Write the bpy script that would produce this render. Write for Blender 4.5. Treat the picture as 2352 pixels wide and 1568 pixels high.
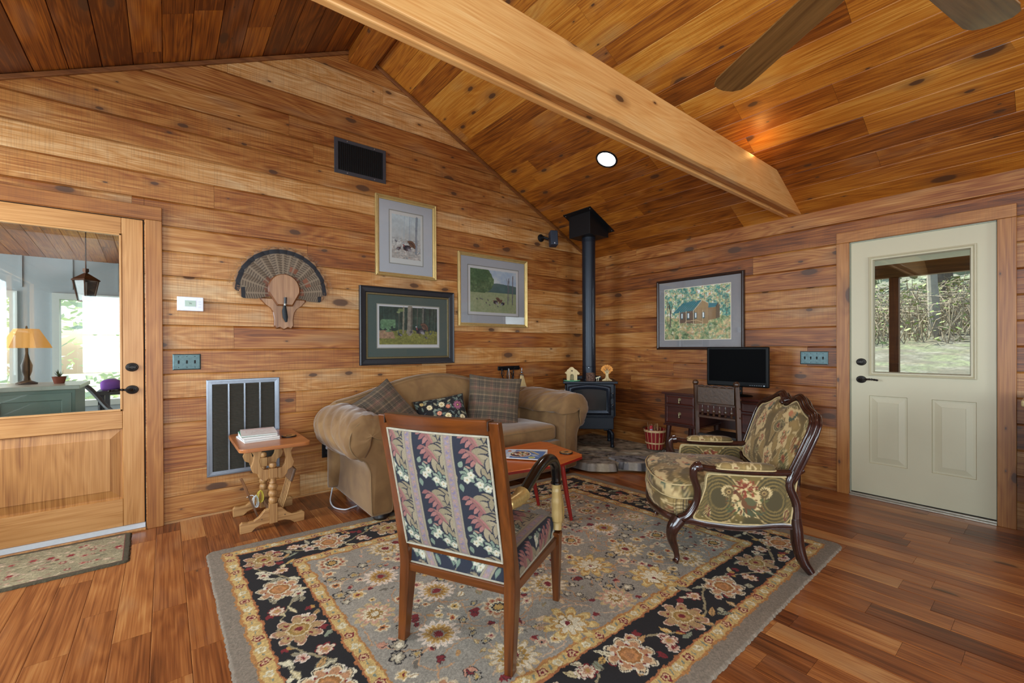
import bpy, bmesh, math, random
import numpy as np
from math import sin, cos, pi, radians, atan2, hypot, sqrt
from mathutils import Vector, Matrix

for o in list(bpy.data.objects):
    bpy.data.objects.remove(o)
scene = bpy.context.scene
COL = scene.collection
random.seed(7)
RNG = np.random.default_rng(11)

# ------------------------------------------------------------------ camera
F_PX, CY_PX = 1001.1, 800.33
YAW, PITCH, ROLL = 0.671833, -0.00332115, -0.00432998
CAM = Vector((-4.392, -3.849, 1.2155))
cam_d = bpy.data.cameras.new('camera')
cam_d.sensor_width = 36.0
cam_d.lens = F_PX * 36.0 / 2352.0
cam_d.shift_y = (CY_PX - 784.0) / 2352.0
cam_d.clip_start = 0.05
cam_d.clip_end = 200
cam = bpy.data.objects.new('camera', cam_d)
COL.objects.link(cam)
_F = Vector((sin(YAW) * cos(PITCH), cos(YAW) * cos(PITCH), sin(PITCH)))
_R = Vector((cos(YAW), -sin(YAW), 0)); _U = _R.cross(_F)
_R2 = _R * cos(ROLL) + _U * sin(ROLL); _U2 = -_R * sin(ROLL) + _U * cos(ROLL)
m = Matrix((_R2, _U2, -_F)).transposed().to_4x4()
m.translation = CAM
cam.matrix_world = m
scene.camera = cam

# ------------------------------------------------------------------ world, exposure
scene.view_settings.view_transform = 'Standard'
scene.view_settings.look = 'None'
scene.view_settings.gamma = 1.0
scene.view_settings.exposure = 0.0
scene.view_settings.use_curve_mapping = False
try:
    scene.cycles.use_denoising = True
    scene.cycles.max_bounces = 8
    scene.cycles.diffuse_bounces = 4
    scene.cycles.glossy_bounces = 4
    scene.cycles.transmission_bounces = 6
    scene.cycles.transparent_max_bounces = 12
    scene.cycles.caustics_reflective = False
    scene.cycles.caustics_refractive = False
    scene.cycles.sample_clamp_indirect = 6.0
except Exception:
    pass
world = bpy.data.worlds.new('sky')
scene.world = world
world.use_nodes = True
wn = world.node_tree.nodes; wl = world.node_tree.links
wn.clear()
w_out = wn.new('ShaderNodeOutputWorld'); w_bg = wn.new('ShaderNodeBackground')
w_sky = wn.new('ShaderNodeTexSky'); w_sky.sky_type = 'NISHITA'
w_sky.sun_disc = False; w_sky.sun_elevation = radians(48); w_sky.sun_rotation = radians(30)
w_sky.air_density = 1.0; w_sky.dust_density = 2.0
w_bg.inputs['Strength'].default_value = 0.32
wl.new(w_sky.outputs[0], w_bg.inputs[0]); wl.new(w_bg.outputs[0], w_out.inputs[0])

def light(name, kind, loc, energy, color=(1, 1, 1), rot=None, target=None, **kw):
    d = bpy.data.lights.new(name, kind); d.energy = energy; d.color = color
    for k, v in kw.items(): setattr(d, k, v)
    o = bpy.data.objects.new(name, d); COL.objects.link(o); o.location = loc
    if target is not None:
        o.rotation_euler = (Vector(target) - Vector(loc)).to_track_quat('-Z', 'Y').to_euler()
    elif rot is not None:
        o.rotation_euler = rot
    return o
light('sun', 'SUN', (8, 14, 20), 11.0, (1.0, 0.95, 0.86), target=(6.2, 2.0, 0.0), angle=radians(0.6))
# side and rear lights: daylight that falls through the big windows behind and to the left of the camera
light('daylight_side_window', 'AREA', (-6.30, -4.65, 1.5), 250, (0.82, 0.91, 1.0), target=(-3.0, -4.65, 1.5),
      shape='RECTANGLE', size=3.2, size_y=1.5)
light('added_corner_light', 'AREA', (-6.30, -.86, 1.5), 110, (0.82, 0.91, 1.0), target=(-3.0, -.86, 1.5),
      shape='RECTANGLE', size=1.1, size_y=1.5)  # unseen light in an invented corner window, added to brighten the left board wall
light('daylight_rear_window', 'AREA', (-3.9, -7.95, 1.5), 210, (0.90, 0.95, 1.0), target=(-3.9, -2.0, 1.5),
      shape='RECTANGLE', size=3.5, size_y=1.5)
light('sunroom_fill', 'AREA', (-8.12, 1.8, 1.5), 170, (0.92, 0.97, 1.0), target=(-5.0, 1.8, 1.5),
      shape='RECTANGLE', size=3.0, size_y=2.0)  # unseen fill panel before the solid end wall, added to brighten the sunroom

# ------------------------------------------------------------------ colour helpers
def lin(c):
    c = np.asarray(c, float)
    return np.where(c <= 0.04045, c / 12.92, ((np.clip(c, 0, None) + 0.055) / 1.055) ** 2.4)
def hx(s):
    return tuple(int(s[i:i + 2], 16) / 255 for i in (0, 2, 4))
def L4(s):
    c = lin(hx(s)); return (float(c[0]), float(c[1]), float(c[2]), 1.0)

# ------------------------------------------------------------------ materials
class G:
    """small node graph helper"""
    def __init__(self, name):
        self.m = bpy.data.materials.new(name); self.m.use_nodes = True
        self.t = self.m.node_tree; self.t.nodes.clear()
        self.out = self.t.nodes.new('ShaderNodeOutputMaterial')
    def n(self, kind, **kw):
        nd = self.t.nodes.new(kind)
        for k, v in kw.items():
            if k in nd.inputs.keys(): self.set(nd.inputs[k], v)
            else: setattr(nd, k, v)
        return nd
    def set(self, sock, v):
        if hasattr(v, 'default_value') and hasattr(v, 'links'): self.t.links.new(v, sock)
        elif isinstance(v, bpy.types.Node): self.t.links.new(v.outputs[0], sock)
        else: sock.default_value = v
    def math(self, op, a, b=0.0, c=0.0, clamp=False):
        nd = self.t.nodes.new('ShaderNodeMath'); nd.operation = op; nd.use_clamp = clamp
        self.set(nd.inputs[0], a); self.set(nd.inputs[1], b); self.set(nd.inputs[2], c)
        return nd.outputs[0]
    def vmul(self, v, s):
        nd = self.t.nodes.new('ShaderNodeVectorMath'); nd.operation = 'MULTIPLY'
        self.set(nd.inputs[0], v); self.set(nd.inputs[1], s); return nd.outputs[0]
    def vadd(self, v, s):
        nd = self.t.nodes.new('ShaderNodeVectorMath'); nd.operation = 'ADD'
        self.set(nd.inputs[0], v); self.set(nd.inputs[1], s); return nd.outputs[0]
    def mix(self, fac, a, b, mode='MIX'):
        nd = self.t.nodes.new('ShaderNodeMix'); nd.data_type = 'RGBA'; nd.blend_type = mode; nd.clamp_factor = True
        self.set(nd.inputs[0], fac); self.set(nd.inputs[6], a); self.set(nd.inputs[7], b)
        return nd.outputs[2]
    def ramp(self, fac, stops, interp='LINEAR'):
        nd = self.t.nodes.new('ShaderNodeValToRGB'); cr = nd.color_ramp; cr.interpolation = interp
        while len(cr.elements) < len(stops): cr.elements.new(0.5)
        for e, (p, c) in zip(cr.elements, stops):
            e.position = p; e.color = c if len(c) == 4 else (*c, 1)
        self.set(nd.inputs[0], fac); return nd.outputs[0]
    def noise(self, vec, scale=1.0, detail=2.0, rough=0.5, dist=0.0):
        nd = self.t.nodes.new('ShaderNodeTexNoise')
        self.set(nd.inputs['Vector'], vec); nd.inputs['Scale'].default_value = scale
        nd.inputs['Detail'].default_value = detail; nd.inputs['Roughness'].default_value = rough
        nd.inputs['Distortion'].default_value = dist
        return nd.outputs[0]
    def finish(self, color, rough=0.5, metallic=0.0, bump=None, bstr=0.2, bdist=0.002, coat=0.0, sheen=0.0, spec=0.5, emit=None, estr=0.0):
        p = self.t.nodes.new('ShaderNodeBsdfPrincipled')
        self.set(p.inputs['Base Color'], color); self.set(p.inputs['Roughness'], rough)
        p.inputs['Metallic'].default_value = metallic
        p.inputs['Specular IOR Level'].default_value = spec
        if coat: p.inputs['Coat Weight'].default_value = coat; p.inputs['Coat Roughness'].default_value = 0.12
        if sheen: p.inputs['Sheen Weight'].default_value = sheen; p.inputs['Sheen Roughness'].default_value = 0.4
        if emit is not None:
            self.set(p.inputs['Emission Color'], emit); p.inputs['Emission Strength'].default_value = estr
        if bump is not None:
            b = self.t.nodes.new('ShaderNodeBump'); b.inputs['Strength'].default_value = bstr; b.inputs['Distance'].default_value = bdist
            self.set(b.inputs['Height'], bump); self.t.links.new(b.outputs[0], p.inputs['Normal'])
        self.t.links.new(p.outputs[0], self.out.inputs[0])
        return self.m

def plain(name, col, rough=0.5, metallic=0.0, var=0.12, scale=40, bump=0.0, **kw):
    g = G(name); tc = g.n('ShaderNodeTexCoord')
    nz = g.noise(tc.outputs['Object'], scale, 3, 0.6)
    c = np.array(L4(col)); a = tuple(c[:3] * (1 - var)) + (1,); b = tuple(np.minimum(c[:3] * (1 + var), 1)) + (1,)
    colr = g.mix(nz, a, b)
    return g.finish(colr, rough, metallic, bump=nz if bump else None, bstr=bump, **kw)

def wood(name, c_dark, c_light, axis=2, rough=0.4, scale=1.0, coat=0.0, bump=0.05, knots=False):
    g = G(name); tc = g.n('ShaderNodeTexCoord')
    s = [26.0 * scale] * 3; s[axis] = 1.6 * scale
    v = g.vmul(tc.outputs['Object'], tuple(s))
    n1 = g.noise(v, 1.0, 4, 0.6, 0.6)
    s2 = [110.0 * scale] * 3; s2[axis] = 5.0 * scale
    n2 = g.noise(g.vmul(tc.outputs['Object'], tuple(s2)), 1.0, 2, 0.5)
    f = g.math('ADD', g.math('MULTIPLY', n1, 0.7), g.math('MULTIPLY', n2, 0.3))
    col = g.ramp(f, [(0.32, L4(c_dark)), (0.66, L4(c_light))])
    return g.finish(col, rough, bump=n2, bstr=bump, coat=coat)

def plank_mat(name, stops, rough=0.42, knot=0.5, saw=0.35, stain=0.35, coat=0.0, grain=30.0, hicks=False):
    """boards carry attributes wc = (along, across, random) and tone"""
    g = G(name)
    at = g.n('ShaderNodeAttribute', attribute_name='wc'); tn = g.n('ShaderNodeAttribute', attribute_name='tone')
    sep = g.n('ShaderNodeSeparateXYZ', Vector=at.outputs['Vector'])
    Lx, Wx, Tx = sep.outputs[0], sep.outputs[1], sep.outputs[2]
    tone = tn.outputs['Fac']
    T50 = g.math('MULTIPLY', Tx, 53.0)
    comb = g.n('ShaderNodeCombineXYZ', X=g.math('MULTIPLY', Lx, 1.1), Y=g.math('MULTIPLY', Wx, 9.0), Z=T50)
    swirl = g.noise(comb.outputs[0], 1.0, 1.5, 0.5, 0.4)
    # contour rings of the swirl give cathedral grain
    rings = g.math('FRACT', g.math('MULTIPLY', swirl, 7.0 if hicks else 9.0))
    rings = g.math('SUBTRACT', 1.0, g.math('ABSOLUTE', g.math('SUBTRACT', g.math('MULTIPLY', rings, 2.0), 1.0)))
    comb2 = g.n('ShaderNodeCombineXYZ', X=g.math('MULTIPLY', Lx, 2.5), Y=g.math('MULTIPLY', Wx, grain * 5.0), Z=T50)
    fine = g.noise(comb2.outputs[0], 1.0, 2, 0.6)
    comb3 = g.n('ShaderNodeCombineXYZ', X=g.math('MULTIPLY', Lx, 1.7), Y=g.math('MULTIPLY', Wx, 5.0), Z=g.math('MULTIPLY', T50, 1.7))
    blot = g.noise(comb3.outputs[0], 1.0, 2, 0.55)
    f = g.math('ADD', g.math('MULTIPLY', rings, 0.13), g.math('MULTIPLY', g.math('SUBTRACT', fine, .5), 0.66))
    f = g.math('ADD', g.math('ADD', f, .15), g.math('MULTIPLY', blot, 0.46))
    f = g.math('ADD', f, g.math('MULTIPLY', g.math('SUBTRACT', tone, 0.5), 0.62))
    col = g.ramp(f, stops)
    hgt = fine
    if saw:
        comb4 = g.n('ShaderNodeCombineXYZ', X=g.math('MULTIPLY', Lx, 190.0), Y=g.math('MULTIPLY', Wx, 5.0), Z=T50)
        sw = g.noise(comb4.outputs[0], 1.0, 1, 0.5)
        mask = g.math('GREATER_THAN', g.math('FRACT', g.math('MULTIPLY', Tx, 91.7)), 0.35)
        sw2 = g.math('MULTIPLY', g.math('MULTIPLY', g.math('GREATER_THAN', sw, 0.56), mask), saw * 0.4)
        col = g.mix(sw2, col, (0.10, 0.045, 0.02, 1))
    if stain:
        st = g.math('MULTIPLY', g.math('GREATER_THAN', blot, 0.5), g.math('MULTIPLY', g.math('SUBTRACT', blot, 0.56), 6.0 * stain), clamp=True)
        col = g.mix(st, col, (0.16, 0.105, 0.075, 1))
    if knot:
        vo = g.t.nodes.new('ShaderNodeTexVoronoi'); vo.feature = 'F1'
        vo.voronoi_dimensions = '2D'
        kv = g.n('ShaderNodeCombineXYZ', X=g.math('ADD', g.math('MULTIPLY', Lx, 3.0), T50), Y=g.math('ADD', g.math('MULTIPLY', Wx, 6.6), g.math('MULTIPLY', T50, 0.37)))
        nzk = g.noise(g.vmul(kv.outputs[0], (6, 6, 1)), 1.0, 1, 0.5)
        g.set(vo.inputs['Vector'], kv.outputs[0]); vo.inputs['Scale'].default_value = 1.0
        sc = g.n('ShaderNodeSeparateColor', Color=vo.outputs['Color'])
        has = g.math('LESS_THAN', sc.outputs[0], knot)
        rad = g.math('ADD', 0.03, g.math('MULTIPLY', g.math('POWER', sc.outputs[1], 3.0), 0.20))
        d = g.math('ADD', vo.outputs['Distance'], g.math('MULTIPLY', g.math('SUBTRACT', nzk, 0.5), 0.05))
        k = g.math('MULTIPLY', g.math('SUBTRACT', 1.0, g.math('DIVIDE', d, rad)), 4.0, clamp=True)
        halo = g.math('MULTIPLY', g.math('SUBTRACT', 1.0, g.math('DIVIDE', d, g.math('MULTIPLY', rad, 2.8))), 0.75, clamp=True)
        col = g.mix(g.math('MULTIPLY', halo, has), col, (0.15, 0.055, 0.018, 1))
        col = g.mix(g.math('MULTIPLY', g.math('MULTIPLY', k, has), 0.85), col, (0.07, 0.03, 0.015, 1))
    return g.finish(col, rough, bump=hgt, bstr=0.12, bdist=0.002, coat=coat)

PINE_STOPS = [(0.08, L4('4e240a')), (0.30, L4('8c4e1e')), (0.52, L4('b47c40')), (0.82, L4('dcb684'))]
CEIL_STOPS = [(0.12, L4('5a2a0a')), (0.34, L4('935016')), (0.54, L4('b87224')), (0.84, L4('d69c46'))]
FLOOR_STOPS = [(0.12, L4('4c2410')), (0.36, L4('7f4520')), (0.55, L4('a06232')), (0.80, L4('c28a50'))]
M_WALL = plank_mat('pine_wall_boards', PINE_STOPS, 0.45, knot=0.5, saw=0.4, stain=0.35)
M_CEIL = plank_mat('pine_ceiling_boards', CEIL_STOPS, 0.42, knot=0.42, saw=0.15, stain=0.3)
M_FLOOR = plank_mat('hickory_floor_boards', FLOOR_STOPS, 0.3, knot=0.12, saw=0.0, stain=0.25, grain=26.0, hicks=True)
M_BEAM = plank_mat('beam_pine', [(0.1, L4('a5672e')), (0.35, L4('cf9150')), (0.6, L4('e0ab6a')), (0.85, L4('ecc68c'))], 0.4, knot=0.3, saw=0.0, stain=0.1)
M_RIDGE = plank_mat('ridge_pine', CEIL_STOPS, 0.4, knot=0.2, saw=0.0, stain=0.1)
M_CASING = plank_mat('casing_pine', [(0.1, L4('6a3a18')), (0.35, L4('935a2a')), (0.6, L4('ae753c')), (0.85, L4('c69056'))], 0.42, knot=0.3, saw=0.25, stain=0.2)
M_DOORWOOD = plank_mat('door_fir', [(0.1, L4('855228')), (0.35, L4('ac763f')), (0.6, L4('c08c54')), (0.85, L4('d2a470'))], 0.38, knot=0.0, saw=0.0, stain=0.05, grain=36)
# ------------------------------------------------------------------ mesh builder
class MB:
    def __init__(self):
        self.v = []; self.f = []; self.wc = []; self.tone = []; self.col = []; self.has_wc = False; self.has_col = False
    def add(self, vs, fs, wc=None, tone=0.5, col=None):
        b = len(self.v); self.v.extend([tuple(p) for p in vs])
        self.f.extend([tuple(i + b for i in q) for q in fs])
        if wc is not None:
            self.has_wc = True; self.wc.extend(wc); self.tone.extend([tone] * len(vs))
        else:
            self.wc.extend([(0, 0, 0)] * len(vs)); self.tone.extend([0.5] * len(vs))
        if col is not None: self.has_col = True; self.col.extend(col)
        else: self.col.extend([(1, 1, 1)] * len(vs))
        return self
    def box(self, x0, x1, y0, y1, z0, z1, wc=None, tone=0.5):
        """wc: (axis_along, axis_across, rnd, [offsets])"""
        vs = [(x, y, z) for z in (z0, z1) for y in (y0, y1) for x in (x0, x1)]
        fs = [(0, 2, 3, 1), (4, 5, 7, 6), (0, 1, 5, 4), (2, 6, 7, 3), (0, 4, 6, 2), (1, 3, 7, 5)]
        if wc is None: return self.add(vs, fs)
        a, c, r = wc; d = 3 - a - c
        # split faces so across coordinate also varies on side faces
        w = [(p[a], p[c] + 0.7 * p[d], r) for p in vs]
        return self.add(vs, fs, w, tone)
    def obox(self, c, ax, ay, az, wc=False, tone=0.5, r=0.3):
        """oriented box, half-axis vectors; along = longest = ax"""
        c = Vector(c); ax = Vector(ax); ay = Vector(ay); az = Vector(az)
        vs = [c + ax * sx + ay * sy + az * sz for sz in (-1, 1) for sy in (-1, 1) for sx in (-1, 1)]
        fs = [(0, 2, 3, 1), (4, 5, 7, 6), (0, 1, 5, 4), (2, 6, 7, 3), (0, 4, 6, 2), (1, 3, 7, 5)]
        w = [(sx * ax.length, sy * ay.length + 0.7 * sz * az.length, r) for sz in (-1, 1) for sy in (-1, 1) for sx in (-1, 1)] if wc else None
        return self.add(vs, fs, w, tone)
    def prism(self, poly, fn, t0, t1, wcf=None, tone=0.5):
        """poly: 2D outline; fn(u,v,t)->xyz"""
        n = len(poly)
        vs = [fn(u, v, t0) for u, v in poly] + [fn(u, v, t1) for u, v in poly]
        fs = [tuple(range(n))[::-1], tuple(range(n, 2 * n))] + [(i, (i + 1) % n, n + (i + 1) % n, n + i) for i in range(n)]
        wc = [wcf(u, v) for u, v in poly] * 2 if wcf else None
        return self.add(vs, fs, wc, tone)
    def tube(self, pts, rad, n=10, closed=False, caps=True, ref=(0, 0, 1), flat=1.0):
        """rad: number or list of r or (ra, rb)"""
        P = [Vector(p) for p in pts]; k = len(P)
        if not isinstance(rad, (list, tuple)): rad = [rad] * k
        vs = []; fs = []; up = Vector(ref)
        N = None
        for i in range(k):
            if closed: t = P[(i + 1) % k] - P[i - 1]
            else: t = P[min(i + 1, k - 1)] - P[max(i - 1, 0)]
            if t.length < 1e-9: t = Vector((0, 0, 1))
            t.normalize()
            if N is None:
                N = up - t * up.dot(t)
                if N.length < 0.05: N = Vector((1, 0, 0)) - t * t.x
            else:
                N = N - t * N.dot(t)
            N.normalize(); B = t.cross(N)
            r = rad[i]; ra, rb = (r if isinstance(r, (tuple, list)) else (r, r * flat))
            for j in range(n):
                a = 2 * pi * j / n
                vs.append(P[i] + N * (cos(a) * rb) + B * (sin(a) * ra))
        m = k if closed else k - 1
        for i in range(m):
            for j in range(n):
                a = i * n + j; b = i * n + (j + 1) % n; c = ((i + 1) % k) * n + (j + 1) % n; d = ((i + 1) % k) * n + j
                fs.append((a, b, c, d))
        if caps and not closed:
            fs.append(tuple(range(n))[::-1]); fs.append(tuple(range((k - 1) * n, k * n)))
        return self.add(vs, fs)
    def lathe(self, prof, n=24, c=(0, 0, 0), axis=(0, 0, 1), cap=True):
        ax = Vector(axis).normalized(); q = Vector((0, 0, 1)).rotation_difference(ax); c = Vector(c)
        vs = []; fs = []; k = len(prof)
        for r, z in prof:
            for j in range(n):
                a = 2 * pi * j / n; vs.append(c + q @ Vector((r * cos(a), r * sin(a), z)))
        for i in range(k - 1):
            for j in range(n):
                fs.append((i * n + j, i * n + (j + 1) % n, (i + 1) * n + (j + 1) % n, (i + 1) * n + j))
        if cap:
            fs.append(tuple(range(n))[::-1]); fs.append(tuple(range((k - 1) * n, k * n)))
        return self.add(vs, fs)
    def ball(self, c, r, n=12, sc=(1, 1, 1)):
        vs = []; fs = []; m = n // 2
        for i in range(m + 1):
            th = pi * i / m
            for j in range(n):
                a = 2 * pi * j / n
                vs.append((c[0] + r * sc[0] * sin(th) * cos(a), c[1] + r * sc[1] * sin(th) * sin(a), c[2] - r * sc[2] * cos(th)))
        for i in range(m):
            for j in range(n):
                fs.append((i * n + j, i * n + (j + 1) % n, (i + 1) * n + (j + 1) % n, (i + 1) * n + j))
        return self.add(vs, fs)
    def build(self, name, mat, parent=None, smooth=False, bevel=0, bseg=2, sub=0, angle=35, M=None):
        me = bpy.data.meshes.new(name)
        vs = self.v
        if M is not None: vs = [tuple(M @ Vector(p)) for p in vs]
        me.from_pydata([tuple(p) for p in vs], [], self.f)
        if self.has_wc:
            a = me.attributes.new('wc', 'FLOAT_VECTOR', 'POINT'); a.data.foreach_set('vector', np.array(self.wc, np.float32).ravel())
            a = me.attributes.new('tone', 'FLOAT', 'POINT'); a.data.foreach_set('value', np.array(self.tone, np.float32))
        if self.has_col: set_col(me, np.array(self.col))
        fix_normals(me)
        return link(name, me, mat, parent, smooth, bevel, bseg, sub, angle)

def fix_normals(me):
    bm = bmesh.new(); bm.from_mesh(me)
    bmesh.ops.remove_doubles(bm, verts=bm.verts, dist=1e-6) if False else None
    bmesh.ops.recalc_face_normals(bm, faces=bm.faces); bm.to_mesh(me); bm.free()

def link(name, me, mat, parent=None, smooth=False, bevel=0, bseg=2, sub=0, angle=35):
    me.validate(); me.update()
    o = bpy.data.objects.new(name, me); COL.objects.link(o)
    if mat is not None: me.materials.append(mat)
    if parent is not None: o.parent = parent
    if smooth:
        me.shade_smooth()
        if not sub:
            me.set_sharp_from_angle(angle=radians(angle))
    if bevel:
        b = o.modifiers.new('bevel', 'BEVEL'); b.width = bevel; b.segments = bseg; b.limit_method = 'ANGLE'; b.angle_limit = radians(40)
        b.harden_normals = False
    if sub:
        s = o.modifiers.new('sub', 'SUBSURF'); s.levels = sub; s.render_levels = sub
    return o

def set_col(me, rgb_srgb):
    a = me.color_attributes.new('paint', 'FLOAT_COLOR', 'POINT')
    c = np.ones((len(rgb_srgb), 4), np.float32); c[:, :3] = lin(np.clip(rgb_srgb, 0, 1))
    a.data.foreach_set('color', c.ravel())

def painted(name, rough=0.8, sheen=0.0, bump=0.0, bscale=600, coat=0.0, spec=0.5):
    g = G(name); at = g.n('ShaderNodeAttribute', attribute_name='paint'); tc = g.n('ShaderNodeTexCoord')
    nz = g.noise(tc.outputs['Object'], bscale, 2, 0.6)
    col = g.mix(g.math('MULTIPLY', nz, 0.30), at.outputs['Color'], (0.02, 0.015, 0.01, 1)) if bump else at.outputs['Color']
    return g.finish(col, rough, sheen=sheen, bump=nz if bump else None, bstr=bump, coat=coat, spec=spec)

def gridmesh(name, nx, ny, P, mat, parent=None, col=None, smooth=True, wrap_u=False, close_back=None):
    """P: (ny,nx,3) array"""
    P = np.asarray(P, np.float32); V = P.reshape(-1, 3)
    j, i = np.meshgrid(np.arange(ny - 1), np.arange(nx - 1 + (1 if wrap_u else 0)), indexing='ij')
    i2 = (i + 1) % nx
    q = np.stack([j * nx + i, j * nx + i2, (j + 1) * nx + i2, (j + 1) * nx + i], -1).reshape(-1, 4)
    me = bpy.data.meshes.new(name)
    me.vertices.add(len(V)); me.vertices.foreach_set('co', V.ravel())
    me.loops.add(q.size); me.loops.foreach_set('vertex_index', q.astype(np.int32).ravel())
    me.polygons.add(len(q)); me.polygons.foreach_set('loop_start', (np.arange(len(q)) * 4).astype(np.int32))
    me.update(calc_edges=True)
    if col is not None: set_col(me, np.asarray(col).reshape(-1, 3))
    o = link(name, me, mat, parent)
    if smooth: me.shade_smooth()
    return o

def empty(name, loc=(0, 0, 0), rz=0.0, label=None, cat=None, group=None):
    o = bpy.data.objects.new(name, None); COL.objects.link(o); o.location = loc; o.rotation_euler = (0, 0, rz)
    o.empty_display_size = 0.1
    if label: tag(o, label, cat, group)
    return o
def tag(o, label, cat, group=None):
    o['label'] = label; o['category'] = cat
    if group: o['group'] = group
    return o
def struct(o):
    o['kind'] = 'structure'; return o

# ------------------------------------------------------------------ numpy noise and painting canvas
def vnoise(X, Y, seed=0):
    xi = np.floor(X).astype(np.int64); yi = np.floor(Y).astype(np.int64)
    fx = X - xi; fy = Y - yi; fx = fx * fx * (3 - 2 * fx); fy = fy * fy * (3 - 2 * fy)
    def h(a, b):
        n = (a * 374761393 + b * 668265263 + seed * 1442695041) & 0x7fffffff
        n = ((n ^ (n >> 13)) * 1274126177) & 0x7fffffff
        return ((n ^ (n >> 16)) & 0xffff) / 65535.0
    return (h(xi, yi) * (1 - fx) + h(xi + 1, yi) * fx) * (1 - fy) + (h(xi, yi + 1) * (1 - fx) + h(xi + 1, yi + 1) * fx) * fy
def fbm(X, Y, seed=0, o=4):
    s = 0; a = 0.5; t = 0
    for k in range(o):
        s = s + a * vnoise(X * 2 ** k, Y * 2 ** k, seed + k); t += a; a *= 0.55
    return s / t

class Cv:
    def __init__(self, w, h, res, bg='808080'):
        self.w, self.h, self.res = w, h, res
        self.nx = int(round(w / res)) + 1; self.ny = int(round(h / res)) + 1
        self.xs = np.linspace(0, w, self.nx); self.ys = np.linspace(0, h, self.ny)
        self.a = np.zeros((self.ny, self.nx, 3)); self.a[:] = hx(bg)
    def win(self, x0, x1, y0, y1):
        i0 = max(0, int(x0 / self.res) - 1); i1 = min(self.nx, int(x1 / self.res) + 3)
        j0 = max(0, int(y0 / self.res) - 1); j1 = min(self.ny, int(y1 / self.res) + 3)
        if i1 <= i0 or j1 <= j0: return None
        X, Y = np.meshgrid(self.xs[i0:i1], self.ys[j0:j1])
        return X, Y, self.a[j0:j1, i0:i1]
    @staticmethod
    def c(col): return hx(col) if isinstance(col, str) else col
    def put(self, A, mk, col, al=1.0):
        if al >= 1: A[mk] = self.c(col)
        else: A[mk] = A[mk] * (1 - al) + np.array(self.c(col)) * al
    def rect(self, x0, x1, y0, y1, col, al=1.0):
        w = self.win(x0, x1, y0, y1)
        if w is None: return
        X, Y, A = w; self.put(A, (X >= x0) & (X <= x1) & (Y >= y0) & (Y <= y1), col, al)
    def ell(self, cx, cy, rx, ry, col, ang=0, al=1.0):
        R = max(rx, ry); w = self.win(cx - R, cx + R, cy - R, cy + R)
        if w is None: return
        X, Y, A = w; dx = X - cx; dy = Y - cy; c, s = cos(ang), sin(ang)
        u = dx * c + dy * s; v = -dx * s + dy * c
        self.put(A, (u / rx) ** 2 + (v / ry) ** 2 <= 1, col, al)
    def blob(self, cx, cy, R, rf, col, al=1.0, sx=1, sy=1, ang=0):
        w = self.win(cx - R * 1.6, cx + R * 1.6, cy - R * 1.6, cy + R * 1.6)
        if w is None: return
        X, Y, A = w; dx = X - cx; dy = Y - cy; c, s = cos(ang), sin(ang)
        u = (dx * c + dy * s) / sx; v = (-dx * s + dy * c) / sy
        r = np.hypot(u, v); th = np.arctan2(v, u)
        self.put(A, r <= R * rf(th), col, al)
    def flower(self, cx, cy, R, n, cols, ang=0, sharp=0.3, sx=1, sy=1):
        """cols: list of (scale, colour)"""
        for k, (sc, col) in enumerate(cols):
            self.blob(cx, cy, R * sc, lambda th: 1 - sharp + sharp * np.abs(np.cos(n * (th - ang) / 2)) ** 0.7, col, sx=sx, sy=sy, ang=0)
    def leaf(self, x, y, L, W, ang, col, serr=0, edge=None, vein=None):
        for (l, w_, c_) in ([(L * 1.08, W * 1.35, edge)] if edge else []) + [(L, W, col)]:
            w = self.win(x - L * 1.2, x + L * 1.2, y - L * 1.2, y + L * 1.2)
            if w is None: return
            X, Y, A = w; c, s = cos(ang), sin(ang)
            u = ((X - x) * c + (Y - y) * s) / l; v = -(X - x) * s + (Y - y) * c
            prof = np.sin(pi * np.clip(u, 0, 1) ** 0.8) * w_
            if serr: prof = prof * (0.72 + 0.28 * np.abs(np.sin(u * pi * serr)))
            self.put(A, (u > 0) & (u < 1) & (np.abs(v) < prof), c_)
        if vein: self.seg(x, y, x + L * 0.85 * cos(ang), y + L * 0.85 * sin(ang), max(self.res, W * 0.12), vein)
    def seg(self, x0, y0, x1, y1, wd, col, al=1.0):
        w = self.win(min(x0, x1) - wd, max(x0, x1) + wd, min(y0, y1) - wd, max(y0, y1) + wd)
        if w is None: return
        X, Y, A = w; dx, dy = x1 - x0, y1 - y0; L2 = dx * dx + dy * dy + 1e-12
        t = np.clip(((X - x0) * dx + (Y - y0) * dy) / L2, 0, 1)
        d = np.hypot(X - x0 - t * dx, Y - y0 - t * dy)
        self.put(A, d <= wd / 2, col, al)
    def curve(self, pts, wd, col, al=1.0):
        for (a, b), (c, d) in zip(pts[:-1], pts[1:]): self.seg(a, b, c, d, wd, col, al)
    def poly(self, pts, col, al=1.0):
        xs = [p[0] for p in pts]; ys = [p[1] for p in pts]
        w = self.win(min(xs), max(xs), min(ys), max(ys))
        if w is None: return
        X, Y, A = w; ins = np.zeros(X.shape, bool); n = len(pts)
        for i in range(n):
            x0, y0 = pts[i]; x1, y1 = pts[(i + 1) % n]
            cnd = ((y0 > Y) != (y1 > Y)); xi = (x1 - x0) * (Y - y0) / ((y1 - y0) + 1e-12) + x0
            ins ^= cnd & (X < xi)
        self.put(A, ins, col, al)
    def speck(self, amt=0.05, scale=300, seed=3):
        X, Y = np.meshgrid(self.xs, self.ys)
        n = vnoise(X * scale, Y * scale, seed) - 0.5
        self.a = np.clip(self.a * (1 + n[..., None] * 2 * amt), 0, 1)
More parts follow.
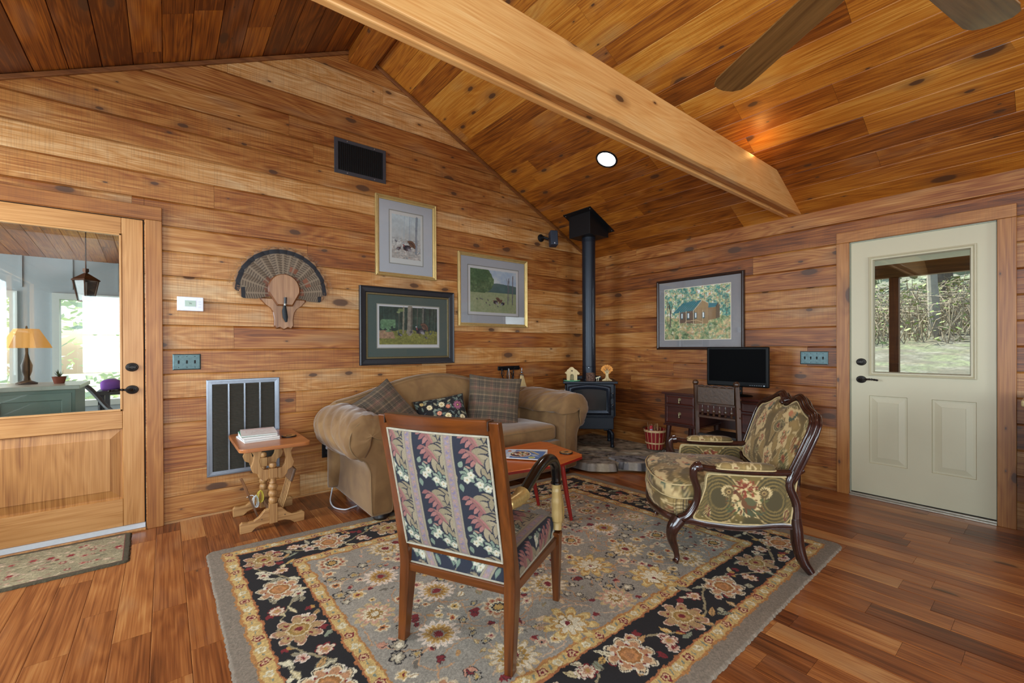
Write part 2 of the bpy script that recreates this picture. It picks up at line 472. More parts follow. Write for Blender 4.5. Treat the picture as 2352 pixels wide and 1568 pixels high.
    def sample(self, U, V, tile=False):
        u = np.asarray(U) / self.res; v = np.asarray(V) / self.res
        if tile: u = np.mod(u, self.nx - 1); v = np.mod(v, self.ny - 1)
        u = np.clip(u, 0, self.nx - 1.001); v = np.clip(v, 0, self.ny - 1.001)
        i = u.astype(int); j = v.astype(int); fu = (u - i)[..., None]; fv = (v - j)[..., None]
        a = self.a
        return (a[j, i] * (1 - fu) + a[j, i + 1] * fu) * (1 - fv) + (a[j + 1, i] * (1 - fu) + a[j + 1, i + 1] * fu) * fv
# ------------------------------------------------------------------ the shell
RX, RZ, EZ = -3.03, 3.84, 2.37            # ridge x, ridge height, eave height
SL = (RZ - EZ) / -RX
CS, SN = cos(math.atan(SL)), sin(math.atan(SL))
XL, YB = -6.06, -7.7
PW = 0.171; PH = 1.2130 % PW               # board width and course phase
def ceil_z(x): return EZ + SL * min(-x, x - XL)

def plank_field(name, mapf, u0, u1, w0, w1, width, mat, holes=(), phase=0.0, lens=(2.0, 4.8), ulim=None, th=0.02,
                bev=0.015, bd=0.008, gap=0.0012, seed=1, both=False, tones=(0.5, 0.2)):
    rs = random.Random(seed); mb = MB()
    k = math.floor((w0 - phase) / width)
    while True:
        a = phase + k * width; b = a + width; k += 1
        if a >= w1 - 1e-4: break
        a_, b_ = max(a, w0), min(b, w1)
        if b_ - a_ < 0.004: continue
        lo, hi = (u0, u1) if ulim is None else ulim(a_)
        lo, hi = max(lo, u0), min(hi, u1)
        if hi - lo < 0.02: continue
        u = lo - rs.uniform(0, lens[0])
        while u < hi:
            l = rs.uniform(*lens); s0, s1 = max(u, lo), min(u + l, hi); u += l
            if s1 - s0 < 0.02: continue
            t = min(max(rs.gauss(*tones), tones[0] - .26), tones[0] + .26); r = rs.uniform(0, 10); off = rs.uniform(0, 5)
            pieces = [(s0, s1, a_, b_)]
            for (h0, h1, g0, g1) in holes:
                nxt = []
                for (p0, p1, q0, q1) in pieces:
                    if p1 <= h0 or p0 >= h1 or q1 <= g0 or q0 >= g1: nxt.append((p0, p1, q0, q1)); continue
                    if p0 < h0: nxt.append((p0, h0, q0, q1))
                    if p1 > h1: nxt.append((h1, p1, q0, q1))
                    m0, m1 = max(p0, h0), min(p1, h1)
                    if q1 > g1: nxt.append((m0, m1, g1, q1))
                    if q0 < g0: nxt.append((m0, m1, q0, g0))
                pieces = nxt
            for (p0, p1, q0, q1) in pieces:
                if p1 - p0 < 0.004 or q1 - q0 < 0.003: continue
                p0 += gap / 2; p1 -= gap / 2
                full = abs(q1 - b) < 1e-6
                bb = bev if full and q1 - q0 > bev * 1.5 else 0.0005
                bdd = bd if bb == bev else 0.0
                if both:
                    prof = [(q0, th), (q0 + gap / 2, bdd * .8), (q0 + bb, 0), (q1 - bb, 0), (q1 - gap / 2, bdd * .8), (q1, th)]
                else:
                    prof = [(q0, th), (q0, 0), (q1 - bb, 0), (q1 - gap, bdd), (q1 - gap, th)]
                n = len(prof)
                vs = [mapf(p0, w, d) for w, d in prof] + [mapf(p1, w, d) for w, d in prof]
                wc = [(p0 + off, w, r) for w, d in prof] + [(p1 + off, w, r) for w, d in prof]
                fs = [(i, i + 1, n + i + 1, n + i) for i in range(n - 1)] + [tuple(range(n)), tuple(range(n, 2 * n))]
                mb.add(vs, fs, wc, t)
    o = mb.build(name, mat)
    return struct(o)

def gable_lim(a):
    h = (RZ - a) / SL
    return (RX - h, RX + h)
DA = (-5.42, -4.50, -0.1, 2.087)          # door 1 opening on the left wall
DB = (-3.586, -2.776, -0.1, 2.058)        # door 2 opening on the right wall
plank_field('wall_left', lambda u, w, d: (u, d, w), XL, 0.0, 0.0, 3.90, PW, M_WALL, [DA], PH, ulim=lambda a: gable_lim(a) if a > EZ else (XL, 0), seed=5, tones=(0.53, 0.18))
plank_field('wall_right', lambda u, w, d: (d, u, w), YB, 0.0, 0.0, EZ + 0.05, PW, M_WALL, [DB], PH, seed=23, tones=(0.36, 0.18))  # darker tones than the left wall put its dimmer light into the boards
WS = (-6.3, -3.0, 0.72, 2.25); WC = (-1.45, -.27, 0.72, 2.25); WR = (-5.7, -2.1, 0.72, 2.25)
plank_field('wall_side', lambda u, w, d: (XL - d, u, w), YB, 0.0, 0.0, EZ + 0.05, PW, M_WALL, [WS, WC], PH, seed=31)
plank_field('wall_rear', lambda u, w, d: (u, YB - d, w), XL, 0.0, 0.0, 3.9, PW, M_WALL, [WR], PH, ulim=lambda a: gable_lim(a) if a > EZ else (XL, 0), seed=37)
# ceiling: two slopes, boards parallel to the ridge
SLEN = -RX / CS
c1 = plank_field('ceiling', lambda u, w, d: (-w * CS + d * SN, u, EZ + w * SN + d * CS), YB, 0.02, 0.0, SLEN, 0.1683, M_CEIL,
                 lens=(0.9, 3.4), bev=0.006, bd=0.005, seed=41, tones=(0.5, 0.2))
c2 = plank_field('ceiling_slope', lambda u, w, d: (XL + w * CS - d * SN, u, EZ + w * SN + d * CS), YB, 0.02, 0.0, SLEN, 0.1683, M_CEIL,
                 lens=(1.2, 3.6), bev=0.006, bd=0.005, seed=43, tones=(0.16, 0.12))  # low board tones paint in the shade of this slope
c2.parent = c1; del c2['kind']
# light-tight backing above the boards, part of the roof
mb = MB()
for sx in (0, 1):
    f = (lambda w, d: (-w * CS + d * SN, EZ + w * SN + d * CS)) if sx == 0 else (lambda w, d: (XL + w * CS - d * SN, EZ + w * SN + d * CS))
    q = [f(-0.35, 0.03), f(SLEN, 0.03), f(SLEN, 0.07), f(-0.35, 0.07)]
    mb.add([(x, YB - .3, z) for x, z in q] + [(x, 0.15, z) for x, z in q], [(0, 1, 2, 3), (4, 5, 6, 7), (0, 1, 5, 4), (1, 2, 6, 5), (2, 3, 7, 6), (3, 0, 4, 7)])
ob = mb.build('roof_deck', plain('roof_deck_wood', '5a4632', 0.8)); ob.parent = c1
fl = plank_field('floor', lambda u, w, d: (w, u, -d), YB, 0.04, XL, 0.04, 0.127, M_FLOOR, lens=(0.35, 1.25), th=0.018, bev=0.003, bd=0.0015, gap=0.001, seed=51, both=True, tones=(0.48, 0.2))
mb = MB(); mb.box(XL - .1, .1, YB - .1, 0.12, -0.12, -0.019)
sf = mb.build('subfloor', plain('subfloor_dark', '2a1a10', 0.9)); sf.parent = fl
# sheathing behind the wall boards (keeps the outside light out)
M_SHEATH = plain('sheathing', '3a2a1c', 0.9)
mb = MB()
for (a, b, c, d) in [(XL - .1, -5.46, 0, 3.9), (-4.46, 0.06, 0, 3.9), (-5.46, -4.46, 2.12, 3.9)]:
    n = 30
    for i in range(n):
        x0 = a + (b - a) * i / n; x1 = a + (b - a) * (i + 1) / n
        zt = min(d, max(0.1, ceil_z((x0 + x1) / 2) + 0.1))
        if zt > c: mb.box(x0, x1, 0.021, 0.12, c, zt)
mb.build('sheathing', M_SHEATH, bpy.data.objects['wall_left'])
mb = MB()
for (a, b, c, d) in [(YB - .1, -3.62, 0, 2.46), (-2.74, 0.12, 0, 2.46), (-3.62, -2.74, 2.10, 2.46)]:
    mb.box(0.021, 0.11, a, b, c, d)
mb.build('sheathing', M_SHEATH, bpy.data.objects['wall_right'])
mb = MB()
for (a, b, c, d) in [(YB, WS[0], 0, 2.46), (WS[1], WC[0], 0, 2.46), (WC[1], .12, 0, 2.46), (WC[0], WC[1], 0, WC[2]), (WC[0], WC[1], WC[3], 2.46), (WS[0], WS[1], 0, WS[2]), (WS[0], WS[1], WS[3], 2.46)]:
    mb.box(XL - .11, XL - .021, a, b, c, d)
mb.build('sheathing', M_SHEATH, bpy.data.objects['wall_side'])
mb = MB()
for (a, b, c, d) in [(XL, WR[0], 0, 2.5), (WR[1], 0.0, 0, 2.5), (WR[0], WR[1], 0, WR[2]), (WR[0], WR[1], WR[3], 2.5)]:
    mb.box(a, b, YB - .11, YB - .021, c, d)
for i in range(30):
    x0 = XL + -XL * i / 30; mb.box(x0, x0 - XL / 30, YB - .11, YB - .021, 2.5, max(2.51, ceil_z(x0 - XL / 60) + .1))
mb.build('sheathing', M_SHEATH, bpy.data.objects['wall_rear'])

# glass: thin pane, mostly clear with a mirror-like reflection
def glass_mat(name, tint=(0.93, 0.97, 0.96, 1), ior=1.5, strength=1.0):
    g = G(name)
    tr = g.n('ShaderNodeBsdfTransparent'); tr.inputs[0].default_value = tint
    gl = g.n('ShaderNodeBsdfGlossy'); gl.inputs['Roughness'].default_value = 0.015; gl.inputs[0].default_value = (1, 1, 1, 1)
    fr = g.n('ShaderNodeFresnel'); fr.inputs[0].default_value = ior
    mx = g.n('ShaderNodeMixShader'); g.set(mx.inputs[0], g.math('MULTIPLY', fr.outputs[0], strength, clamp=True))
    g.t.links.new(tr.outputs[0], mx.inputs[1]); g.t.links.new(gl.outputs[0], mx.inputs[2]); g.t.links.new(mx.outputs[0], g.out.inputs[0])
    return g.m
M_GLASS = glass_mat('window_glass', strength=1.25)
M_PGLASS = glass_mat('picture_glass', tint=(0.97, 0.98, 0.98, 1), strength=1.1)

M_BRONZE = plain('dark_bronze', '2a2624', 0.38, 0.7, 0.3, 60)
M_IRON = plain('black_iron', '14161a', 0.5, 0.5, 0.25, 50)
M_DARKGAP = plain('shadow_gap', '0c0806', 0.9)

# ---- windows behind the camera
def window(name, mapf, u0, u1, w0, w1, n):
    f = MB()
    def bar(a, b, c, d, t0=-0.03, t1=0.06):
        vs = [mapf(u, w, t) for t in (t0, t1) for w in (c, d) for u in (a, b)]
        f.add(vs, [(0, 1, 3, 2), (4, 6, 7, 5), (0, 4, 5, 1), (2, 3, 7, 6), (0, 2, 6, 4), (1, 5, 7, 3)])
    bar(u0 - .09, u1 + .09, w1, w1 + .09); bar(u0 - .09, u1 + .09, w0 - .09, w0); bar(u0 - .09, u0, w0, w1); bar(u1, u1 + .09, w0, w1)
    for i in range(1, n):
        u = u0 + (u1 - u0) * i / n; bar(u - .03, u + .03, w0, w1, 0.0, 0.05)
    wz = (w0 + w1) / 2; bar(u0, u1, wz - .015, wz + .015, 0.01, 0.04)
    o = struct(f.build(name, M_CASINGP))
    g = MB(); vs = [mapf(u, w, 0.03) for u, w in ((u0, w0), (u1, w0), (u1, w1), (u0, w1))]; g.add(vs, [(0, 1, 2, 3)])
    g.build('pane', M_GLASS, o)
    return o
M_CASINGP = wood('window_casing_wood', '8a5528', 'c08a50', 2, 0.45)
window('window_1', lambda u, w, t: (XL - t, u, w), *WS, 3)
window('added_corner_window', lambda u, w, t: (XL - t, u, w), *WC, 1)  # invented window out of view, put in to light the left board wall
window('window_2', lambda u, w, t: (u, YB - t, w), *WR, 3)

# ---- casings
def casing(name, mapf, u0, u1, zt, wd, hd, seed):
    mb = MB(); rs = random.Random(seed)
    def pc(a, b, c, d, vert):
        r = rs.uniform(0, 9); t = rs.uniform(.35, .65)
        vs = [mapf(u, w, q) for q in (-0.022, 0.0) for w in (c, d) for u in (a, b)]
        wc = [((w, u, r) if vert else (u, w, r)) for q in (0, 1) for w in (c, d) for u in (a, b)]
        mb.add(vs, [(0, 1, 3, 2), (4, 6, 7, 5), (0, 4, 5, 1), (2, 3, 7, 6), (0, 2, 6, 4), (1, 5, 7, 3)], wc, t)
    pc(u0 - wd, u0, 0.0, zt, True); pc(u1, u1 + wd, 0.0, zt, True); pc(u0 - wd, u1 + wd, zt + .001, zt + hd, False)
    return struct(mb.build(name, M_CASING, bevel=0.003))
casing('trim_1', lambda u, w, q: (u, q, w), DA[0] + .004, DA[1] - .006 + .012, DA[3], 0.088, 0.092, 3)
casing('trim_2', lambda u, w, q: (q, u, w), DB[0], DB[1], DB[3], 0.086, 0.088, 5)

# ---- rake mouldings where the gable wall meets the ceiling
M_MOULD = wood('moulding_wood', '5e3418', '8a562c', 0, 0.45)
mb = MB()
for sx in (1, -1):
    x0 = -0.01 if sx == 1 else XL + .01
    a = Vector((x0, -0.012, EZ - 0.018)); b = Vector((RX + sx * 0.08, -0.012, RZ - 0.018 - .08 * SL))
    dirv = (b - a).normalized(); nrm = Vector((dirv.z, 0, -dirv.x))
    mb.obox((a + b) / 2, (b - a) / 2, Vector((0, 0.011, 0)), nrm * 0.013)
struct(mb.build('trim_3', M_MOULD, bevel=.002))

# ---- beams
mb = MB()
y0, y1 = -2.432, -2.294
mb.box(XL, 0, y0, y0 + .036, 2.372, 2.635, (0, 2, 1.3), 0.62)
mb.box(XL, 0, y1 - .036, y1, 2.372, 2.635, (0, 2, 4.1), 0.6)
mb.box(XL, 0, y0 + .036, y1 - .036, 2.392, 2.60, (0, 1, 7.7), 0.15)
o = mb.build('ceiling_beam', M_BEAM, bevel=0.006, bseg=2)
tag(o, 'thick pale pine tie beam spanning the room below the vaulted ceiling', 'beam')
mb = MB()
mb.box(-3.137, -2.93, YB + .01, -0.001, 3.69, 3.79, (1, 0, 2.2), 0.35)
o = mb.build('ridge_beam', M_RIDGE, bevel=0.01)
tag(o, 'short brown ridge beam at the peak above the board wall', 'beam')

# ---- left door (door_1): wooden, big pane over one raised panel
def frame_bars(mb, mapf, bars, t0, t1, seed=1, tone=(.4, .6)):
    rs = random.Random(seed)
    for (a, b, c, d, vert) in bars:
        r = rs.uniform(0, 9); t = rs.uniform(*tone)
        vs = [mapf(u, w, q) for q in (t0, t1) for w in (c, d) for u in (a, b)]
        wc = [((w, u + q, r) if vert else (u, w + q, r)) for q in (t0, t1) for w in (c, d) for u in (a, b)]
        mb.add(vs, [(0, 1, 3, 2), (4, 6, 7, 5), (0, 4, 5, 1), (2, 3, 7, 6), (0, 2, 6, 4), (1, 5, 7, 3)], wc, t)
def raised(mb, mapf, a, b, c, d, lip, slope, dep, vert=True, r=3.0, tone=.5, inner=0.002):
    """recessed lip then sloping field up to a raised centre"""
    rings = [(0, inner), (0.004, dep), (lip, dep), (lip + slope, inner + .003), (lip + slope + .001, inner)]
    R = []
    for off, t in rings:
        R.append([(a + off, c + off, t), (b - off, c + off, t), (b - off, d - off, t), (a + off, d - off, t)])
    vs = []; wc = []
    for ring in R:
        for (u, w, t) in ring:
            vs.append(mapf(u, w, t)); wc.append((w, u, r) if vert else (u, w, r))
    fs = []
    for k in range(len(R) - 1):
        for i in range(4): fs.append((k * 4 + i, k * 4 + (i + 1) % 4, (k + 1) * 4 + (i + 1) % 4, (k + 1) * 4 + i))
    k = (len(R) - 1) * 4; fs.append((k, k + 1, k + 2, k + 3))
    mb.add(vs, fs, wc, tone)
def mA(u, w, t): return (u, t, w)
def mBm(u, w, t): return (t, u, w)
d1 = empty('door_1', (-4.96, 0, 0)); struct(d1)
def chp(o, par):
    o.parent = par; o.matrix_parent_inverse = Matrix.Translation(-Vector(par.location)); return o
x0, x1 = -5.412, -4.507; zt = 2.082
mb = MB()
frame_bars(mb, mA, [(x0, x0 + .11, .045, zt, True), (x1 - .108, x1, .045, zt, True), (x0 + .1105, x1 - .1085, 1.975, zt, False),
                    (x0 + .1105, x1 - .1085, .69, .806, False), (x0 + .1105, x1 - .1085, .045, .226, False)], 0.006, 0.046, 8, (.45, .62))
chp(mb.build('door_frame', M_DOORWOOD, bevel=.003), d1)
mb = MB(); raised(mb, mA, x0 + .11, x1 - .108, .226, .69, .012, .05, .022, tone=.35, inner=.008)
chp(mb.build('door_panel', M_DOORWOOD), d1)
mb = MB(); frame_bars(mb, mA, [(x0 + .11, x0 + .122, .806, 1.975, True), (x1 - .12, x1 - .108, .806, 1.975, True), (x0 + .11, x1 - .108, 1.963, 1.975, False), (x0 + .11, x1 - .108, .806, .818, False)], 0.003, 0.03, 4, (.6, .8))
chp(mb.build('glazing_bead', M_DOORWOOD, bevel=.002), d1)
mb = MB(); mb.box(x0 + .115, x1 - .112, .024, .028, .81, 1.97)
chp(mb.build('pane', M_GLASS), d1)
mb = MB(); mb.box(x0, x1 + .004, -.012, .03, .016, .044)
chp(mb.build('door_sweep', plain('sweep_white', 'cfd6dc', 0.35, 0.2)), d1)
mb = MB(); mb.box(DA[0], DA[1], -.03, .13, 0.0, .014)
chp(mb.build('threshold', M_CASINGP, bevel=.003), d1)
mb = MB(); mb.box(x0 - .008, x0 - .001, .03, .10, .02, 2.087); mb.box(x1 + .001, DA[1] , .03, .10, .02, 2.087); mb.box(x0, x1, .05, .10, 2.083, 2.12)
mb.box(x1 - .001, DA[1] + .006, .012, .03, .015, 2.087)
mb.box(x0, x1, .012, .03, 2.082, 2.09)
chp(mb.build('door_stop', M_DARKGAP), d1)
def lockset(par, mapf, u, wz, dirn, name, lever):
    mb = MB()
    prof = [(0.0, -.012), (.012, -.012), (.016, -.016), (.022, -.015), (.024, -.010), (.030, -.009), (.033, -.004), (.034, 0.0)]
    n = 28; vs = []; fs = []
    for r, t in prof:
        for j in range(n):
            a = 2 * pi * j / n; vs.append(mapf(u + r * cos(a), wz + r * .86 * sin(a), t))
    for i in range(len(prof) - 1):
        for j in range(n): fs.append((i * n + j, i * n + (j + 1) % n, (i + 1) * n + (j + 1) % n, (i + 1) * n + j))
    mb.add(vs, fs)
    if not lever: mb.prism([(u - .02, wz - .004), (u + .02, wz - .006), (u + .02, wz + .004), (u - .02, wz + .006)], mapf, -.026, -.012)
    o = chp(mb.build(name, M_BRONZE, smooth=True), par)
    if lever:
        mb = MB(); pts = []; rr = []
        pts.append(mapf(u, wz, -.012)); rr.append(.009); pts.append(mapf(u, wz, -.045)); rr.append(.008)
        for i in range(15):
            s = i / 14; pts.append(mapf(u + dirn * (.008 + .108 * s), wz + .006 * sin(s * 3.1), -.05 + .004 * sin(i * 2.2))); rr.append(.0085 if i % 2 else .0055)
        mb.tube(pts, rr, 8)
        chp(mb.build('door_handle', M_BRONZE, smooth=True, angle=80), par)
lockset(d1, lambda u, w, t: (u, t + .006, w), -4.567, 1.093, -1, 'deadbolt', False)
lockset(d1, lambda u, w, t: (u, t + .006, w), -4.567, 0.943, -1, 'lever_rose', True)

# ---- right door (door_2): painted, half glass over two panels
M_PAINT = plain('cream_green_paint', 'c6bfa2', 0.42, 0.0, 0.03, 6)
d2 = empty('door_2', (0, -3.18, 0)); struct(d2)
u0, u1 = -3.581, -2.782
mb = MB()
frame_bars(mb, mBm, [(u0, u0 + .092, .03, 2.053, True), (u1 - .116, u1, .03, 2.053, True), (u0 + .092, u1 - .116, 1.92, 2.053, False),
                     (u0 + .092, u1 - .116, .818, .976, False), (u0 + .092, u1 - .116, .03, .278, False), (-3.262, -3.128, .278, .818, True)], 0.012, 0.05, 8)
chp(mb.build('door_frame', M_PAINT), d2)
for (a, b) in ((-3.489, -3.262), (-3.128, -2.898)):
    mb = MB(); raised(mb, mBm, a, b, .278, .818, .016, .036, .021, inner=.012)
    chp(mb.build('door_panel', M_PAINT), d2)
mb = MB()
rings = [(-.002, .012), (.0, -.002), (.008, -.006), (.013, .002), (.018, -.002), (.026, -.002), (.030, .016), (.034, .030)]
a, b, c, d = -3.489, -2.898, .976, 1.92; vs = []; fs = []
for off, t in rings: vs += [mBm(a + off, c + off, t), mBm(b - off, c + off, t), mBm(b - off, d - off, t), mBm(a + off, d - off, t)]
for k in range(len(rings) - 1):
    for i in range(4): fs.append((k * 4 + i, k * 4 + (i + 1) % 4, (k + 1) * 4 + (i + 1) % 4, (k + 1) * 4 + i))
mb.add(vs, fs); chp(mb.build('glass_moulding', M_PAINT), d2)
mb = MB(); mb.box(.026, .030, -3.46, -2.928, 1.004, 1.89); chp(mb.build('pane', M_GLASS), d2)
mb = MB(); mb.box(-.03, .12, DB[0], DB[1], 0.0, .012); mb.box(-.012, .06, DB[0], DB[1], .012, .024)
chp(mb.build('threshold', plain('aluminium_sill', 'b8b2a4', 0.35, 0.6, .1, 30), bevel=.003), d2)
mb = MB(); mb.box(.015, .10, u0 - .006, u0 - .001, .02, 2.058); mb.box(.015, .10, u1 + .001, u1 + .006, .02, 2.058); mb.box(.015, .10, u0, u1, 2.0535, 2.075)
mb.box(.0, .012, u1 + .001, u1 + .012, .02, 2.056); mb.box(.0, .012, u0, u1, 2.050, 2.057)
chp(mb.build('door_jamb', plain('jamb_paint', '9aa08e', .5)), d2)
mb = MB(); mb.box(.010, .05, u0, u1, .024, .030); chp(mb.build('door_gasket', M_DARKGAP), d2)
lockset(d2, lambda u, w, t: (t + .012, u, w), -2.848, 1.084, -1, 'deadbolt', False)
lockset(d2, lambda u, w, t: (t + .012, u, w), -2.848, 0.943, -1, 'lever_rose', True)

# ---- recessed lights and the uplight on the beam
M_LAMP = G('lamp_white'); e = M_LAMP.n('ShaderNodeEmission'); e.inputs[0].default_value = (0.93, 0.97, 1, 1); e.inputs[1].default_value = 14
M_LAMP.t.links.new(e.outputs[0], M_LAMP.out.inputs[0]); M_LAMP = M_LAMP.m
M_BAFFLE = plain('baffle_grey', '8d8f92', 0.3, 0.8)
def downlight(x, y, label=None):
    s = 1 if x > RX else -1
    z = ceil_z(x); nrm = Vector((-s * SN, 0, -CS))
    t = empty('recessed_light', (x, y, z), 0, label or 'recessed round ceiling light out of view behind the camera', 'ceiling light')
    mb = MB(); mb.lathe([(.084, .0), (.084, -.004), (.088, -.008), (.100, -.006), (.102, .001)], 32, axis=-nrm, cap=False)
    mb.build('trim_ring', M_IRON, t, smooth=True)
    mb = MB(); mb.lathe([(.0, -.0015), (.055, -.0012), (.085, -.001)], 32, axis=-nrm, cap=False); mb.build('lens', M_LAMP, t)
    d = bpy.data.lights.new('downlight', 'SPOT'); d.energy = 34; d.color = (1.0, .93, .84); d.spot_size = radians(125); d.spot_blend = .9; d.shadow_soft_size = .09
    o = bpy.data.objects.new('bulb_light', d); COL.objects.link(o); o.parent = t; o.location = nrm * .03
    o.rotation_euler = Vector((nrm.x * .3, 0, -1)).to_track_quat('-Z', 'Y').to_euler()
downlight(-1.19, -1.24, 'recessed round ceiling light glowing white on the sloped ceiling near the tie beam')
downlight(-4.87, -1.24, 'recessed round ceiling light on the left ceiling slope, over the wooden door'); downlight(-1.19, -4.9, 'recessed round ceiling light on the right ceiling slope, nearer than the ceiling fan'); downlight(-4.87, -4.9, 'recessed round ceiling light on the left ceiling slope, behind the camera')
t = empty('uplight', (-.98, -2.363, 2.600), 0, 'small warm uplight hidden on top of the tie beam by the right wall', 'lamp')
mb = MB(); mb.lathe([(.0, 0), (.03, 0), (.032, .012), (.026, .02), (0, .02)], 20); mb.build('housing', M_BRONZE, t, smooth=True)
d = bpy.data.lights.new('uplight', 'POINT'); d.energy = 1.6; d.color = (1.0, .5, .13); d.shadow_soft_size = .04
o = bpy.data.objects.new('bulb_light', d); COL.objects.link(o); o.parent = t; o.location = (.03, -.06, .055)
# ------------------------------------------------------------------ things on the walls
M_PRINT = painted('printed_paper', 0.6)
M_GOLD = plain('gilt_frame', 'c4aa70', 0.38, 0.6, 0.22, 25)
M_BLACKFR = plain('black_frame', '24262c', 0.42, 0.1, 0.3, 35)
M_BRONZEFR = plain('beaded_liner', '6e6244', 0.45, 0.5, 0.6, 220)
M_BROWNFR = plain('dark_walnut_frame', '30201a', 0.3, 0.1, 0.25, 30)

def ringbox(mb, mapf, a, b, c, d, rings):
    vs = []; fs = []
    for off, t in rings: vs += [mapf(a + off, c + off, t), mapf(b - off, c + off, t), mapf(b - off, d - off, t), mapf(a + off, d - off, t)]
    for k in range(len(rings) - 1):
        for i in range(4): fs.append((k * 4 + i, k * 4 + (i + 1) % 4, (k + 1) * 4 + (i + 1) % 4, (k + 1) * 4 + i))
    mb.add(vs, fs)

def picture(label, frame2, w, h, rings, fmat, matcol, mm, cv, tilt=0.0, liner=None, mat2=None, fillet=None):
    """frame2(s, z, t): s from the left edge, z from the bottom, t towards the wall"""
    name = 'framed_picture'
    o = empty(name, frame2(w / 2, 0, 0)); tag(o, label, 'picture', None)
    def F(s, z, t):
        return tuple(Vector(frame2(s, z, t)) - o.location)
    mb = MB(); ringbox(mb, F, 0, w, 0, h, [(0, 0)] + rings); mb.build('picture_frame', fmat, o)
    fw = rings[-1][0]
    if liner:
        mb = MB(); ringbox(mb, F, fw, w - fw, fw, h - fw, [(0, rings[-1][1] + .002), (0.002, rings[-1][1] - .003), (liner - .003, rings[-1][1] - .002), (liner, rings[-1][1] + .006)])
        mb.build('frame_liner', M_BRONZEFR, o); fw += liner
    back = -0.008
    mb = MB(); ringbox(mb, F, fw - .004, w - fw + .004, fw - .004, h - fw + .004, [(0, back), (mm[0] - fw + .004, back)] if False else [(0, back)])
    ml, mr, mbm, mt = mm          # mat opening inset from the outer edge: left,right,bottom,top
    vs = [F(fw - .004, fw - .004, back), F(w - fw + .004, fw - .004, back), F(w - fw + .004, h - fw + .004, back), F(fw - .004, h - fw + .004, back),
          F(ml, mbm, back), F(w - mr, mbm, back), F(w - mr, h - mt, back), F(ml, h - mt, back)]
    mb = MB(); mb.add(vs, [(0, 1, 5, 4), (1, 2, 6, 5), (2, 3, 7, 6), (3, 0, 4, 7)])
    mb.build('mat_board', plain('mat_' + matcol, matcol, 0.8, 0, .03), o)
    if mat2:
        mb = MB(); ringbox(mb, F, ml - .0, w - mr + .0, mbm - .0, h - mt + .0, [(0, back - .0012), (.008, back - .0008)])
        mb.build('inner_mat', plain('mat_' + mat2, mat2, 0.6, 0, .03), o)
    S, Z = np.meshgrid(np.linspace(0, cv.w, cv.nx), np.linspace(0, cv.h, cv.ny))
    pw, ph = w - ml - mr, h - mbm - mt
    f00 = np.array(F(ml, mbm, back + .002)); fs_ = np.array(F(ml + 1, mbm, back + .002)) - f00; fz = np.array(F(ml, mbm + 1, back + .002)) - f00
    P = f00 + (S * pw / cv.w)[..., None] * fs_ + (Z * ph / cv.h)[..., None] * fz
    gridmesh('print', cv.nx, cv.ny, P, M_PRINT, o, cv.a, smooth=False)
    mb = MB(); t = -0.0125; mb.add([F(fw - .003, fw - .003, t), F(w - fw + .003, fw - .003, t), F(w - fw + .003, h - fw + .003, t), F(fw - .003, h - fw + .003, t)], [(0, 1, 2, 3)])
    mb.build('picture_glass', M_PGLASS, o)
    return o
def onA(x0, z0, tilt=0.0):
    c, s = cos(tilt), sin(tilt)
    return lambda a, z, t: (x0 + a * c - z * s, t - 0.002, z0 + a * s + z * c)
def onB(y0, z0, tilt=0.0):
    c, s = cos(tilt), sin(tilt)
    return lambda a, z, t: (t - 0.002, y0 - a * c + z * s, z0 + a * s + z * c)
GOLD_R = [(0, -.026), (.004, -.030), (.009, -.028), (.012, -.022), (.020, -.024), (.026, -.018), (.034, -.016), (.036, -.010)]

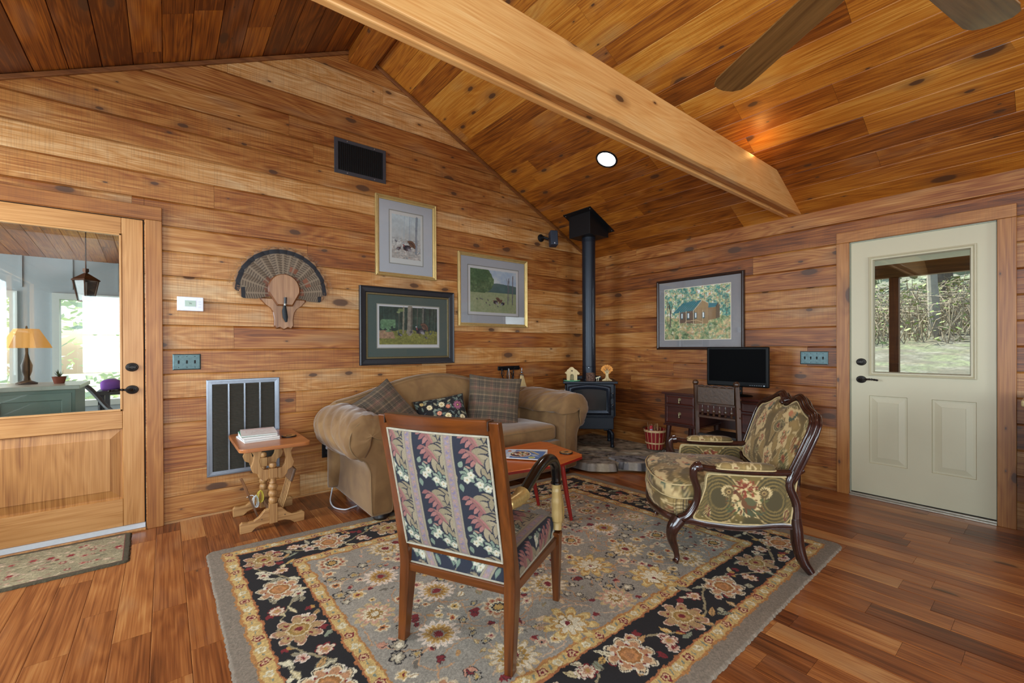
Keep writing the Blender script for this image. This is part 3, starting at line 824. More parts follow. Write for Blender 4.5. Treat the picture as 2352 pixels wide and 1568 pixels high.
def shade_noise(cv, seed, sc, amt, x0=0, x1=1e9, y0=0, y1=1e9):
    X, Y = np.meshgrid(cv.xs, cv.ys); n = fbm(X * sc, Y * sc, seed) - .5
    mk = (X >= x0) & (X <= x1) & (Y >= y0) & (Y <= y1)
    cv.a[mk] = np.clip(cv.a[mk] * (1 + n[mk][:, None] * amt), 0, 1)
def turkey(cv, x, y, s, fan=True, flip=1, al=1.0):
    """small strutting gobbler; s = body size"""
    if fan:
        cv.blob(x + flip * s * .55, y + s * .55, s * .85, lambda th: np.where(np.abs(np.mod(th - (0.9 if flip > 0 else pi - .9) + pi, 2 * pi) - pi) < 1.35, 1.0, 0.25), '5a4034', al)
        cv.blob(x + flip * s * .55, y + s * .55, s * .78, lambda th: np.where(np.abs(np.mod(th - (0.9 if flip > 0 else pi - .9) + pi, 2 * pi) - pi) < 1.3, 1.0, 0.2), '8a6350', al * .8)
        cv.blob(x + flip * s * .55, y + s * .55, s * .62, lambda th: np.where(np.abs(np.mod(th - (0.9 if flip > 0 else pi - .9) + pi, 2 * pi) - pi) < 1.3, 1.0, 0.2), '4c3630', al)
        for k in range(9):
            a = (0.9 if flip > 0 else pi - .9) - 1.2 + 2.4 * k / 8
            cv.seg(x + flip * s * .5, y + s * .5, x + flip * s * .55 + cos(a) * s * .75, y + s * .55 + sin(a) * s * .75, s * .04, 'b08c74', .7)
    cv.ell(x, y + s * .2, s * .62, s * .42, '38363f', .25 * flip, al)
    cv.ell(x + flip * s * .3, y + s * .05, s * .42, s * .3, '6a6470', -.2 * flip, al)
    cv.ell(x + flip * s * .45, y - s * .12, s * .36, s * .2, 'b9b6bc', -.5 * flip, al * .9)
    cv.ell(x - flip * s * .35, y + s * .3, s * .3, s * .3, '2c3040', 0, al)
    cv.seg(x - flip * s * .5, y + s * .4, x - flip * s * .62, y + s * .75, s * .16, 'b05a58', al)
    cv.ell(x - flip * s * .66, y + s * .82, s * .11, s * .1, 'cfd6e4', 0, al)
    cv.seg(x - flip * s * .1, y - s * .1, x - flip * s * .12, y - s * .5, s * .07, '6a4a40', al); cv.seg(x + flip * s * .12, y - s * .1, x + flip * s * .12, y - s * .5, s * .07, '6a4a40', al)
def hen(cv, x, y, s, flip=1, col='4a4650'):
    cv.ell(x, y, s * .6, s * .34, col, -.35 * flip); cv.ell(x + flip * s * .25, y - s * .1, s * .4, s * .2, '8f8c96', -.4 * flip)
    cv.seg(x - flip * s * .4, y + s * .1, x - flip * s * .62, y + s * .65, s * .15, col); cv.ell(x - flip * s * .64, y + s * .7, s * .1, s * .09, 'a8b0bc')
    cv.seg(x, y - s * .2, x, y - s * .65, s * .06, '5a4640'); cv.seg(x + s * .12, y - s * .2, x + s * .14, y - s * .65, s * .06, '5a4640')

# print 1: misty wood with a gobbler (upright gold frame)
cv = Cv(.348, .50, .0025, 'f2f2f0')
X, Y = np.meshgrid(cv.xs, cv.ys); inn = (X > .03) & (X < .318) & (Y > .055) & (Y < .465)
g_ = np.clip((Y - .055) / .41, 0, 1)[..., None]
base = np.array(hx('d8cfc8')) * (1 - g_) + np.array(hx('dcebf2')) * g_
n = fbm(X * 25, Y * 25, 4)[..., None]
pic = base * (0.9 + .2 * n); low = (Y < .25)[..., None]; pic = np.where(low, pic * (0.72 + .5 * fbm(X * 60, Y * 90, 9)[..., None]), pic)
cv.a[inn] = np.clip(pic[inn], 0, 1)
for (x, w, c, al) in ((.275, .022, '8d97a6', .75), (.205, .008, 'aabccb', .7), (.22, .004, 'aabccb', .6), (.15, .006, 'c4d6e2', .7), (.11, .004, 'cfdfe8', .6)):
    cv.curve([(x - .004, .22 if w < .02 else .12), (x, .34), (x + .006, .462)], w, c, al)
for i in range(70):
    x = random.uniform(.04, .31); y = random.uniform(.06, .23); cv.ell(x, y, random.uniform(.003, .012), random.uniform(.002, .006), random.choice(['8ea6b4', 'c8a898', 'b98f80', 'e6e0da', '7f8fa0', 'dcc8b8']), random.uniform(-.5, .5), .6)
turkey(cv, .18, .15, .062); hen(cv, .095, .15, .04, -1, '5a4c54'); hen(cv, .07, .215, .02, 1, '6a7080')
picture('upright gold-framed print of a strutting turkey in a misty wood, topmost on the board wall', onA(-2.908, 1.872), .609, .735, GOLD_R, M_GOLD,
        'd9dde6', (.129, .132, .121, .115), cv, mat2='a9aaa4')

# print 2: dark wood with turkeys (wide black frame)
cv = Cv(.64, .40, .0026, 'efedf0')
X, Y = np.meshgrid(cv.xs, cv.ys); inn = (X > .025) & (X < .615) & (Y > .036) & (Y < .377)
n1 = fbm(X * 18, Y * 18, 5); n2 = fbm(X * 55, Y * 90, 15); n3 = fbm(X * 90, Y * 9, 25)
forest = np.stack([.17 + .22 * n1 * n3, .24 + .30 * n1 * n3, .22 + .26 * n1 * n3], -1)
grass = np.stack([.42 + .28 * n2, .44 + .24 * n2, .24 + .12 * n2], -1)
path = np.stack([.62 + .2 * n2, .50 + .16 * n2, .42 + .1 * n2], -1)
lev = .15 + .03 * n1
pic = np.where((Y < lev)[..., None], grass, forest)
mk = (Y < lev) & (Y > .09) & (X < .16 - (Y - .15) * .3) & (n1 > .35); pic = np.where(mk[..., None], path, pic)
mk = (X > .03) & (X < .18) & (Y > .15) & (Y < .26) & (n1 > .42); pic = np.where(mk[..., None], np.stack([.35 + .2 * n2, .5 + .2 * n2, .35 + .2 * n2], -1), pic)
cv.a[inn] = np.clip(pic[inn], 0, 1)
for (x, w, c) in ((.325, .05, 'a39a8c'), (.26, .017, '9c9684'), (.46, .018, '7e7f78'), (.40, .008, '6e6d68'), (.48, .012, '2c3a40'), (.53, .008, '2a3638'), (.215, .007, '6a7468'), (.56, .006, '5c6a62'), (.59, .007, '505e58'), (.44, .006, '505c50')):
    cv.curve([(x - .004, .14), (x, .25), (x + .003, .375)], w, c)
    if w > .03: cv.poly([(x - .04, .14), (x - .02, .2), (x + .02, .2), (x + .035, .14)], c); cv.curve([(x + .016, .15), (x + .02, .37)], .018, '6e6a62')
shade_noise(cv, 77, 70, .35, .025, .615, .036, .377)
for i in range(60):
    cv.seg(*(lambda x, y: (x, y, x + random.uniform(-.004, .004), y + .014))(random.uniform(.03, .61), random.uniform(.04, .14)), .002, random.choice(['b3ae5e', '8a9350', '5f6c38', 'c8bd78']))
cv.ell(.235, .35, .03, .015, 'a8b878', 0, .7); cv.ell(.21, .33, .018, .009, 'c0cc90', 0, .7)
turkey(cv, .43, .15, .062); hen(cv, .225, .125, .036, 1, '3c4650'); hen(cv, .33, .15, .022, -1); hen(cv, .495, .1, .026, 1); hen(cv, .54, .135, .022, -1, '4a5664')
BLK_R = [(0, -.030), (.006, -.036), (.012, -.032), (.016, -.028), (.05, -.024), (.056, -.018)]
picture('wide black-framed print of turkeys in a dark wood, lowest of the pictures above the sofa', onA(-3.056, 1.059), .954, .708, BLK_R, M_BLACKFR,
        '5f6f6a', (.157, .157, .150, .150), cv, liner=.018, mat2='b9b7aa')

# print 3: meadow (squarer gold frame)
cv = Cv(.625, .50, .0026, 'f0eff2')
X, Y = np.meshgrid(cv.xs, cv.ys); inn = (X > .032) & (X < .593) & (Y > .035) & (Y < .468)
n1 = fbm(X * 14, Y * 14, 6); n2 = fbm(X * 60, Y * 60, 16)
sky = np.stack([.60 + .4 * n1, .72 + .28 * n1, .88 + .1 * n1], -1)
hill = np.stack([.30 + .1 * n1, .42 + .1 * n1, .42 + .1 * n1], -1)
mead = np.stack([.62 + .16 * n2, .68 + .12 * n2, .50 + .14 * n2], -1)
tree = np.stack([.26 + .26 * n2 * n1 * 2, .38 + .26 * n2 * n1 * 2, .26 + .2 * n2 * n1 * 2], -1)
pic = np.where((Y < .24)[..., None], mead, sky)
mk = (Y >= .24) & (Y < .24 + .085 * (1 - ((X - .42) / .4) ** 2) + .02 * n1); pic = np.where(mk[..., None], hill, pic)
mk = ((X - .13) ** 2 / .17 ** 2 + (Y - .36) ** 2 / .15 ** 2 < .75 + .5 * n1) & (Y > .23) & (X < .34); pic = np.where(mk[..., None], tree, pic)
cv.a[inn] = np.clip(pic[inn], 0, 1)
for x, w in ((.545, .011), (.487, .009), (.50, .004)): cv.curve([(x - .003, .13), (x + .002, .3), (x + .005, .43 if w > .01 else .4)], w, '7a7480')
cv.curve([(.487, .3), (.468, .4)], .004, '8b8690'); cv.curve([(.489, .33), (.51, .41)], .004, '8b8690')
for i in range(26): cv.seg(.05 + i * .009, .235, .05 + i * .009, .29 + .01 * (i % 3), .002, '4c5a48', .6)
turkey(cv, .33, .135, .042, True, 1); turkey(cv, .42, .125, .034, True, -1)
for (x, y) in ((.11, .165), (.15, .17), (.17, .165), (.24, .16), (.22, .13), (.26, .11), (.36, .10)): hen(cv, x, y, .016)
picture('landscape gold-framed meadow print with turkeys, rightmost on the board wall', onA(-2.046, 1.437, .0), .925, .766, GOLD_R, M_GOLD,
        'c9cbd4', (.118, .118, .118, .118), cv, mat2='9a9892')

# print 4: cabin watercolour on the right wall
cv = Cv(.665, .505, .0026, 'e6dcc4')
X, Y = np.meshgrid(cv.xs, cv.ys); inn = (X > .006) & (X < .659) & (Y > .006) & (Y < .499)
n1 = fbm(X * 12, Y * 12, 8); n2 = fbm(X * 40, Y * 40, 18); n3 = fbm(X * 30 + 9, Y * 30, 28)
pal = [hx('4e8f86'), hx('8fb49a'), hx('c9c38a'), hx('dfe6dc'), hx('5d7f63'), hx('cf9a6a')]
pic = np.zeros(X.shape + (3,)); q = n2 * .6 + n3 * .4
for k, (lo, c) in enumerate(zip((0, .34, .44, .52, .6, .68), (pal[4], pal[0], pal[1], pal[2], pal[3], pal[5]))): pic[q >= lo] = c
gr = np.zeros_like(pic); q2 = n3 * .5 + n2 * .5
for lo, c in zip((0, .38, .47, .55, .64), (hx('5a6f4a'), hx('7f9468'), hx('a5a878'), hx('c2ab7a'), hx('d3b48a'))): gr[q2 >= lo] = c
pic = np.where((Y < .19 + .05 * n1)[..., None], gr, pic); pic *= (.82 + .36 * n1)[..., None]
cv.a[inn] = np.clip(pic[inn], 0, 1)
cv.curve([(.065, .13), (.068, .28), (.05, .36)], .012, '54443c'); cv.curve([(.068, .25), (.1, .36)], .007, '5c4c42'); cv.curve([(.04, .13), (.035, .42)], .006, '6e5c4c')
shade_noise(cv, 91, 90, .5, .006, .659, .006, .499)
for i in range(500):
    x = random.uniform(.01, .655); y = random.uniform(.20, .49); cv.ell(x, y, random.uniform(.002, .007), random.uniform(.002, .006), random.choice(['3f6f6a', '2f5a58', '8fbab0', 'e8e4c8', 'd6b070', '5a8a78', '466a4c']), random.uniform(-1, 1), .6)
for i in range(30):
    x = random.uniform(.01, .65); cv.curve([(x, random.uniform(.15, .3)), (x + random.uniform(-.02, .02), random.uniform(.35, .48))], .002, '5c5248', .7)
cv.poly([(.165, .275), (.39, .285), (.39, .15), (.165, .165)], '6b5444'); cv.poly([(.32, .15), (.32, .29), (.40, .37), (.455, .34), (.455, .15)], 'a58760')
cv.poly([(.09, .26), (.20, .355), (.395, .372), (.31, .278)], '2f6f78')
for i in range(9): cv.seg(.10 + i * .025, .263, .205 + i * .0235, .358, .0025, '48909a')
cv.curve([(.31, .277), (.398, .372), (.455, .338)], .006, 'cfc0a0'); cv.poly([(.455, .295), (.53, .30), (.55, .33), (.46, .338)], '2f7380')
cv.poly([(.455, .18), (.455, .295), (.525, .295), (.525, .19)], '8d704e'); cv.poly([(.525, .19), (.525, .30), (.545, .33), (.562, .30), (.562, .2)], '6d5a44'); cv.curve([(.525, .298), (.547, .333), (.57, .298)], .005, '3f382f')
for i in range(22): cv.seg(.322 + i * .0062, .155, .322 + i * .0062, .30, .0012, '74593e', .7)
for x in (.19, .255, .33, .405): cv.rect(x - .012, x + .014, .20, .26, '3e5a60'); cv.rect(x - .004, x + .010, .21, .255, 'dfe8ec')
for x in (.165, .235, .31, .4): cv.seg(x, .14, x, .275, .004, 'd9c6a2')
cv.curve([(.19, .125), (.235, .18), (.34, .185), (.40, .165)], .005, 'd2b48c'); cv.curve([(.19, .10), (.235, .135), (.40, .13)], .005, 'b99a72')
for i in range(16): cv.seg(.2 + i * .013, .12, .205 + i * .0125, .165, .003, '8f7458')
for i in range(220):
    x = random.uniform(.02, .64); y = random.uniform(.01, .15) if i % 2 else random.uniform(.36, .49); cv.ell(x, y, random.uniform(.004, .014), random.uniform(.003, .009), random.choice(['d8b58c', 'e6d8a8', '6f9478', '4f7a6c', 'c98f74', 'a9c2a4', 'f0ead8']), random.uniform(-1, 1), .55)
BRN_R = [(0, -.020), (.004, -.026), (.014, -.028), (.026, -.022), (.030, -.014)]
picture('dark wood framed watercolour of a green-roofed cabin on the wall above the desk', onB(-.995, 1.180, 0.0), .957, .772, BRN_R, M_BROWNFR,
        '87868a', (.090, .128, .104, .102), cv)

# ---- supply register (high, black louvres)
def flat_item(name, label, cat, loc): return tag(empty(name, loc), label, cat)
M_REG = plain('register_grey_metal', '4a4f5a', 0.38, 0.6, 0.12, 60)
M_BLACK = plain('matt_black', '08090b', 0.75)
o = flat_item('air_register', 'dark metal air register with black louvres high on the board wall', 'vent', (-3.03, 0, 2.714))
mb = MB(); ringbox(mb, lambda u, w, t: (u, t, w), -.228, .228, 0, .301, [(0, 0), (0, -.006), (.003, -.009), (.030, -.009), (.032, -.003)])
fr = mb.build('register_frame', M_REG, o)
fr.location = (-3.03 * 0, 0, 0)
mb = MB(); mb.box(-.200, .200, -.0035, -.001, .028, .273); mb.build('duct_opening', M_BLACK, o)
mb = MB()
for i in range(22):
    x = -.19 + .38 * i / 21; mb.obox((x, -.006, .15), (0, 0, .121), (.004, .003, 0), (.0004, -.0006, 0))
mb.build('louvres', plain('louvre_black', '15161a', .5, .3), o)
for x in (-.12, .12):
    for z in (.014, .287): mb = MB(); mb.lathe([(.0, .0115), (.004, .0115), (.005, .009)], 10, (x, 0, z), (0, -1, 0)); mb.build('screw', plain('screw_steel', 'a8abb0', .3, .9), o, smooth=True)

# ---- return air grille (low, large)
o = flat_item('return_air_grille', 'large metal return air grille with fine slats low on the board wall', 'vent', (-3.925, 0, .281))
M_GR = plain('grille_steel', '8a929e', 0.3, 0.75, 0.1, 30)
W2, H2 = .237, .706
mb = MB(); ringbox(mb, lambda u, w, t: (u, t, w), -W2, W2, 0, H2, [(0, 0), (0, -.010), (.004, -.014), (.010, -.014), (.011, -.010), (.034, -.009), (.035, -.004)])
mb.build('grille_frame', M_GR, o)
mb = MB(); mb.box(-W2 + .03, W2 - .03, -.003, -.001, .03, H2 - .03); mb.build('filter', plain('filter_dusty', '2c2a26', .9, 0, .3, 80), o)
for k in (-1, 0, 1): mb = MB(); mb.box(k * .1015 - .005, k * .1015 + .005, -.0125, -.006, .034, H2 - .034); mb.build('mullion', M_GR, o)
mb = MB(); nsl = 62
for c_ in range(4):
    xa = -.203 + c_ * .1015 + .005; xb = xa + .0915
    for i in range(nsl):
        z = .042 + (H2 - .084) * i / (nsl - 1); mb.obox(((xa + xb) / 2, -.0075, z), ((xb - xa) / 2, 0, 0), (0, .0035, .0028), (0, .0003, -.0004))
mb.build('slats', plain('slat_bronze', '6c675c', .4, .6, .1), o)

# ---- thermostat
o = flat_item('thermostat', 'white thermostat with a grey screen reading 74 beside the wooden door', 'thermostat', (-4.2515, 0, 1.4815))
mb = MB(); mb.box(-.0755, .0755, -.026, 0, 0, .0985); mb.build('body', plain('white_plastic', 'dfe2ee', .4), o, bevel=.004)
mb = MB(); mb.box(-.032, .030, -.0275, -.0255, .031, .073); mb.build('screen', plain('lcd_green_grey', '9fb5a6', .3), o)
mb = MB()
def seg7(x, z, segs, s=.0055):
    P = {'a': (0, 2, 1, 2), 'b': (1, 1, 1, 2), 'c': (1, 0, 1, 1), 'd': (0, 0, 1, 0), 'e': (0, 0, 0, 1), 'f': (0, 1, 0, 2), 'g': (0, 1, 1, 1)}
    for q in segs:
        a, b, c, d = P[q]; p = Vector((x + a * s, -.0278, z + b * s)); r = Vector((x + c * s, -.0278, z + d * s))
        dv = (r - p) / 2; sd = Vector((dv.z, 0, -dv.x)).normalized() * .0009; mb.obox((p + r) / 2, dv * .9, sd, (0, .0003, 0))
seg7(-.010, .046, 'abc'); seg7(-.0005, .046, 'fgbc')
mb.build('digits', plain('lcd_dark', '3a4a44', .5), o)
for z in (.064, .046, .026): mb = MB(); mb.box(.045, .061, -.0268, -.0258, z, z + .006); mb.build('button', plain('white_button', 'cdd2de', .4), o)

# ---- switch plates
def switch_plate(label, mapf, w, h, n, loc):
    o = tag(empty('light_switch_plate', loc), label, 'light switch')
    mb = MB(); ringbox(mb, mapf, -w / 2, w / 2, 0, h, [(0, 0), (0.001, -.004), (.007, -.007), (.012, -.0072)])
    mb.add([mapf(-w / 2 + .012, .012, -.0072), mapf(w / 2 - .012, .012, -.0072), mapf(w / 2 - .012, h - .012, -.0072), mapf(-w / 2 + .012, h - .012, -.0072)], [(0, 1, 2, 3)])
    mb.build('plate', plain('pewter_plate', '4c5e60', .4, .7, .45, 55), o)
    for i in range(n):
        u = -w / 2 + w * (i + .5) / n * .86 + w * .07
        def bx(a, b, c, d, t0, t1):
            m2 = MB(); vs = [mapf(x, z, t) for t in (t0, t1) for z in (c, d) for x in (a, b)]
            m2.add(vs, [(0, 1, 3, 2), (4, 6, 7, 5), (0, 4, 5, 1), (2, 3, 7, 6), (0, 2, 6, 4), (1, 5, 7, 3)]); return m2
        bx(u - .005, u + .005, h * .5 - .012, h * .5 + .012, -.0078, -.007).build('toggle_slot', M_BLACK, o)
        bx(u - .003, u + .003, h * .5 - .001, h * .5 + .008, -.018, -.0078).build('toggle', M_BLACK, o)
        for z in (.018, h - .018):
            m2 = MB(); c0 = mapf(u, z, -.0072); c1 = Vector(mapf(u, z, -.0085)) - Vector(c0); m2.lathe([(.003, 0), (.0025, .001)], 8, c0, c1); m2.build('screw', M_IRON, o)
    return o
switch_plate('pewter three-gang light switch plate beside the wooden door', lambda u, w, t: (u, t, w), .161, .112, 3, (-4.2735, 0, 1.065))
switch_plate('pewter four-gang light switch plate beside the painted door', lambda u, w, t: (t, u, w), .209, .115, 4, (0, -2.524, 1.0535))

# ---- electrical outlet
o = flat_item('electrical_outlet', 'black electrical outlet low on the board wall behind the sofa arm', 'outlet', (-3.326, 0, .296))
mb = MB(); mb.box(-.046, .046, -.006, 0, 0, .118); mb.build('plate', plain('black_plate', '101013', .35), o, bevel=.003)
for z in (.036, .082): mb = MB(); mb.lathe([(.0, .0085), (.015, .0085), (.017, .006)], 16, (0, 0, z), (0, -1, 0)); mb.build('socket', M_BLACK, o, smooth=True)

# ---- surround speaker
o = flat_item('wall_speaker', 'small dark blue-grey speaker on a bracket under the ceiling near the stove pipe', 'speaker', (-.86, 0, 2.49))
mb = MB(); mb.lathe([(.0, 0), (.045, 0), (.045, .012), (.02, .02), (.016, .06)], 20, (-.03, 0, .02), (0, -1, 0)); mb.tube([(-.03, -.05, .02), (.02, -.085, .0)], .016, 10)
mb.build('bracket', M_IRON, o, smooth=True)
mb = MB(); mb.box(-.045, .045, -.05, .05, -.088, .088)
Ms = Matrix.Translation((.055, -.13, .0)) @ Matrix.Rotation(radians(-28), 4, 'Z') @ Matrix.Rotation(radians(-9), 4, 'X')
sp = mb.build('cabinet', plain('speaker_blue_grey', '2a3240', .55, .1, .1, 300), o, bevel=.01, bseg=3, M=Ms)
mb = MB(); mb.box(-.004, .004, -.052, -.050, -.078, -.064); mb.build('badge', plain('badge_white', 'd8dade', .4), o, M=Ms)

# ---- turkey tail mount
o = tag(empty('turkey_tail_mount', (-3.655, 0, 1.36)), 'fanned turkey tail mounted on a wooden plaque beside the thermostat', 'wall mount')
M_FEATHER = painted('feathers', 0.75, sheen=.2)
FC = Vector((-.005, -.02, .285))
NF = 19
for i in range(NF):
    a = radians(182 - 184 * i / (NF - 1)) ; L = .335 + .03 * sin(pi * i / (NF - 1)); W = .043
    if i in (0, NF - 1): L = .30
    nu, nv = 9, 90
    U = np.linspace(-1, 1, nu)[None, :]; Vv = np.linspace(.09, 1, nv)[:, None]
    prof = W * np.clip(Vv * 1.6, 0, 1) * np.where(Vv > .84, np.sqrt(np.clip(1 - ((Vv - .84) / .165) ** 2, .0, 1)), 1.0)
    rag = 1 + .10 * vnoise(Vv * 80 + i * 9, U * 0 + i, 3) * (Vv > .9)
    x = U * prof * rag; r = Vv * L + 0 * U
    yy = -.012 - .0012 * (i if i % 2 else NF - i) * .6 - .006 * Vv - .004 * (1 - U ** 2)
    dx, dz = cos(a), sin(a)
    P = np.stack([FC.x + dx * r + dz * x, FC.y + .02 + yy + 0 * r, FC.z + dz * r - dx * x], -1)
    bars = vnoise(Vv * 46 + 2 * np.abs(U) + i, np.zeros_like(Vv) + .3 * U, 7)
    c1_, c2_ = np.array(hx('80705c')), np.array(hx('43352b'))
    col = c1_ + (c2_ - c1_) * np.clip((np.sin(Vv * 120 + 2.2 * np.abs(U) * 2 + i) * .5 + .5) * .9, 0, 1)[..., None]
    col = np.where((Vv < .42 + .04 * sin(i * 2.0))[..., None], np.array(hx('6d4432')) * (.75 + .5 * bars[..., None]), col)
    if i in (3, 7, 11, 15): col = np.where(((Vv > .5) & (Vv < .62))[..., None], np.array(hx('7a4a34')), col)
    col = np.where(((Vv > .86) & (Vv < .955))[..., None], np.array(hx('1c1c22')), col)
    col = np.where((Vv >= .955)[..., None] & (np.ones_like(U) > 0)[..., None], np.array(hx('8f6a4a')), col)
    col = np.where((np.abs(U) < .05)[..., None] & (Vv < .85)[..., None], np.array(hx('857460')), col)
    gridmesh('tail_feather', nu, nv, P, M_FEATHER, o, col)
mb = MB()  # downy fringe at the feather tips
for k in range(420):
    a = radians(random.uniform(-3, 184)); L = (.365 if 8 < math.degrees(a) < 172 else .305) + random.uniform(-.012, .004)
    p = FC + Vector((cos(a) * L, -.012, sin(a) * L)); d = Vector((cos(a + random.uniform(-.8, .8)), random.uniform(-.4, .3), sin(a + random.uniform(-.8, .8)))) * random.uniform(.012, .03)
    s = Vector((-d.z, 0, d.x)).normalized() * .0008; mb.add([p - s, p + s, p + d], [(0, 1, 2)])
ff = mb.build('feather_fringe', plain('fringe_brown', '8a6a50', .9, 0, .5, 20), o); ff['kind'] = 'stuff'
M_WALNUT = wood('walnut_plaque', '7a5238', 'b08662', 2, .4, 1.0)
M_WALNUTE = wood('walnut_edge', '5c3218', '80502c', 2, .35)
def plaque(name, outl, y0, y1, parent):
    cx = sum(p[0] for p in outl) / len(outl); cz = sum(p[1] for p in outl) / len(outl)
    inn = [(cx + (x - cx) * .92, cz + (z - cz) * .93) for x, z in outl]
    mb = MB(); n = len(outl)
    vs = [(x, y0, z) for x, z in outl] + [(x, y1 + .006, z) for x, z in outl] + [(x, y1, z) for x, z in inn]
    mb.add(vs, [(i, (i + 1) % n, n + (i + 1) % n, n + i) for i in range(n)] + [(n + i, n + (i + 1) % n, 2 * n + (i + 1) % n, 2 * n + i) for i in range(n)])
    e = mb.build(name, M_WALNUTE, parent)
    mb = MB(); mb.add([(x, y1 - .0004, z) for x, z in inn], [tuple(range(n))]); mb.build(name + '_face', M_WALNUT, e)
def sym2(h): return h + [(-x, z) for x, z in reversed(h)]
low = sym2([(0, 0), (.03, .018), (.055, .008), (.07, .03), (.068, .08), (.078, .14), (.10, .175), (.135, .20), (.165, .235), (.165, .25)])
plaque('wall_plaque', low, 0, -.02, o)
up = [(.115 * cos(t), .315 + .125 * sin(t)) for t in np.linspace(radians(-12), radians(192), 28)] + [(-.05, .188), (.06, .188)]
plaque('shield_plaque', up, -.022, -.045, o)
mb = MB(); mb.tube([(.004, -.056, .255), (.003, -.054, .205)], [.010, .0095], 12); mb.build('beard_cap', plain('cap_black', '1d2028', .4), o, smooth=True)
mb = MB(); mb.tube([(.003, -.054, .207), (.0, -.054, .19)], .0085, 12); mb.build('beard_ring', plain('cap_silver', 'b0aca4', .4, .5), o, smooth=True)
mb = MB(); mb.tube([(.0, -.054, .191), (-.002, -.052, .15), (.004, -.05, .10), (.012, -.045, .062)], [.008, .018, .019, .008], 12); mb.build('beard', plain('beard_black', '20262a', .8, 0, .5, 200), o, smooth=True)

# ---- fireplace tools on their rack
M_FIREI = plain('wrought_iron', '1e2024', .35, .8, .3, 60)
o = flat_item('fireplace_tool_rack', 'black iron bar rack holding fireplace tools on the wall behind the sofa', 'tool rack', (-1.385, 0, .985))
mb = MB(); mb.box(-.150, .150, -.014, 0, -.025, .02); mb.build('bar', M_FIREI, o, bevel=.003)
for x in (-.125, -.035, .055, .125):
    mb = MB(); mb.tube([(x, -.014, -.01), (x, -.045, -.012), (x, -.05, .004)], .004, 8); mb.build('hook', M_FIREI, o, smooth=True)
o = flat_item('fireplace_poker', 'black iron poker with a looped handle, leftmost tool on the rack', 'fireplace tool', (-1.51, -.045, .4))
mb = MB(); mb.tube([(0, 0, .58), (.002, 0, .5), (.03, 0, .45), (.03, 0, .40)] + [(.03, 0, .2), (.03, 0, 0.02)], .006, 8); mb.build('shaft', M_FIREI, o, smooth=True)
mb = MB(); mb.tube([(.018 * cos(t) + .012, 0, .53 + .03 * sin(t)) for t in np.linspace(0, 2 * pi, 20)], .004, 6); mb.tube([(.03, 0, .05), (.05, 0, .03), (.062, 0, .05)], .005, 6); mb.build('handle', M_FIREI, o, smooth=True)
o = flat_item('fireplace_tongs', 'iron log tongs with one bright rod, hanging between the poker and the shovel', 'fireplace tool', (-1.42, -.045, .4))
mb = MB(); mb.tube([(-.002, -.01, .58), (.01, -.01, .40), (.022, -.01, .24), (.03, -.01, .05)], .0055, 8); mb.build('bright_rod', plain('polished_steel', 'c8ccd2', .2, 1.0), o, smooth=True)
mb = MB(); mb.tube([(0, 0, .58), (-.02, 0, .50), (-.015, 0, .46), (.0, 0, .43), (-.01, 0, .2), (-.005, 0, .03)], .006, 8); mb.tube([(.03, 0, .54), (.055, 0, .50), (.05, 0, .46), (.03, 0, .44)], .005, 8); mb.build('shaft', M_FIREI, o, smooth=True)
o = flat_item('fireplace_shovel', 'iron fireplace shovel with a twisted handle, between the tongs and the broom', 'fireplace tool', (-1.350, -.045, .38))
mb = MB(); mb.tube([(.002 * sin(i * 1.7), .002 * cos(i * 1.7), .58 - i * .014) for i in range(36)], [.010 if i % 2 else .006 for i in range(36)], 8); mb.build('shaft', M_FIREI, o, smooth=True)
mb = MB(); mb.prism([(-.024, 0), (.024, 0), (.026, .11), (.012, .14), (-.012, .14), (-.026, .11)], lambda u, w, t: (u, t, w - .02), 0, .003); mb.build('scoop', M_FIREI, o)
o = flat_item('hearth_broom', 'straw hearth broom hanging at the right end of the tool rack', 'broom', (-1.225, -.042, .42))
M_STRAW = wood('broom_straw', 'b08f58', 'ead6a4', 2, .85, 2.2)
nb = 44; prof = [(.012, .48), (.022, .475), (.03, .44), (.046, .37), (.06, .29), (.085, .16), (.10, .06), (.104, .0)]
vs = []; fs = []
for r, z in prof:
    for j in range(nb):
        a = 2 * pi * j / nb; rr = r * (1 + .05 * (1 if j % 2 else -1)); vs.append((rr * cos(a) + (.48 - z) * .12, rr * .32 * sin(a), z))
for i in range(len(prof) - 1):
    for j in range(nb): fs.append((i * nb + j, i * nb + (j + 1) % nb, (i + 1) * nb + (j + 1) % nb, (i + 1) * nb + j))
fs.append(tuple(range(nb)))
mb = MB(); mb.add(vs, fs); mb.build('bristles', M_STRAW, o, smooth=True, angle=25)
mb = MB()
for z in (.325, .312): mb.tube([((.052 + (.325 - z) * .6) * cos(t) + (.48 - z) * .12, (.020) * sin(t), z) for t in np.linspace(0, 2 * pi, 24)], .0028, 6)
mb.build('binding', plain('twine_white', 'c9cdd8', .8), o, smooth=True)
mb = MB(); mb.ball((0, 0, .51), .014, 12); mb.tube([(0, 0, .53), (0, 0, .56)], .006, 8); mb.lathe([(.02, .475), (.024, .48), (.022, .486), (.01, .49)], 16); mb.build('knob', plain('knob_steel', '9a9ca2', .3, .9), o, smooth=True)
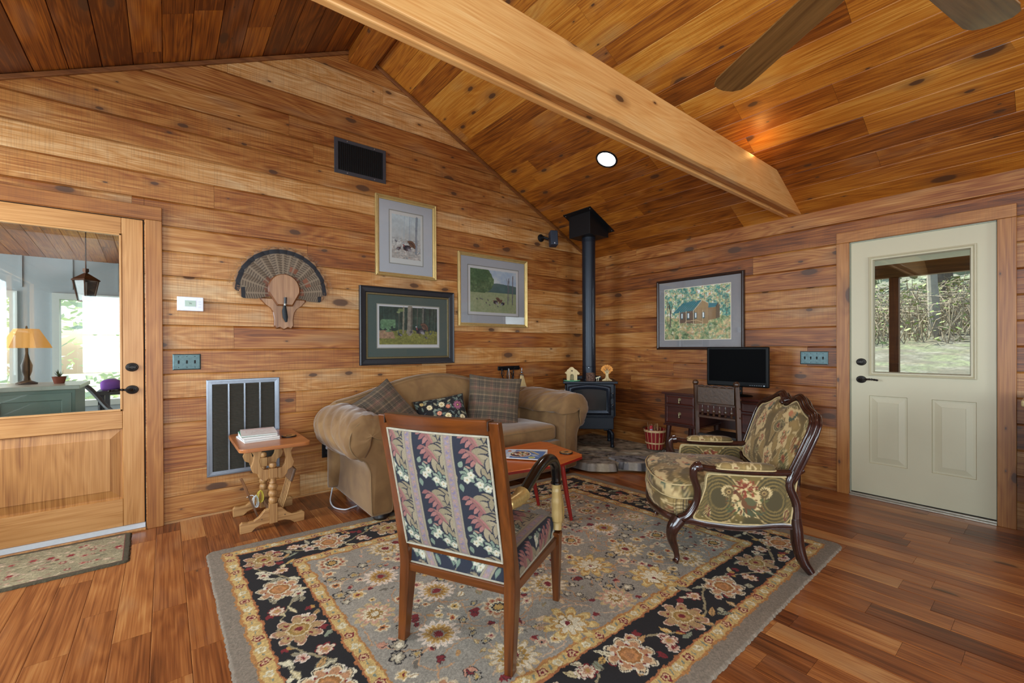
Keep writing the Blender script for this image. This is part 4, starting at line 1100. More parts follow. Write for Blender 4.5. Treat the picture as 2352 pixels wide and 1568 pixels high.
# ------------------------------------------------------------------ furniture helpers
class Thing:
    def __init__(self, name, loc, rz, label, cat, group=None):
        self.o = empty(name, loc, rz, label, cat, group)
        self.inv = (Matrix.Translation(Vector(loc)) @ Matrix.Rotation(rz, 4, 'Z')).inverted()
    def w(self, mb, name, mat, parent=None, **k):      # parts given in room coordinates
        return mb.build(name, mat, parent or self.o, M=self.inv, **k)
    def l(self, mb, name, mat, parent=None, **k):      # parts given in the thing's own frame
        return mb.build(name, mat, parent or self.o, **k)
    def gw(self, name, P, mat, col=None, parent=None, **k):
        P = np.asarray(P, float); R = np.array(self.inv)[:3, :3]; t = np.array(self.inv)[:3, 3]
        return gridmesh(name, P.shape[1], P.shape[0], P @ R.T + t, mat, parent or self.o, col, **k)
    def gl(self, name, P, mat, col=None, parent=None, **k):
        P = np.asarray(P, float); return gridmesh(name, P.shape[1], P.shape[0], P, mat, parent or self.o, col, **k)
def spow(x, e): return np.sign(x) * np.abs(x) ** e
def softbox(c, s, e1=.3, e2=.3, n=64, crown=0.0, wr=0.0, seed=1):
    """superellipsoid cushion; returns (P)"""
    v = np.linspace(-pi / 2, pi / 2, n // 2)[:, None]; u = np.linspace(-pi, pi, n + 1)[None, :]
    x = s[0] * spow(np.cos(v), e1) * spow(np.cos(u), e2); y = s[1] * spow(np.cos(v), e1) * spow(np.sin(u), e2)
    z = s[2] * spow(np.sin(v), e1) * np.ones_like(u)
    z = z + crown * (1 - np.clip(np.abs(x / s[0]), 0, 1) ** 2) * (1 - np.clip(np.abs(y / s[1]), 0, 1) ** 2) * np.sign(z + 1e-9)
    if wr:
        nz = fbm(x * 9 + 3, y * 9 + z * 7, seed, 3) - .5; z = z + wr * nz; x = x + wr * .6 * nz; y = y + wr * .6 * nz
    return np.stack([x + c[0], y + c[1], z + c[2]], -1)
def resample(pts, n):
    P = np.array(pts, float); d = np.r_[0, np.cumsum(np.linalg.norm(np.diff(P, axis=0), axis=1))]
    t = np.linspace(0, d[-1], n); return np.stack([np.interp(t, d, P[:, k]) for k in range(P.shape[1])], 1)
def smoothc(P, it=2, closed=True):
    P = np.array(P, float)
    for _ in range(it):
        if closed: P = .25 * np.roll(P, 1, 0) + .5 * P + .25 * np.roll(P, -1, 0)
        else: P[1:-1] = .25 * P[:-2] + .5 * P[1:-1] + .25 * P[2:]
    return P
def catmull(pts, n=8):
    P = [np.array(p, float) for p in pts]; P = [2 * P[0] - P[1]] + P + [2 * P[-1] - P[-2]]; out = []
    for i in range(1, len(P) - 2):
        for k in range(n):
            t = k / n; a, b, c, d = P[i - 1], P[i], P[i + 1], P[i + 2]
            out.append(.5 * ((2 * b) + (-a + c) * t + (2 * a - 5 * b + 4 * c - d) * t * t + (-a + 3 * b - 3 * c + d) * t ** 3))
    out.append(P[-2]); return [tuple(p) for p in out]

def velvet(name, c1, c2):
    g = G(name); tc = g.n('ShaderNodeTexCoord')
    n1 = g.noise(tc.outputs['Object'], 5, 3, .6, .6); n2 = g.noise(tc.outputs['Object'], 900, 2, .5)
    col = g.ramp(n1, [(.3, L4(c1)), (.7, L4(c2))])
    return g.finish(col, .85, sheen=.35, bump=n2, bstr=.12)
M_VELVET = velvet('brown_velvet', '715130', '8e6c42')
M_PIPING = plain('velvet_piping', '7a6040', .8)

# ------------------------------------------------------------------ sofa
S = Thing('sofa', (-2.30, -.48, 0), 0, 'brown velvet camelback loveseat with rolled arms against the board wall', 'sofa')
# base and front rail
mb = MB(); mb.box(-3.16, -1.44, -.90, -.14, .055, .33); S.w(mb, 'base', M_VELVET, bevel=.025, bseg=4)
# camel back
xs = np.linspace(-3.37, -1.20, 90); rings = []
def camel(x):
    d = (x + 2.44) / .93; return .790 + .195 * max(0, (.5 + .5 * cos(pi * max(-1, min(1, d))))) ** .8
for i, x in enumerate(xs):
    zt = camel(x); ed = min((i) / 4, (len(xs) - 1 - i) / 4, 1); k = sqrt(max(0, 1 - (1 - ed) ** 2))
    hw = .085 * (.25 + .75 * k); zt = zt - .06 * (1 - k); yc = -.175
    ring = [(yc - hw - .05, .30), (yc - hw - .02, .55), (yc - hw, zt - .09), (yc - hw * .85, zt - .035), (yc - hw * .4, zt - .006), (yc + hw * .2, zt), (yc + hw * .8, zt - .02), (yc + hw, zt - .07), (yc + hw, .5), (yc + hw, .08), (yc - hw * .5, .08)]
    rings.append([(x, a, b) for a, b in smoothc(resample(ring + [ring[0]], 49)[:-1], 2)])
P = np.array(rings); c0 = P[0].mean(0); c1_ = P[-1].mean(0)
P = np.concatenate([(P[:1] * .0 + c0), P, (P[:1] * .0 + c1_)], 0)
S.gw('backrest', P, M_VELVET, wrap_u=True)
mb = MB(); mb.tube([(x, -.175 - .075, camel(x) - .012) for x in np.linspace(-3.33, -1.24, 60)], .005, 6); S.w(mb, 'piping', M_PIPING, smooth=True)
def arm(cx, s):
    """s=-1: outer side towards -x"""
    outl = [(-.16, .06), (-.165, .30), (-.165, .48)]
    for a in np.linspace(168, -58, 22): outl.append((.147 * cos(radians(a)), .60 + .147 * sin(radians(a))))
    outl += [(.035, .455), (.0, .38), (-.01, .06)]
    ring0 = smoothc(resample(outl + [outl[0]], 91)[:-1], 1)
    ys = list(np.linspace(-.10, -.93, 30)) + [-.942, -.950, -.954]; R = []
    for i, y in enumerate(ys):
        sh = 1.0
        if i >= 30: sh = [0.985, .95, .90][i - 30]
        c = np.array([-.07, .42]); q = c + (ring0 - c) * sh
        R.append([(cx + s * a, y, b) for a, b in q])
    P = np.array(R); P = np.concatenate([P[:1] * 0 + P[0].mean(0), P, P[-1:] * 0 + P[-1].mean(0)], 0)
    ar = S.gw('armrest', P, M_VELVET, wrap_u=True)
    # piping around the front panel
    q = np.array([-.07, .42]) + (ring0 - np.array([-.07, .42])) * .955
    mb = MB(); mb.tube([(cx + s * a, -.9515, b) for a, b in q], .0045, 6, closed=True); S.w(mb, 'piping', M_PIPING, parent=ar, smooth=True)
    # loose cover over the roll
    na, ny = 60, 74; A = np.linspace(radians(186), radians(-72), na)[None, :]; Y = np.linspace(0, 1, ny)[:, None]
    yy = -.26 - .715 * Y
    r = .170 + .008 * np.sin(Y * 3.0 + 1.2) + .0 * A
    r = r + .026 * (fbm(Y * 9 + A * 2.2 + 2, A * 1.7 + Y * 3, 5 if s < 0 else 9, 3) - .5) * (1 + Y) + .004 * (np.abs(np.sin(Y * 13 + A * 3.1 + 3 * fbm(Y * 4, A * 2, 8))) ** 5)
    end = np.clip((Y - .93) / .07, 0, 1); r = r * np.sqrt(np.clip(1 - end ** 2 * .93, 0.02, 1))
    x = cx + s * (r * np.cos(A) * 1.06 - .008); z = .60 + r * np.sin(A) * .96
    z = np.where(np.sin(A) < -.0, z + .006 * np.sin(Y * 11), z)
    P = np.stack([x, yy + 0 * x, z], -1); cap = P[-1:] * 0 + np.array([cx, -.985, .62]); P = np.concatenate([P, cap], 0)
    co = S.gw('arm_cover', P, M_VELVET)
    so = co.modifiers.new('solid', 'SOLIDIFY'); so.thickness = .008; so.offset = -1
arm(-3.315, -1); arm(-1.292, 1)
for i, (a, b) in enumerate(((-3.135, -2.315), (-2.305, -1.468))):
    P = softbox(((a + b) / 2, -.585, .405), ((b - a) / 2, .29, .078), .28, .16, 96, .022, .012, 3 + i)
    cu = S.gw('seat_cushion', P, M_VELVET)
    for zz in (.452, .350):
        mb = MB(); hx_, hy_ = (b - a) / 2 - .004, .288
        pts = [((a + b) / 2 + hx_ * float(spow(np.cos(t), .2)), -.585 + hy_ * float(spow(np.sin(t), .2)), zz) for t in np.linspace(-pi, pi, 81)[:-1]]
        mb.tube(pts, .0045, 6, closed=True); S.w(mb, 'piping', M_PIPING, parent=cu, smooth=True)
for x, y in ((-3.21, -.86), (-1.38, -.86), (-3.21, -.2), (-1.38, -.2)):
    mb = MB(); mb.lathe([(.0, .0125), (.045, .0125), (.055, .03), (.048, .06), (0, .06)], 20, (x, y, 0)); S.w(mb, 'foot', plain('foot_dark', '1c1210', .4), smooth=True)

# ------------------------------------------------------------------ pillows
def plaid(cv, sc=1.0):
    X, Y = np.meshgrid(cv.xs, cv.ys); base = np.array(hx('6e5f4c')); A = np.ones(X.shape + (3,)) * base
    def stripes(T, P, w, off, col, al):
        m_ = np.mod(T + off, P) < w; A[m_] = A[m_] * (1 - al) + np.array(hx(col)) * al
    for T in (X, Y):
        stripes(T, .15, .030, .045, '332c26', .35)
        stripes(T, .15, .045, .0, '4a4032', .45); stripes(T, .15, .012, .016, '8d7558', .5); stripes(T, .15, .004, .06, '1e1a1c', .75); stripes(T, .15, .004, .074, '1e1a1c', .75)
        stripes(T, .15, .028, .11, '8a5a48', .38); stripes(T, .15, .004, .122, 'a87858', .55); stripes(T, .15, .003, .10, '2a2426', .7)
    cv.a = A; cv.speck(.12, 500)
M_PLAID = painted('plaid_wool', .9, sheen=.15, bump=.1); M_TAPES = painted('floral_tapestry', .9, bump=.1)
def pillow(name, label, c, w, h, t, nrm, roll, cv, mat, n=120):
    c = Vector(c); nz = Vector(nrm).normalized(); up = Vector((0, 0, 1)); up = (up - nz * up.dot(nz)).normalized(); rt = up.cross(nz)
    up2 = up * cos(roll) - rt * sin(roll) * 1.0; rt2 = rt * cos(roll) + up * sin(roll)
    T = Thing(name, tuple(c), 0, label, 'pillow', None)
    U, V = np.meshgrid(np.linspace(-1, 1, n), np.linspace(-1, 1, n))
    fall = (1 - np.abs(U) ** 2.6) * (1 - np.abs(V) ** 2.6); th = t / 2 * np.clip(fall, 0, 1) ** .55
    nzs = (fbm(U * 2.5 + 3, V * 2.5, 4, 3) - .5) * .016 * fall
    X = U * w / 2 * (1 - .07 * (1 - V ** 2)); Y = V * h / 2 * (1 - .07 * (1 - U ** 2))
    col = cv.sample((U + 1) / 2 * cv.w, (V + 1) / 2 * cv.h)
    O = np.array(c); R_, UP, NZ = np.array(rt2), np.array(up2), np.array(nz)
    for sgn, nm in ((1, 'pillow_front'), (-1, 'pillow_back')):
        P = O + X[..., None] * R_ + Y[..., None] * UP + ((sgn * th + nzs)[..., None]) * NZ
        T.gw(nm, P, mat, col)
    e = np.linspace(-1, 1, 40); loop = [(a, -1) for a in e] + [(1, a) for a in e[1:]] + [(a, 1) for a in e[::-1][1:]] + [(-1, a) for a in e[::-1][1:-1]]
    mb = MB(); mb.tube([tuple(O + u * w / 2 * (1 - .07 * (1 - v * v)) * R_ + v * h / 2 * (1 - .07 * (1 - u * u)) * UP) for u, v in loop], .004, 6, closed=True)
    T.w(mb, 'piping', plain('pillow_piping', '4a3c30', .8), smooth=True)
    return T
cvp = Cv(.48, .48, .003); plaid(cvp)
pillow('pillow', 'brown plaid pillow tipped into the left corner of the sofa', (-2.99, -.42, .685), .46, .44, .15, (.05, -.86, .50), radians(30), cvp, M_PLAID)
pillow('pillow', 'brown plaid pillow standing upright against the right arm of the sofa', (-1.955, -.50, .70), .50, .48, .18, (-.52, -.82, .22), radians(-6), cvp, M_PLAID)
cvf = Cv(.48, .34, .0025, '15161a')
rr = random.Random(5)
for i in range(70):
    x, y = rr.uniform(0, .48), rr.uniform(0, .34); a = rr.uniform(0, 6); cvf.leaf(x, y, .05, .011, a, rr.choice(['5f6f66', '7e8a7a', '4a5a54', '8b8468']), vein='a8a890')
for i in range(16):
    x, y = rr.uniform(0, .48), rr.uniform(0, .34); x0, y0 = x, y; pts = []
    for k in range(10): pts.append((x0 + k * .008, y0 + .012 * sin(k * .8 + i)))
    cvf.curve(pts, .004, '6b7a80')
for (x, y, r, c) in ((.40, .22, .048, '8a4f66'), (.24, .25, .034, 'c9bb98'), (.30, .22, .024, 'c97860'), (.12, .24, .03, 'd6c39a'), (.20, .16, .026, 'd08a70'), (.28, .12, .034, 'e6cfa0'), (.08, .10, .03, 'b8705c'), (.42, .09, .03, 'c9bb98'), (.06, .29, .02, 'c5a868')):
    cvf.flower(x, y, r, 9, [(1.12, '23201f'), (1, c), (.72, tuple(min(1, v * 1.18) for v in hx(c))), (.4, tuple(v * .75 for v in hx(c))), (.18, 'e6c878')], a)
cvf.speck(.15, 500)
pillow('pillow', 'black floral tapestry pillow in the middle of the sofa', (-2.47, -.43, .625), .46, .31, .13, (-.28, -.82, .42), radians(8), cvf, M_TAPES)

# ------------------------------------------------------------------ side table
M_OAK = wood('oak', '8a5c30', 'c79a62', 2, .45, 1.0, bump=.15)
M_OAKH = wood('oak_horizontal', '8a5c30', 'c79a62', 0, .45, 1.0, bump=.15)
M_TOP = wood('cherry_stained_top', '8e4e28', 'bb7844', 0, .3, .8, coat=.15)
M_DARKW = wood('rack_wood', '4e3424', '7a5a40', 2, .45)
T = Thing('side_table', (-3.825, -.335, 0), 0, 'small trestle side table with a reddish top in front of the return grille', 'side table')
def roundrect(x0, x1, y0, y1, r, n=6):
    out = []
    for cx, cy, a0 in ((x1 - r, y1 - r, 0), (x0 + r, y1 - r, 90), (x0 + r, y0 + r, 180), (x1 - r, y0 + r, 270)):
        for k in range(n + 1): a = radians(a0 + 90 * k / n); out.append((cx + r * cos(a), cy + r * sin(a)))
    return out
mb = MB(); mb.prism(roundrect(-4.035, -3.615, -.672, -.034, .045), lambda u, v, t: (u, v, t), .556, .580); T.w(mb, 'table_top', M_TOP, bevel=.004)
for ty in (-.505, -.135):
    col = MB(); prof = [(.0, .30), (.026, .30), (.026, .41), (.020, .425), (.024, .435), (.019, .445), (.012, .452), (.0, .452)]
    cx = -3.823
    for zz_ in ((.335, .40), (.03, .160)): mb = MB(); mb.box(cx - .024, cx + .024, ty - .024, ty + .024, *zz_); T.w(mb, 'post_block', M_OAK, bevel=.002)
    pr = [(.016, .155), (.024, .165), (.028, .18), (.024, .197), (.016, .203), (.024, .21), (.029, .227), (.024, .243), (.016, .249), (.024, .256), (.029, .272), (.024, .289), (.016, .295), (.022, .30), (.018, .312), (.02, .336)]
    mb = MB(); mb.lathe(pr, 20, (cx, ty, 0)); T.w(mb, 'turned_post', M_OAK, smooth=True, angle=60)
    mb = MB(); mb.lathe([(.012, .40), (.022, .408), (.024, .42), (.020, .433), (.01, .438), (0, .438)], 16, (cx, ty, 0)); T.w(mb, 'finial', M_OAK, smooth=True)
    for s in (-1, 1):
        fo = [(.024, .035), (.024, .13), (.05, .125), (.085, .085), (.115, .066), (.15, .064), (.182, .07), (.196, .058), (.194, .0), (.13, .0), (.105, .022), (.07, .034)]
        mb = MB(); mb.prism(fo, lambda u, v, t: (cx + s * u, ty + t, v), -.017, .017); T.w(mb, 'foot', M_OAKH, bevel=.003)
        ar = [(.024, .34), (.024, .395), (.055, .40), (.072, .42), (.08, .46), (.066, .52), (.072, .556), (.16, .556), (.128, .53), (.112, .50), (.118, .46), (.132, .425), (.12, .39), (.092, .375), (.085, .35), (.06, .325), (.04, .322)]
        mb = MB(); mb.prism(ar, lambda u, v, t: (cx + s * u, ty + t, v), -.014, .014); T.w(mb, 'arm_bracket', M_OAK, bevel=.003)
        mb = MB(); mb.lathe([(.0, 0), (.0045, 0), (.004, .003), (0, .003)], 8, (cx + s * .07, ty - .018, .07), (0, -1, 0)); T.w(mb, 'peg', M_DARKW)
mb = MB(); mb.box(-3.835, -3.811, -.49, -.15, .07, .11); T.w(mb, 'stretcher', M_DARKW)
mb = MB(); mb.obox((-3.932, -.32, .155), (-.054, 0, .155), (0, .012, 0), (.006, 0, .002)); T.w(mb, 'rack_slat', M_DARKW, bevel=.002)
mb = MB(); mb.obox((-3.965, -.32, .25), (-.022, 0, .062), (0, .018, 0), (.008, 0, .003)); T.w(mb, 'rack_paddle', wood('paddle_wood', '6b4426', '90623c', 2), bevel=.003)
a = Vector((-3.75, -.32, .05)); b = Vector((-3.685, -.32, .27))
for k in range(5):
    off = Vector((.0, -.07 + .035 * k, 0)); mb = MB(); mb.tube([a + off, a.lerp(b, .5) + off + Vector((.004, 0, 0)), b + off], [.005, .006, .0045], 8); T.w(mb, 'spindle', M_OAK, smooth=True)
mb = MB(); mb.obox((-3.675, -.32, .30), (.014, 0, .045), (0, .088, 0), (.009, 0, -.003)); T.w(mb, 'rack_rail', M_DARKW, bevel=.006, bseg=3)

def magazine(name, label, corners, z, th, cv, group=None, cat='magazine'):
    """corners: near-left, near-right, far-right, far-left in plan"""
    c = sum((Vector((x, y, 0)) for x, y in corners), Vector()) / 4; T = Thing(name, (c.x, c.y, z), 0, label, cat, group)
    mb = MB(); ins = [(c.x + (x - c.x) * .992, c.y + (y - c.y) * .992) for x, y in corners]
    mb.prism(ins, lambda u, v, t: (u, v, t), z, z + th * .9); T.w(mb, 'pages', plain('paper_pages', 'dcdad4', .7, 0, .05))
    u, v = np.meshgrid(np.linspace(0, 1, cv.nx), np.linspace(0, 1, cv.ny)); A, B, C_, D = [np.array((*q, 0.0)) for q in corners]
    P = (A * (1 - u[..., None]) + B * u[..., None]) * (1 - v[..., None]) + (D * (1 - u[..., None]) + C_ * u[..., None]) * v[..., None]
    P[..., 2] = z + th * .9 + .0015 + .003 * (u ** 2) * (1 - v) * .5
    T.gw('cover', P, M_COVER, cv.a, smooth=False)
    return T
M_COVER = painted('glossy_cover', .42)
def rectc(cx, cy, w, h, ang):
    c, s = cos(ang), sin(ang); return [(cx + a * c - b * s, cy + a * s + b * c) for a, b in ((-w / 2, -h / 2), (w / 2, -h / 2), (w / 2, h / 2), (-w / 2, h / 2))]
zt = .5805
mags = [('top magazine of the pile on the side table, pale cover with a sketchy drawing', 'e6dcd6', 'cf9a92', .008), ('second magazine of the side table pile, with a green spine', '4f8a6a', 'dfe6dc', .012),
        ('third magazine down in the side table pile, thick and white', 'eeeef0', 'd0d4da', .014), ('bottom magazine of the side table pile, white with a blue-grey edge', 'd8dde4', '8a9cb0', .010)]
for k, (lab, c1_, c2_, th) in enumerate(reversed(mags)):
    cv = Cv(.21, .27, .003, c1_)
    for i in range(26): cv.seg(rr.uniform(.02, .19), rr.uniform(.03, .2), rr.uniform(.02, .19), rr.uniform(.03, .2), .002, rr.choice([c2_, 'c9a09a', 'a8988c']), .5)
    cv.rect(.015, .195, .225, .255, c2_, .6)
    magazine('magazine', lab, rectc(-3.885 + (k % 2) * .006, -.325 + .005 * k, .215, .275, radians(4 - 3 * k)), zt, th, cv, 'magazines piled on the side table'); zt += th + .001
def coaster(x, y, z, label, ring='1a1614'):
    T = Thing('coaster', (x, y, z), 0, label, 'coaster')
    mb = MB(); mb.lathe([(0, 0), (.046, 0), (.049, .003), (.049, .007), (.046, .009), (0, .009)], 32); T.l(mb, 'rim', plain('coaster_black', ring, .35), smooth=True)
    mb = MB(); mb.lathe([(0, .0095), (.041, .0095), (.042, .0085)], 32); T.l(mb, 'wooden_face', wood('coaster_wood', '9a6a36', 'c8985a', 0))
    mb = MB(); mb.prism([(-.018, -.01), (.016, -.012), (.02, .004), (.006, .012), (-.004, .006), (-.014, .014), (-.02, .002)], lambda u, v, t: (u, v, t), .0096, .0102); T.l(mb, 'engraving', plain('burnt_mark', '2c2420', .6))
    return T
coaster(-3.70, -.40, .5805, 'round dark coaster on the right side of the trestle side table')
# bundled cords hanging from the trestle
T = Thing('cord_bundle', (-3.875, -.22, .05), 0, 'coiled yellow and white cord hanging inside the side table trestle', 'cord')
for nm, cc, dx, dz in (('white_coil', 'd2d8d8', -.012, 0.0), ('yellow_coil', 'd6c24a', .018, .03)):
    mb = MB(); pts = []
    for i in range(150):
        t = i / 150 * 2 * pi * 7; pts.append((dx + .016 * sin(t) + .006 * sin(t * .21), .012 * cos(t * 1.13) + .004 * sin(t * .37), .055 + dz + .042 * cos(t)))
    mb.tube(pts, .0022, 6); T.l(mb, nm, plain('cord_' + cc, cc, .5), smooth=True)
mb = MB(); mb.tube([(-.012, 0, .09), (-.03, .02, .10), (-.05, .03, .098), (-.062, .035, .085)], .002, 6); T.l(mb, 'tail', plain('cord_tail', 'd2d8d8', .5), smooth=True)

# white power cord from the wall outlet, and the strip it feeds
o = tag(empty('extension_lead', (-3.33, -.05, .0)), 'white power cord looping from the black outlet to the floor under the sofa', 'cord')
pts = catmull([(.0, .035, .38), (.0, .005, .375), (.012, -.02, .32), (.022, -.03, .20), (.03, -.03, .12), (.0, -.08, .04), (-.05, -.22, .008), (-.065, -.38, .008), (-.02, -.47, .008), (.03, -.465, .008), (.078, -.45, .008)], 10)
mb = MB(); mb.tube(pts, .0052, 8); mb.build('cable', plain('white_cable', 'd0d4da', .45), o, smooth=True)
mb = MB(); mb.box(-.014, .014, .012, .045, .368, .392); mb.build('plug', plain('white_plug', 'dcdfe4', .4), o, bevel=.004)
o = tag(empty('power_strip', (-3.21, -.34, .0)), 'pale power strip on the floor under the left end of the sofa', 'power strip')
mb = MB(); mb.box(-.028, .028, -.14, .14, .0, .034); mb.build('housing', plain('strip_grey', 'b8c2cc', .4), o, bevel=.005)
for k in range(4):
    mb = MB(); mb.box(-.012, .012, -.10 + k * .06 - .014, -.10 + k * .06 + .014, .0335, .035); mb.build('socket', M_BLACK, o)

# ------------------------------------------------------------------ coffee table
M_ORANGE = wood('orange_stained_top', 'a8490f', 'd06c1e', 0, .28, .7, coat=.2)
M_REDW = plain('red_painted_wood', '7e1710', .35, 0, .15, 20)
T = Thing('coffee_table', (-2.45, -1.47, 0), 0, 'low coffee table with an orange-stained top and slanted red legs on the rug', 'coffee table')
poly = [(-1.945, -1.235), (-1.975, -1.185), (-2.10, -1.165), (-2.85, -1.19), (-2.95, -1.26), (-2.97, -1.60), (-2.83, -1.69), (-2.34, -1.785), (-2.08, -1.735), (-2.03, -1.69)]
mb = MB(); mb.prism(poly, lambda u, v, t: (u, v, t), .418, .438); T.w(mb, 'table_top', M_ORANGE, bevel=.004)
mb = MB(); n = len(poly); cx, cy = -2.45, -1.47
q = [(cx + (x - cx) * 1.0015, cy + (y - cy) * 1.0015) for x, y in poly]
mb.add([(x, y, .4195) for x, y in q] + [(x, y, .4355) for x, y in q], [(i, (i + 1) % n, n + (i + 1) % n, n + i) for i in range(n)]); T.w(mb, 'painted_edge', M_REDW)
for (tx, ty, fx, fy) in ((-2.262, -1.715, -2.195, -1.739), (-2.25, -1.36, -2.18, -1.385), (-2.72, -1.62, -2.80, -1.65), (-2.74, -1.30, -2.82, -1.27)):
    mb = MB(); mb.tube([(tx, ty, .418), ((tx + fx) / 2, (ty + fy) / 2, .2), (fx, fy, .0165)], [.017, .0155, .012], 14); T.w(mb, 'leg', M_REDW, smooth=True)
cv = Cv(.21, .27, .002, '4f7ab4')
cv.rect(0, .21, .20, .27, 'c9d6e6'); cv.rect(.0, .21, .235, .27, 'a8bcd8')
cv.ell(.105, .15, .078, .070, 'e9e2cc'); cv.ell(.105, .15, .07, .062, '3a3c48')
for i in range(90):
    a = rr.uniform(0, 6.28); r = rr.uniform(.0, .064); cv.ell(.105 + r * cos(a), .15 + r * .88 * sin(a), .008, .007, rr.choice(['f0e4c8', 'b83a34', '5f8a4a', 'e8c878', 'f4f0e6', '8a3a52', 'd8a890']))
cv.ell(.035, .06, .026, .022, 'dfe2b0'); cv.ell(.035, .06, .02, .016, 'b7c07a')
for i in range(9): cv.seg(.075 + i * .005, .02 + .004 * i, .077 + i * .005, .06 + .003 * i, .003, 'e8eef6', .8)
cv.seg(.12, .035, .195, .10, .014, 'd0b46a', .9); cv.seg(.13, .03, .19, .08, .004, 'f0ead0', .8); cv.ell(.17, .235, .02, .012, 'd07848'); cv.ell(.05, .245, .03, .012, 'eef2f6')
cv2 = Cv(.21, .27, .003, 'dfe6ea'); cv2.ell(.15, .2, .04, .03, 'c98860'); cv2.ell(.08, .1, .05, .04, 'a8c0d0')
magazine('magazine', 'lower magazine sticking out beneath the blue one on the coffee table', [(-2.46, -1.66), (-2.245, -1.455), (-2.19, -1.40), (-2.36, -1.24)][0:0] or rectc(-2.345, -1.44, .24, .30, radians(46)), .4385, .006, cv2, 'magazines on the coffee table')
magazine('magazine', 'blue magazine with a round platter of food on the cover, on the coffee table', rectc(-2.405, -1.465, .225, .30, radians(37)), .4460, .006, cv, 'magazines on the coffee table')
coaster(-2.10, -1.598, .4385, 'round dark-rimmed wooden coaster at the pointed end of the coffee table')
# ------------------------------------------------------------------ striped chair with scrolled arms
M_CHAIRW = wood('chair_maple_stain', '3c1c08', '6c3812', 2, .28, .7, coat=.25, bump=.02)
M_CHAIRWH = wood('chair_maple_stain_rail', '3c1c08', '6c3812', 0, .28, .7, coat=.25, bump=.02)
M_STRIPE = painted('striped_tapestry', .9, sheen=.0, bump=.08, bscale=900)
def stripe_canvas(w, h, off=0.0, res=.0018):
    cv = Cv(w, h, res, '1d2436'); P = .1770; rs = random.Random(3)
    k0 = int(math.floor((-off) / P)) - 1
    for k in range(k0, k0 + int(w / P) + 4):
        x0 = off + k * P           # leaf band [x0, x0+.13], ribbon [x0+.13, x0+.177]
        VP = .262
        for j in range(-1, int(h / VP) + 3):
            yb = j * VP + (0.0 if True else 0)
            ED = '141a30'
            def L(px, py, ln, wd, an, col, ed=ED): cv.leaf(x0 + px, yb + py, ln, wd, radians(an), col, edge=ed)
            def plume(px, py, sc, col, col2, left, n=6, ax=-52):
                dx_, dy_ = cos(radians(ax)), sin(radians(ax)); ln = .115 * sc
                cv.leaf(x0 + px, yb + py, ln * 1.05, .017 * sc, radians(ax), col)
                for q in range(n):
                    t = q / (n - 1); sx = px + dx_ * ln * t * .85; sy = py + dy_ * ln * t * .85; l_ = .050 * sc * (1 - .35 * abs(t - .35))
                    if left:
                        L(sx, sy, l_, .0105 * sc, 205 + 45 * t, col if q % 2 else col2)
                    else:
                        L(sx, sy, l_ * 1.15, .0115 * sc, -5 - 72 * t, col if q % 2 else col2)
                cv.leaf(x0 + px, yb + py, ln, .008 * sc, radians(ax), col2)
                cv.curve([(x0 + px, yb + py), (x0 + px + dx_ * ln, yb + py + dy_ * ln)], .0022, '8d7a64')
            BG, BG2, PN, PN2 = 'aa9a7c', '9b8c6e', 'ad746c', '985f5c'
            for oy in (0.0,):
                plume(.074, .270, 1.25, BG, BG2, False); plume(.056, .262, 1.2, BG, BG2, False); plume(.040, .262, .86, PN, PN2, True)
                plume(.088, .190, 1.2, BG, BG2, False); plume(.072, .184, 1.2, BG, BG2, False); plume(.052, .186, .84, PN, PN2, True)
                L(.085, .140, .075, .016, -75, BG); L(.10, .120, .06, .013, -60, BG2)
                L(.03, .118, .045, .011, -18, 'b58a76'); L(.122, .262, .05, .010, -95, BG2); L(.128, .16, .06, .010, -98, BG)
                for (gx, gy, a0) in ((.045, .085, 0), (.100, .055, 30)):
                    for a in range(0, 360, 52): L(gx, gy, .036, .0115, a + a0, ['8c9c86', '7f917e', '98a48c'][(a // 52) % 3])
                L(.015, .115, .03, .010, 60, '8c9c86'); L(.12, .02, .035, .010, 100, '8c9c86'); L(.012, .05, .035, .010, -80, '7f917e')
                for (fx, fy) in ((.058, .088), (.040, .068), (.088, .052), (.116, .038)):
                    for a in range(5): cv.ell(x0 + fx + .0082 * cos(a * 1.257 + fx * 90), yb + fy + .0082 * sin(a * 1.257 + fx * 90), .0064, .0064, 'dcd6be')
                    cv.ell(x0 + fx, yb + fy, .0028, .0028, 'b89a5a')
        r0 = x0 + .130
        cv.rect(r0, r0 + .047, 0, h, 'a79a80'); cv.rect(r0 + .010, r0 + .037, 0, h, 'a08c8a')
        cv.rect(r0 + .0085, r0 + .0105, 0, h, '8d8068'); cv.rect(r0 + .0365, r0 + .0385, 0, h, '8d8068')
        n_ = int(h / .018) + 2
        for i in range(n_):
            y = i * .018; cv.ell(r0 + .0235, y, .009, .006, ['8d7f96', 'b08e8c', '9a8c9e'][i % 3], .6); cv.ell(r0 + .0235 + .004 * (-1) ** i, y + .004, .003, .003, 'bf9a70')
    cv.a = cv.a * .84; cv.speck(.10, 700); return cv
CH = Thing('striped_armchair', (-3.50, -2.363, 0.0125), radians(27 - 90), 'wooden armchair upholstered in striped leaf tapestry, seen from behind on the rug', 'armchair')
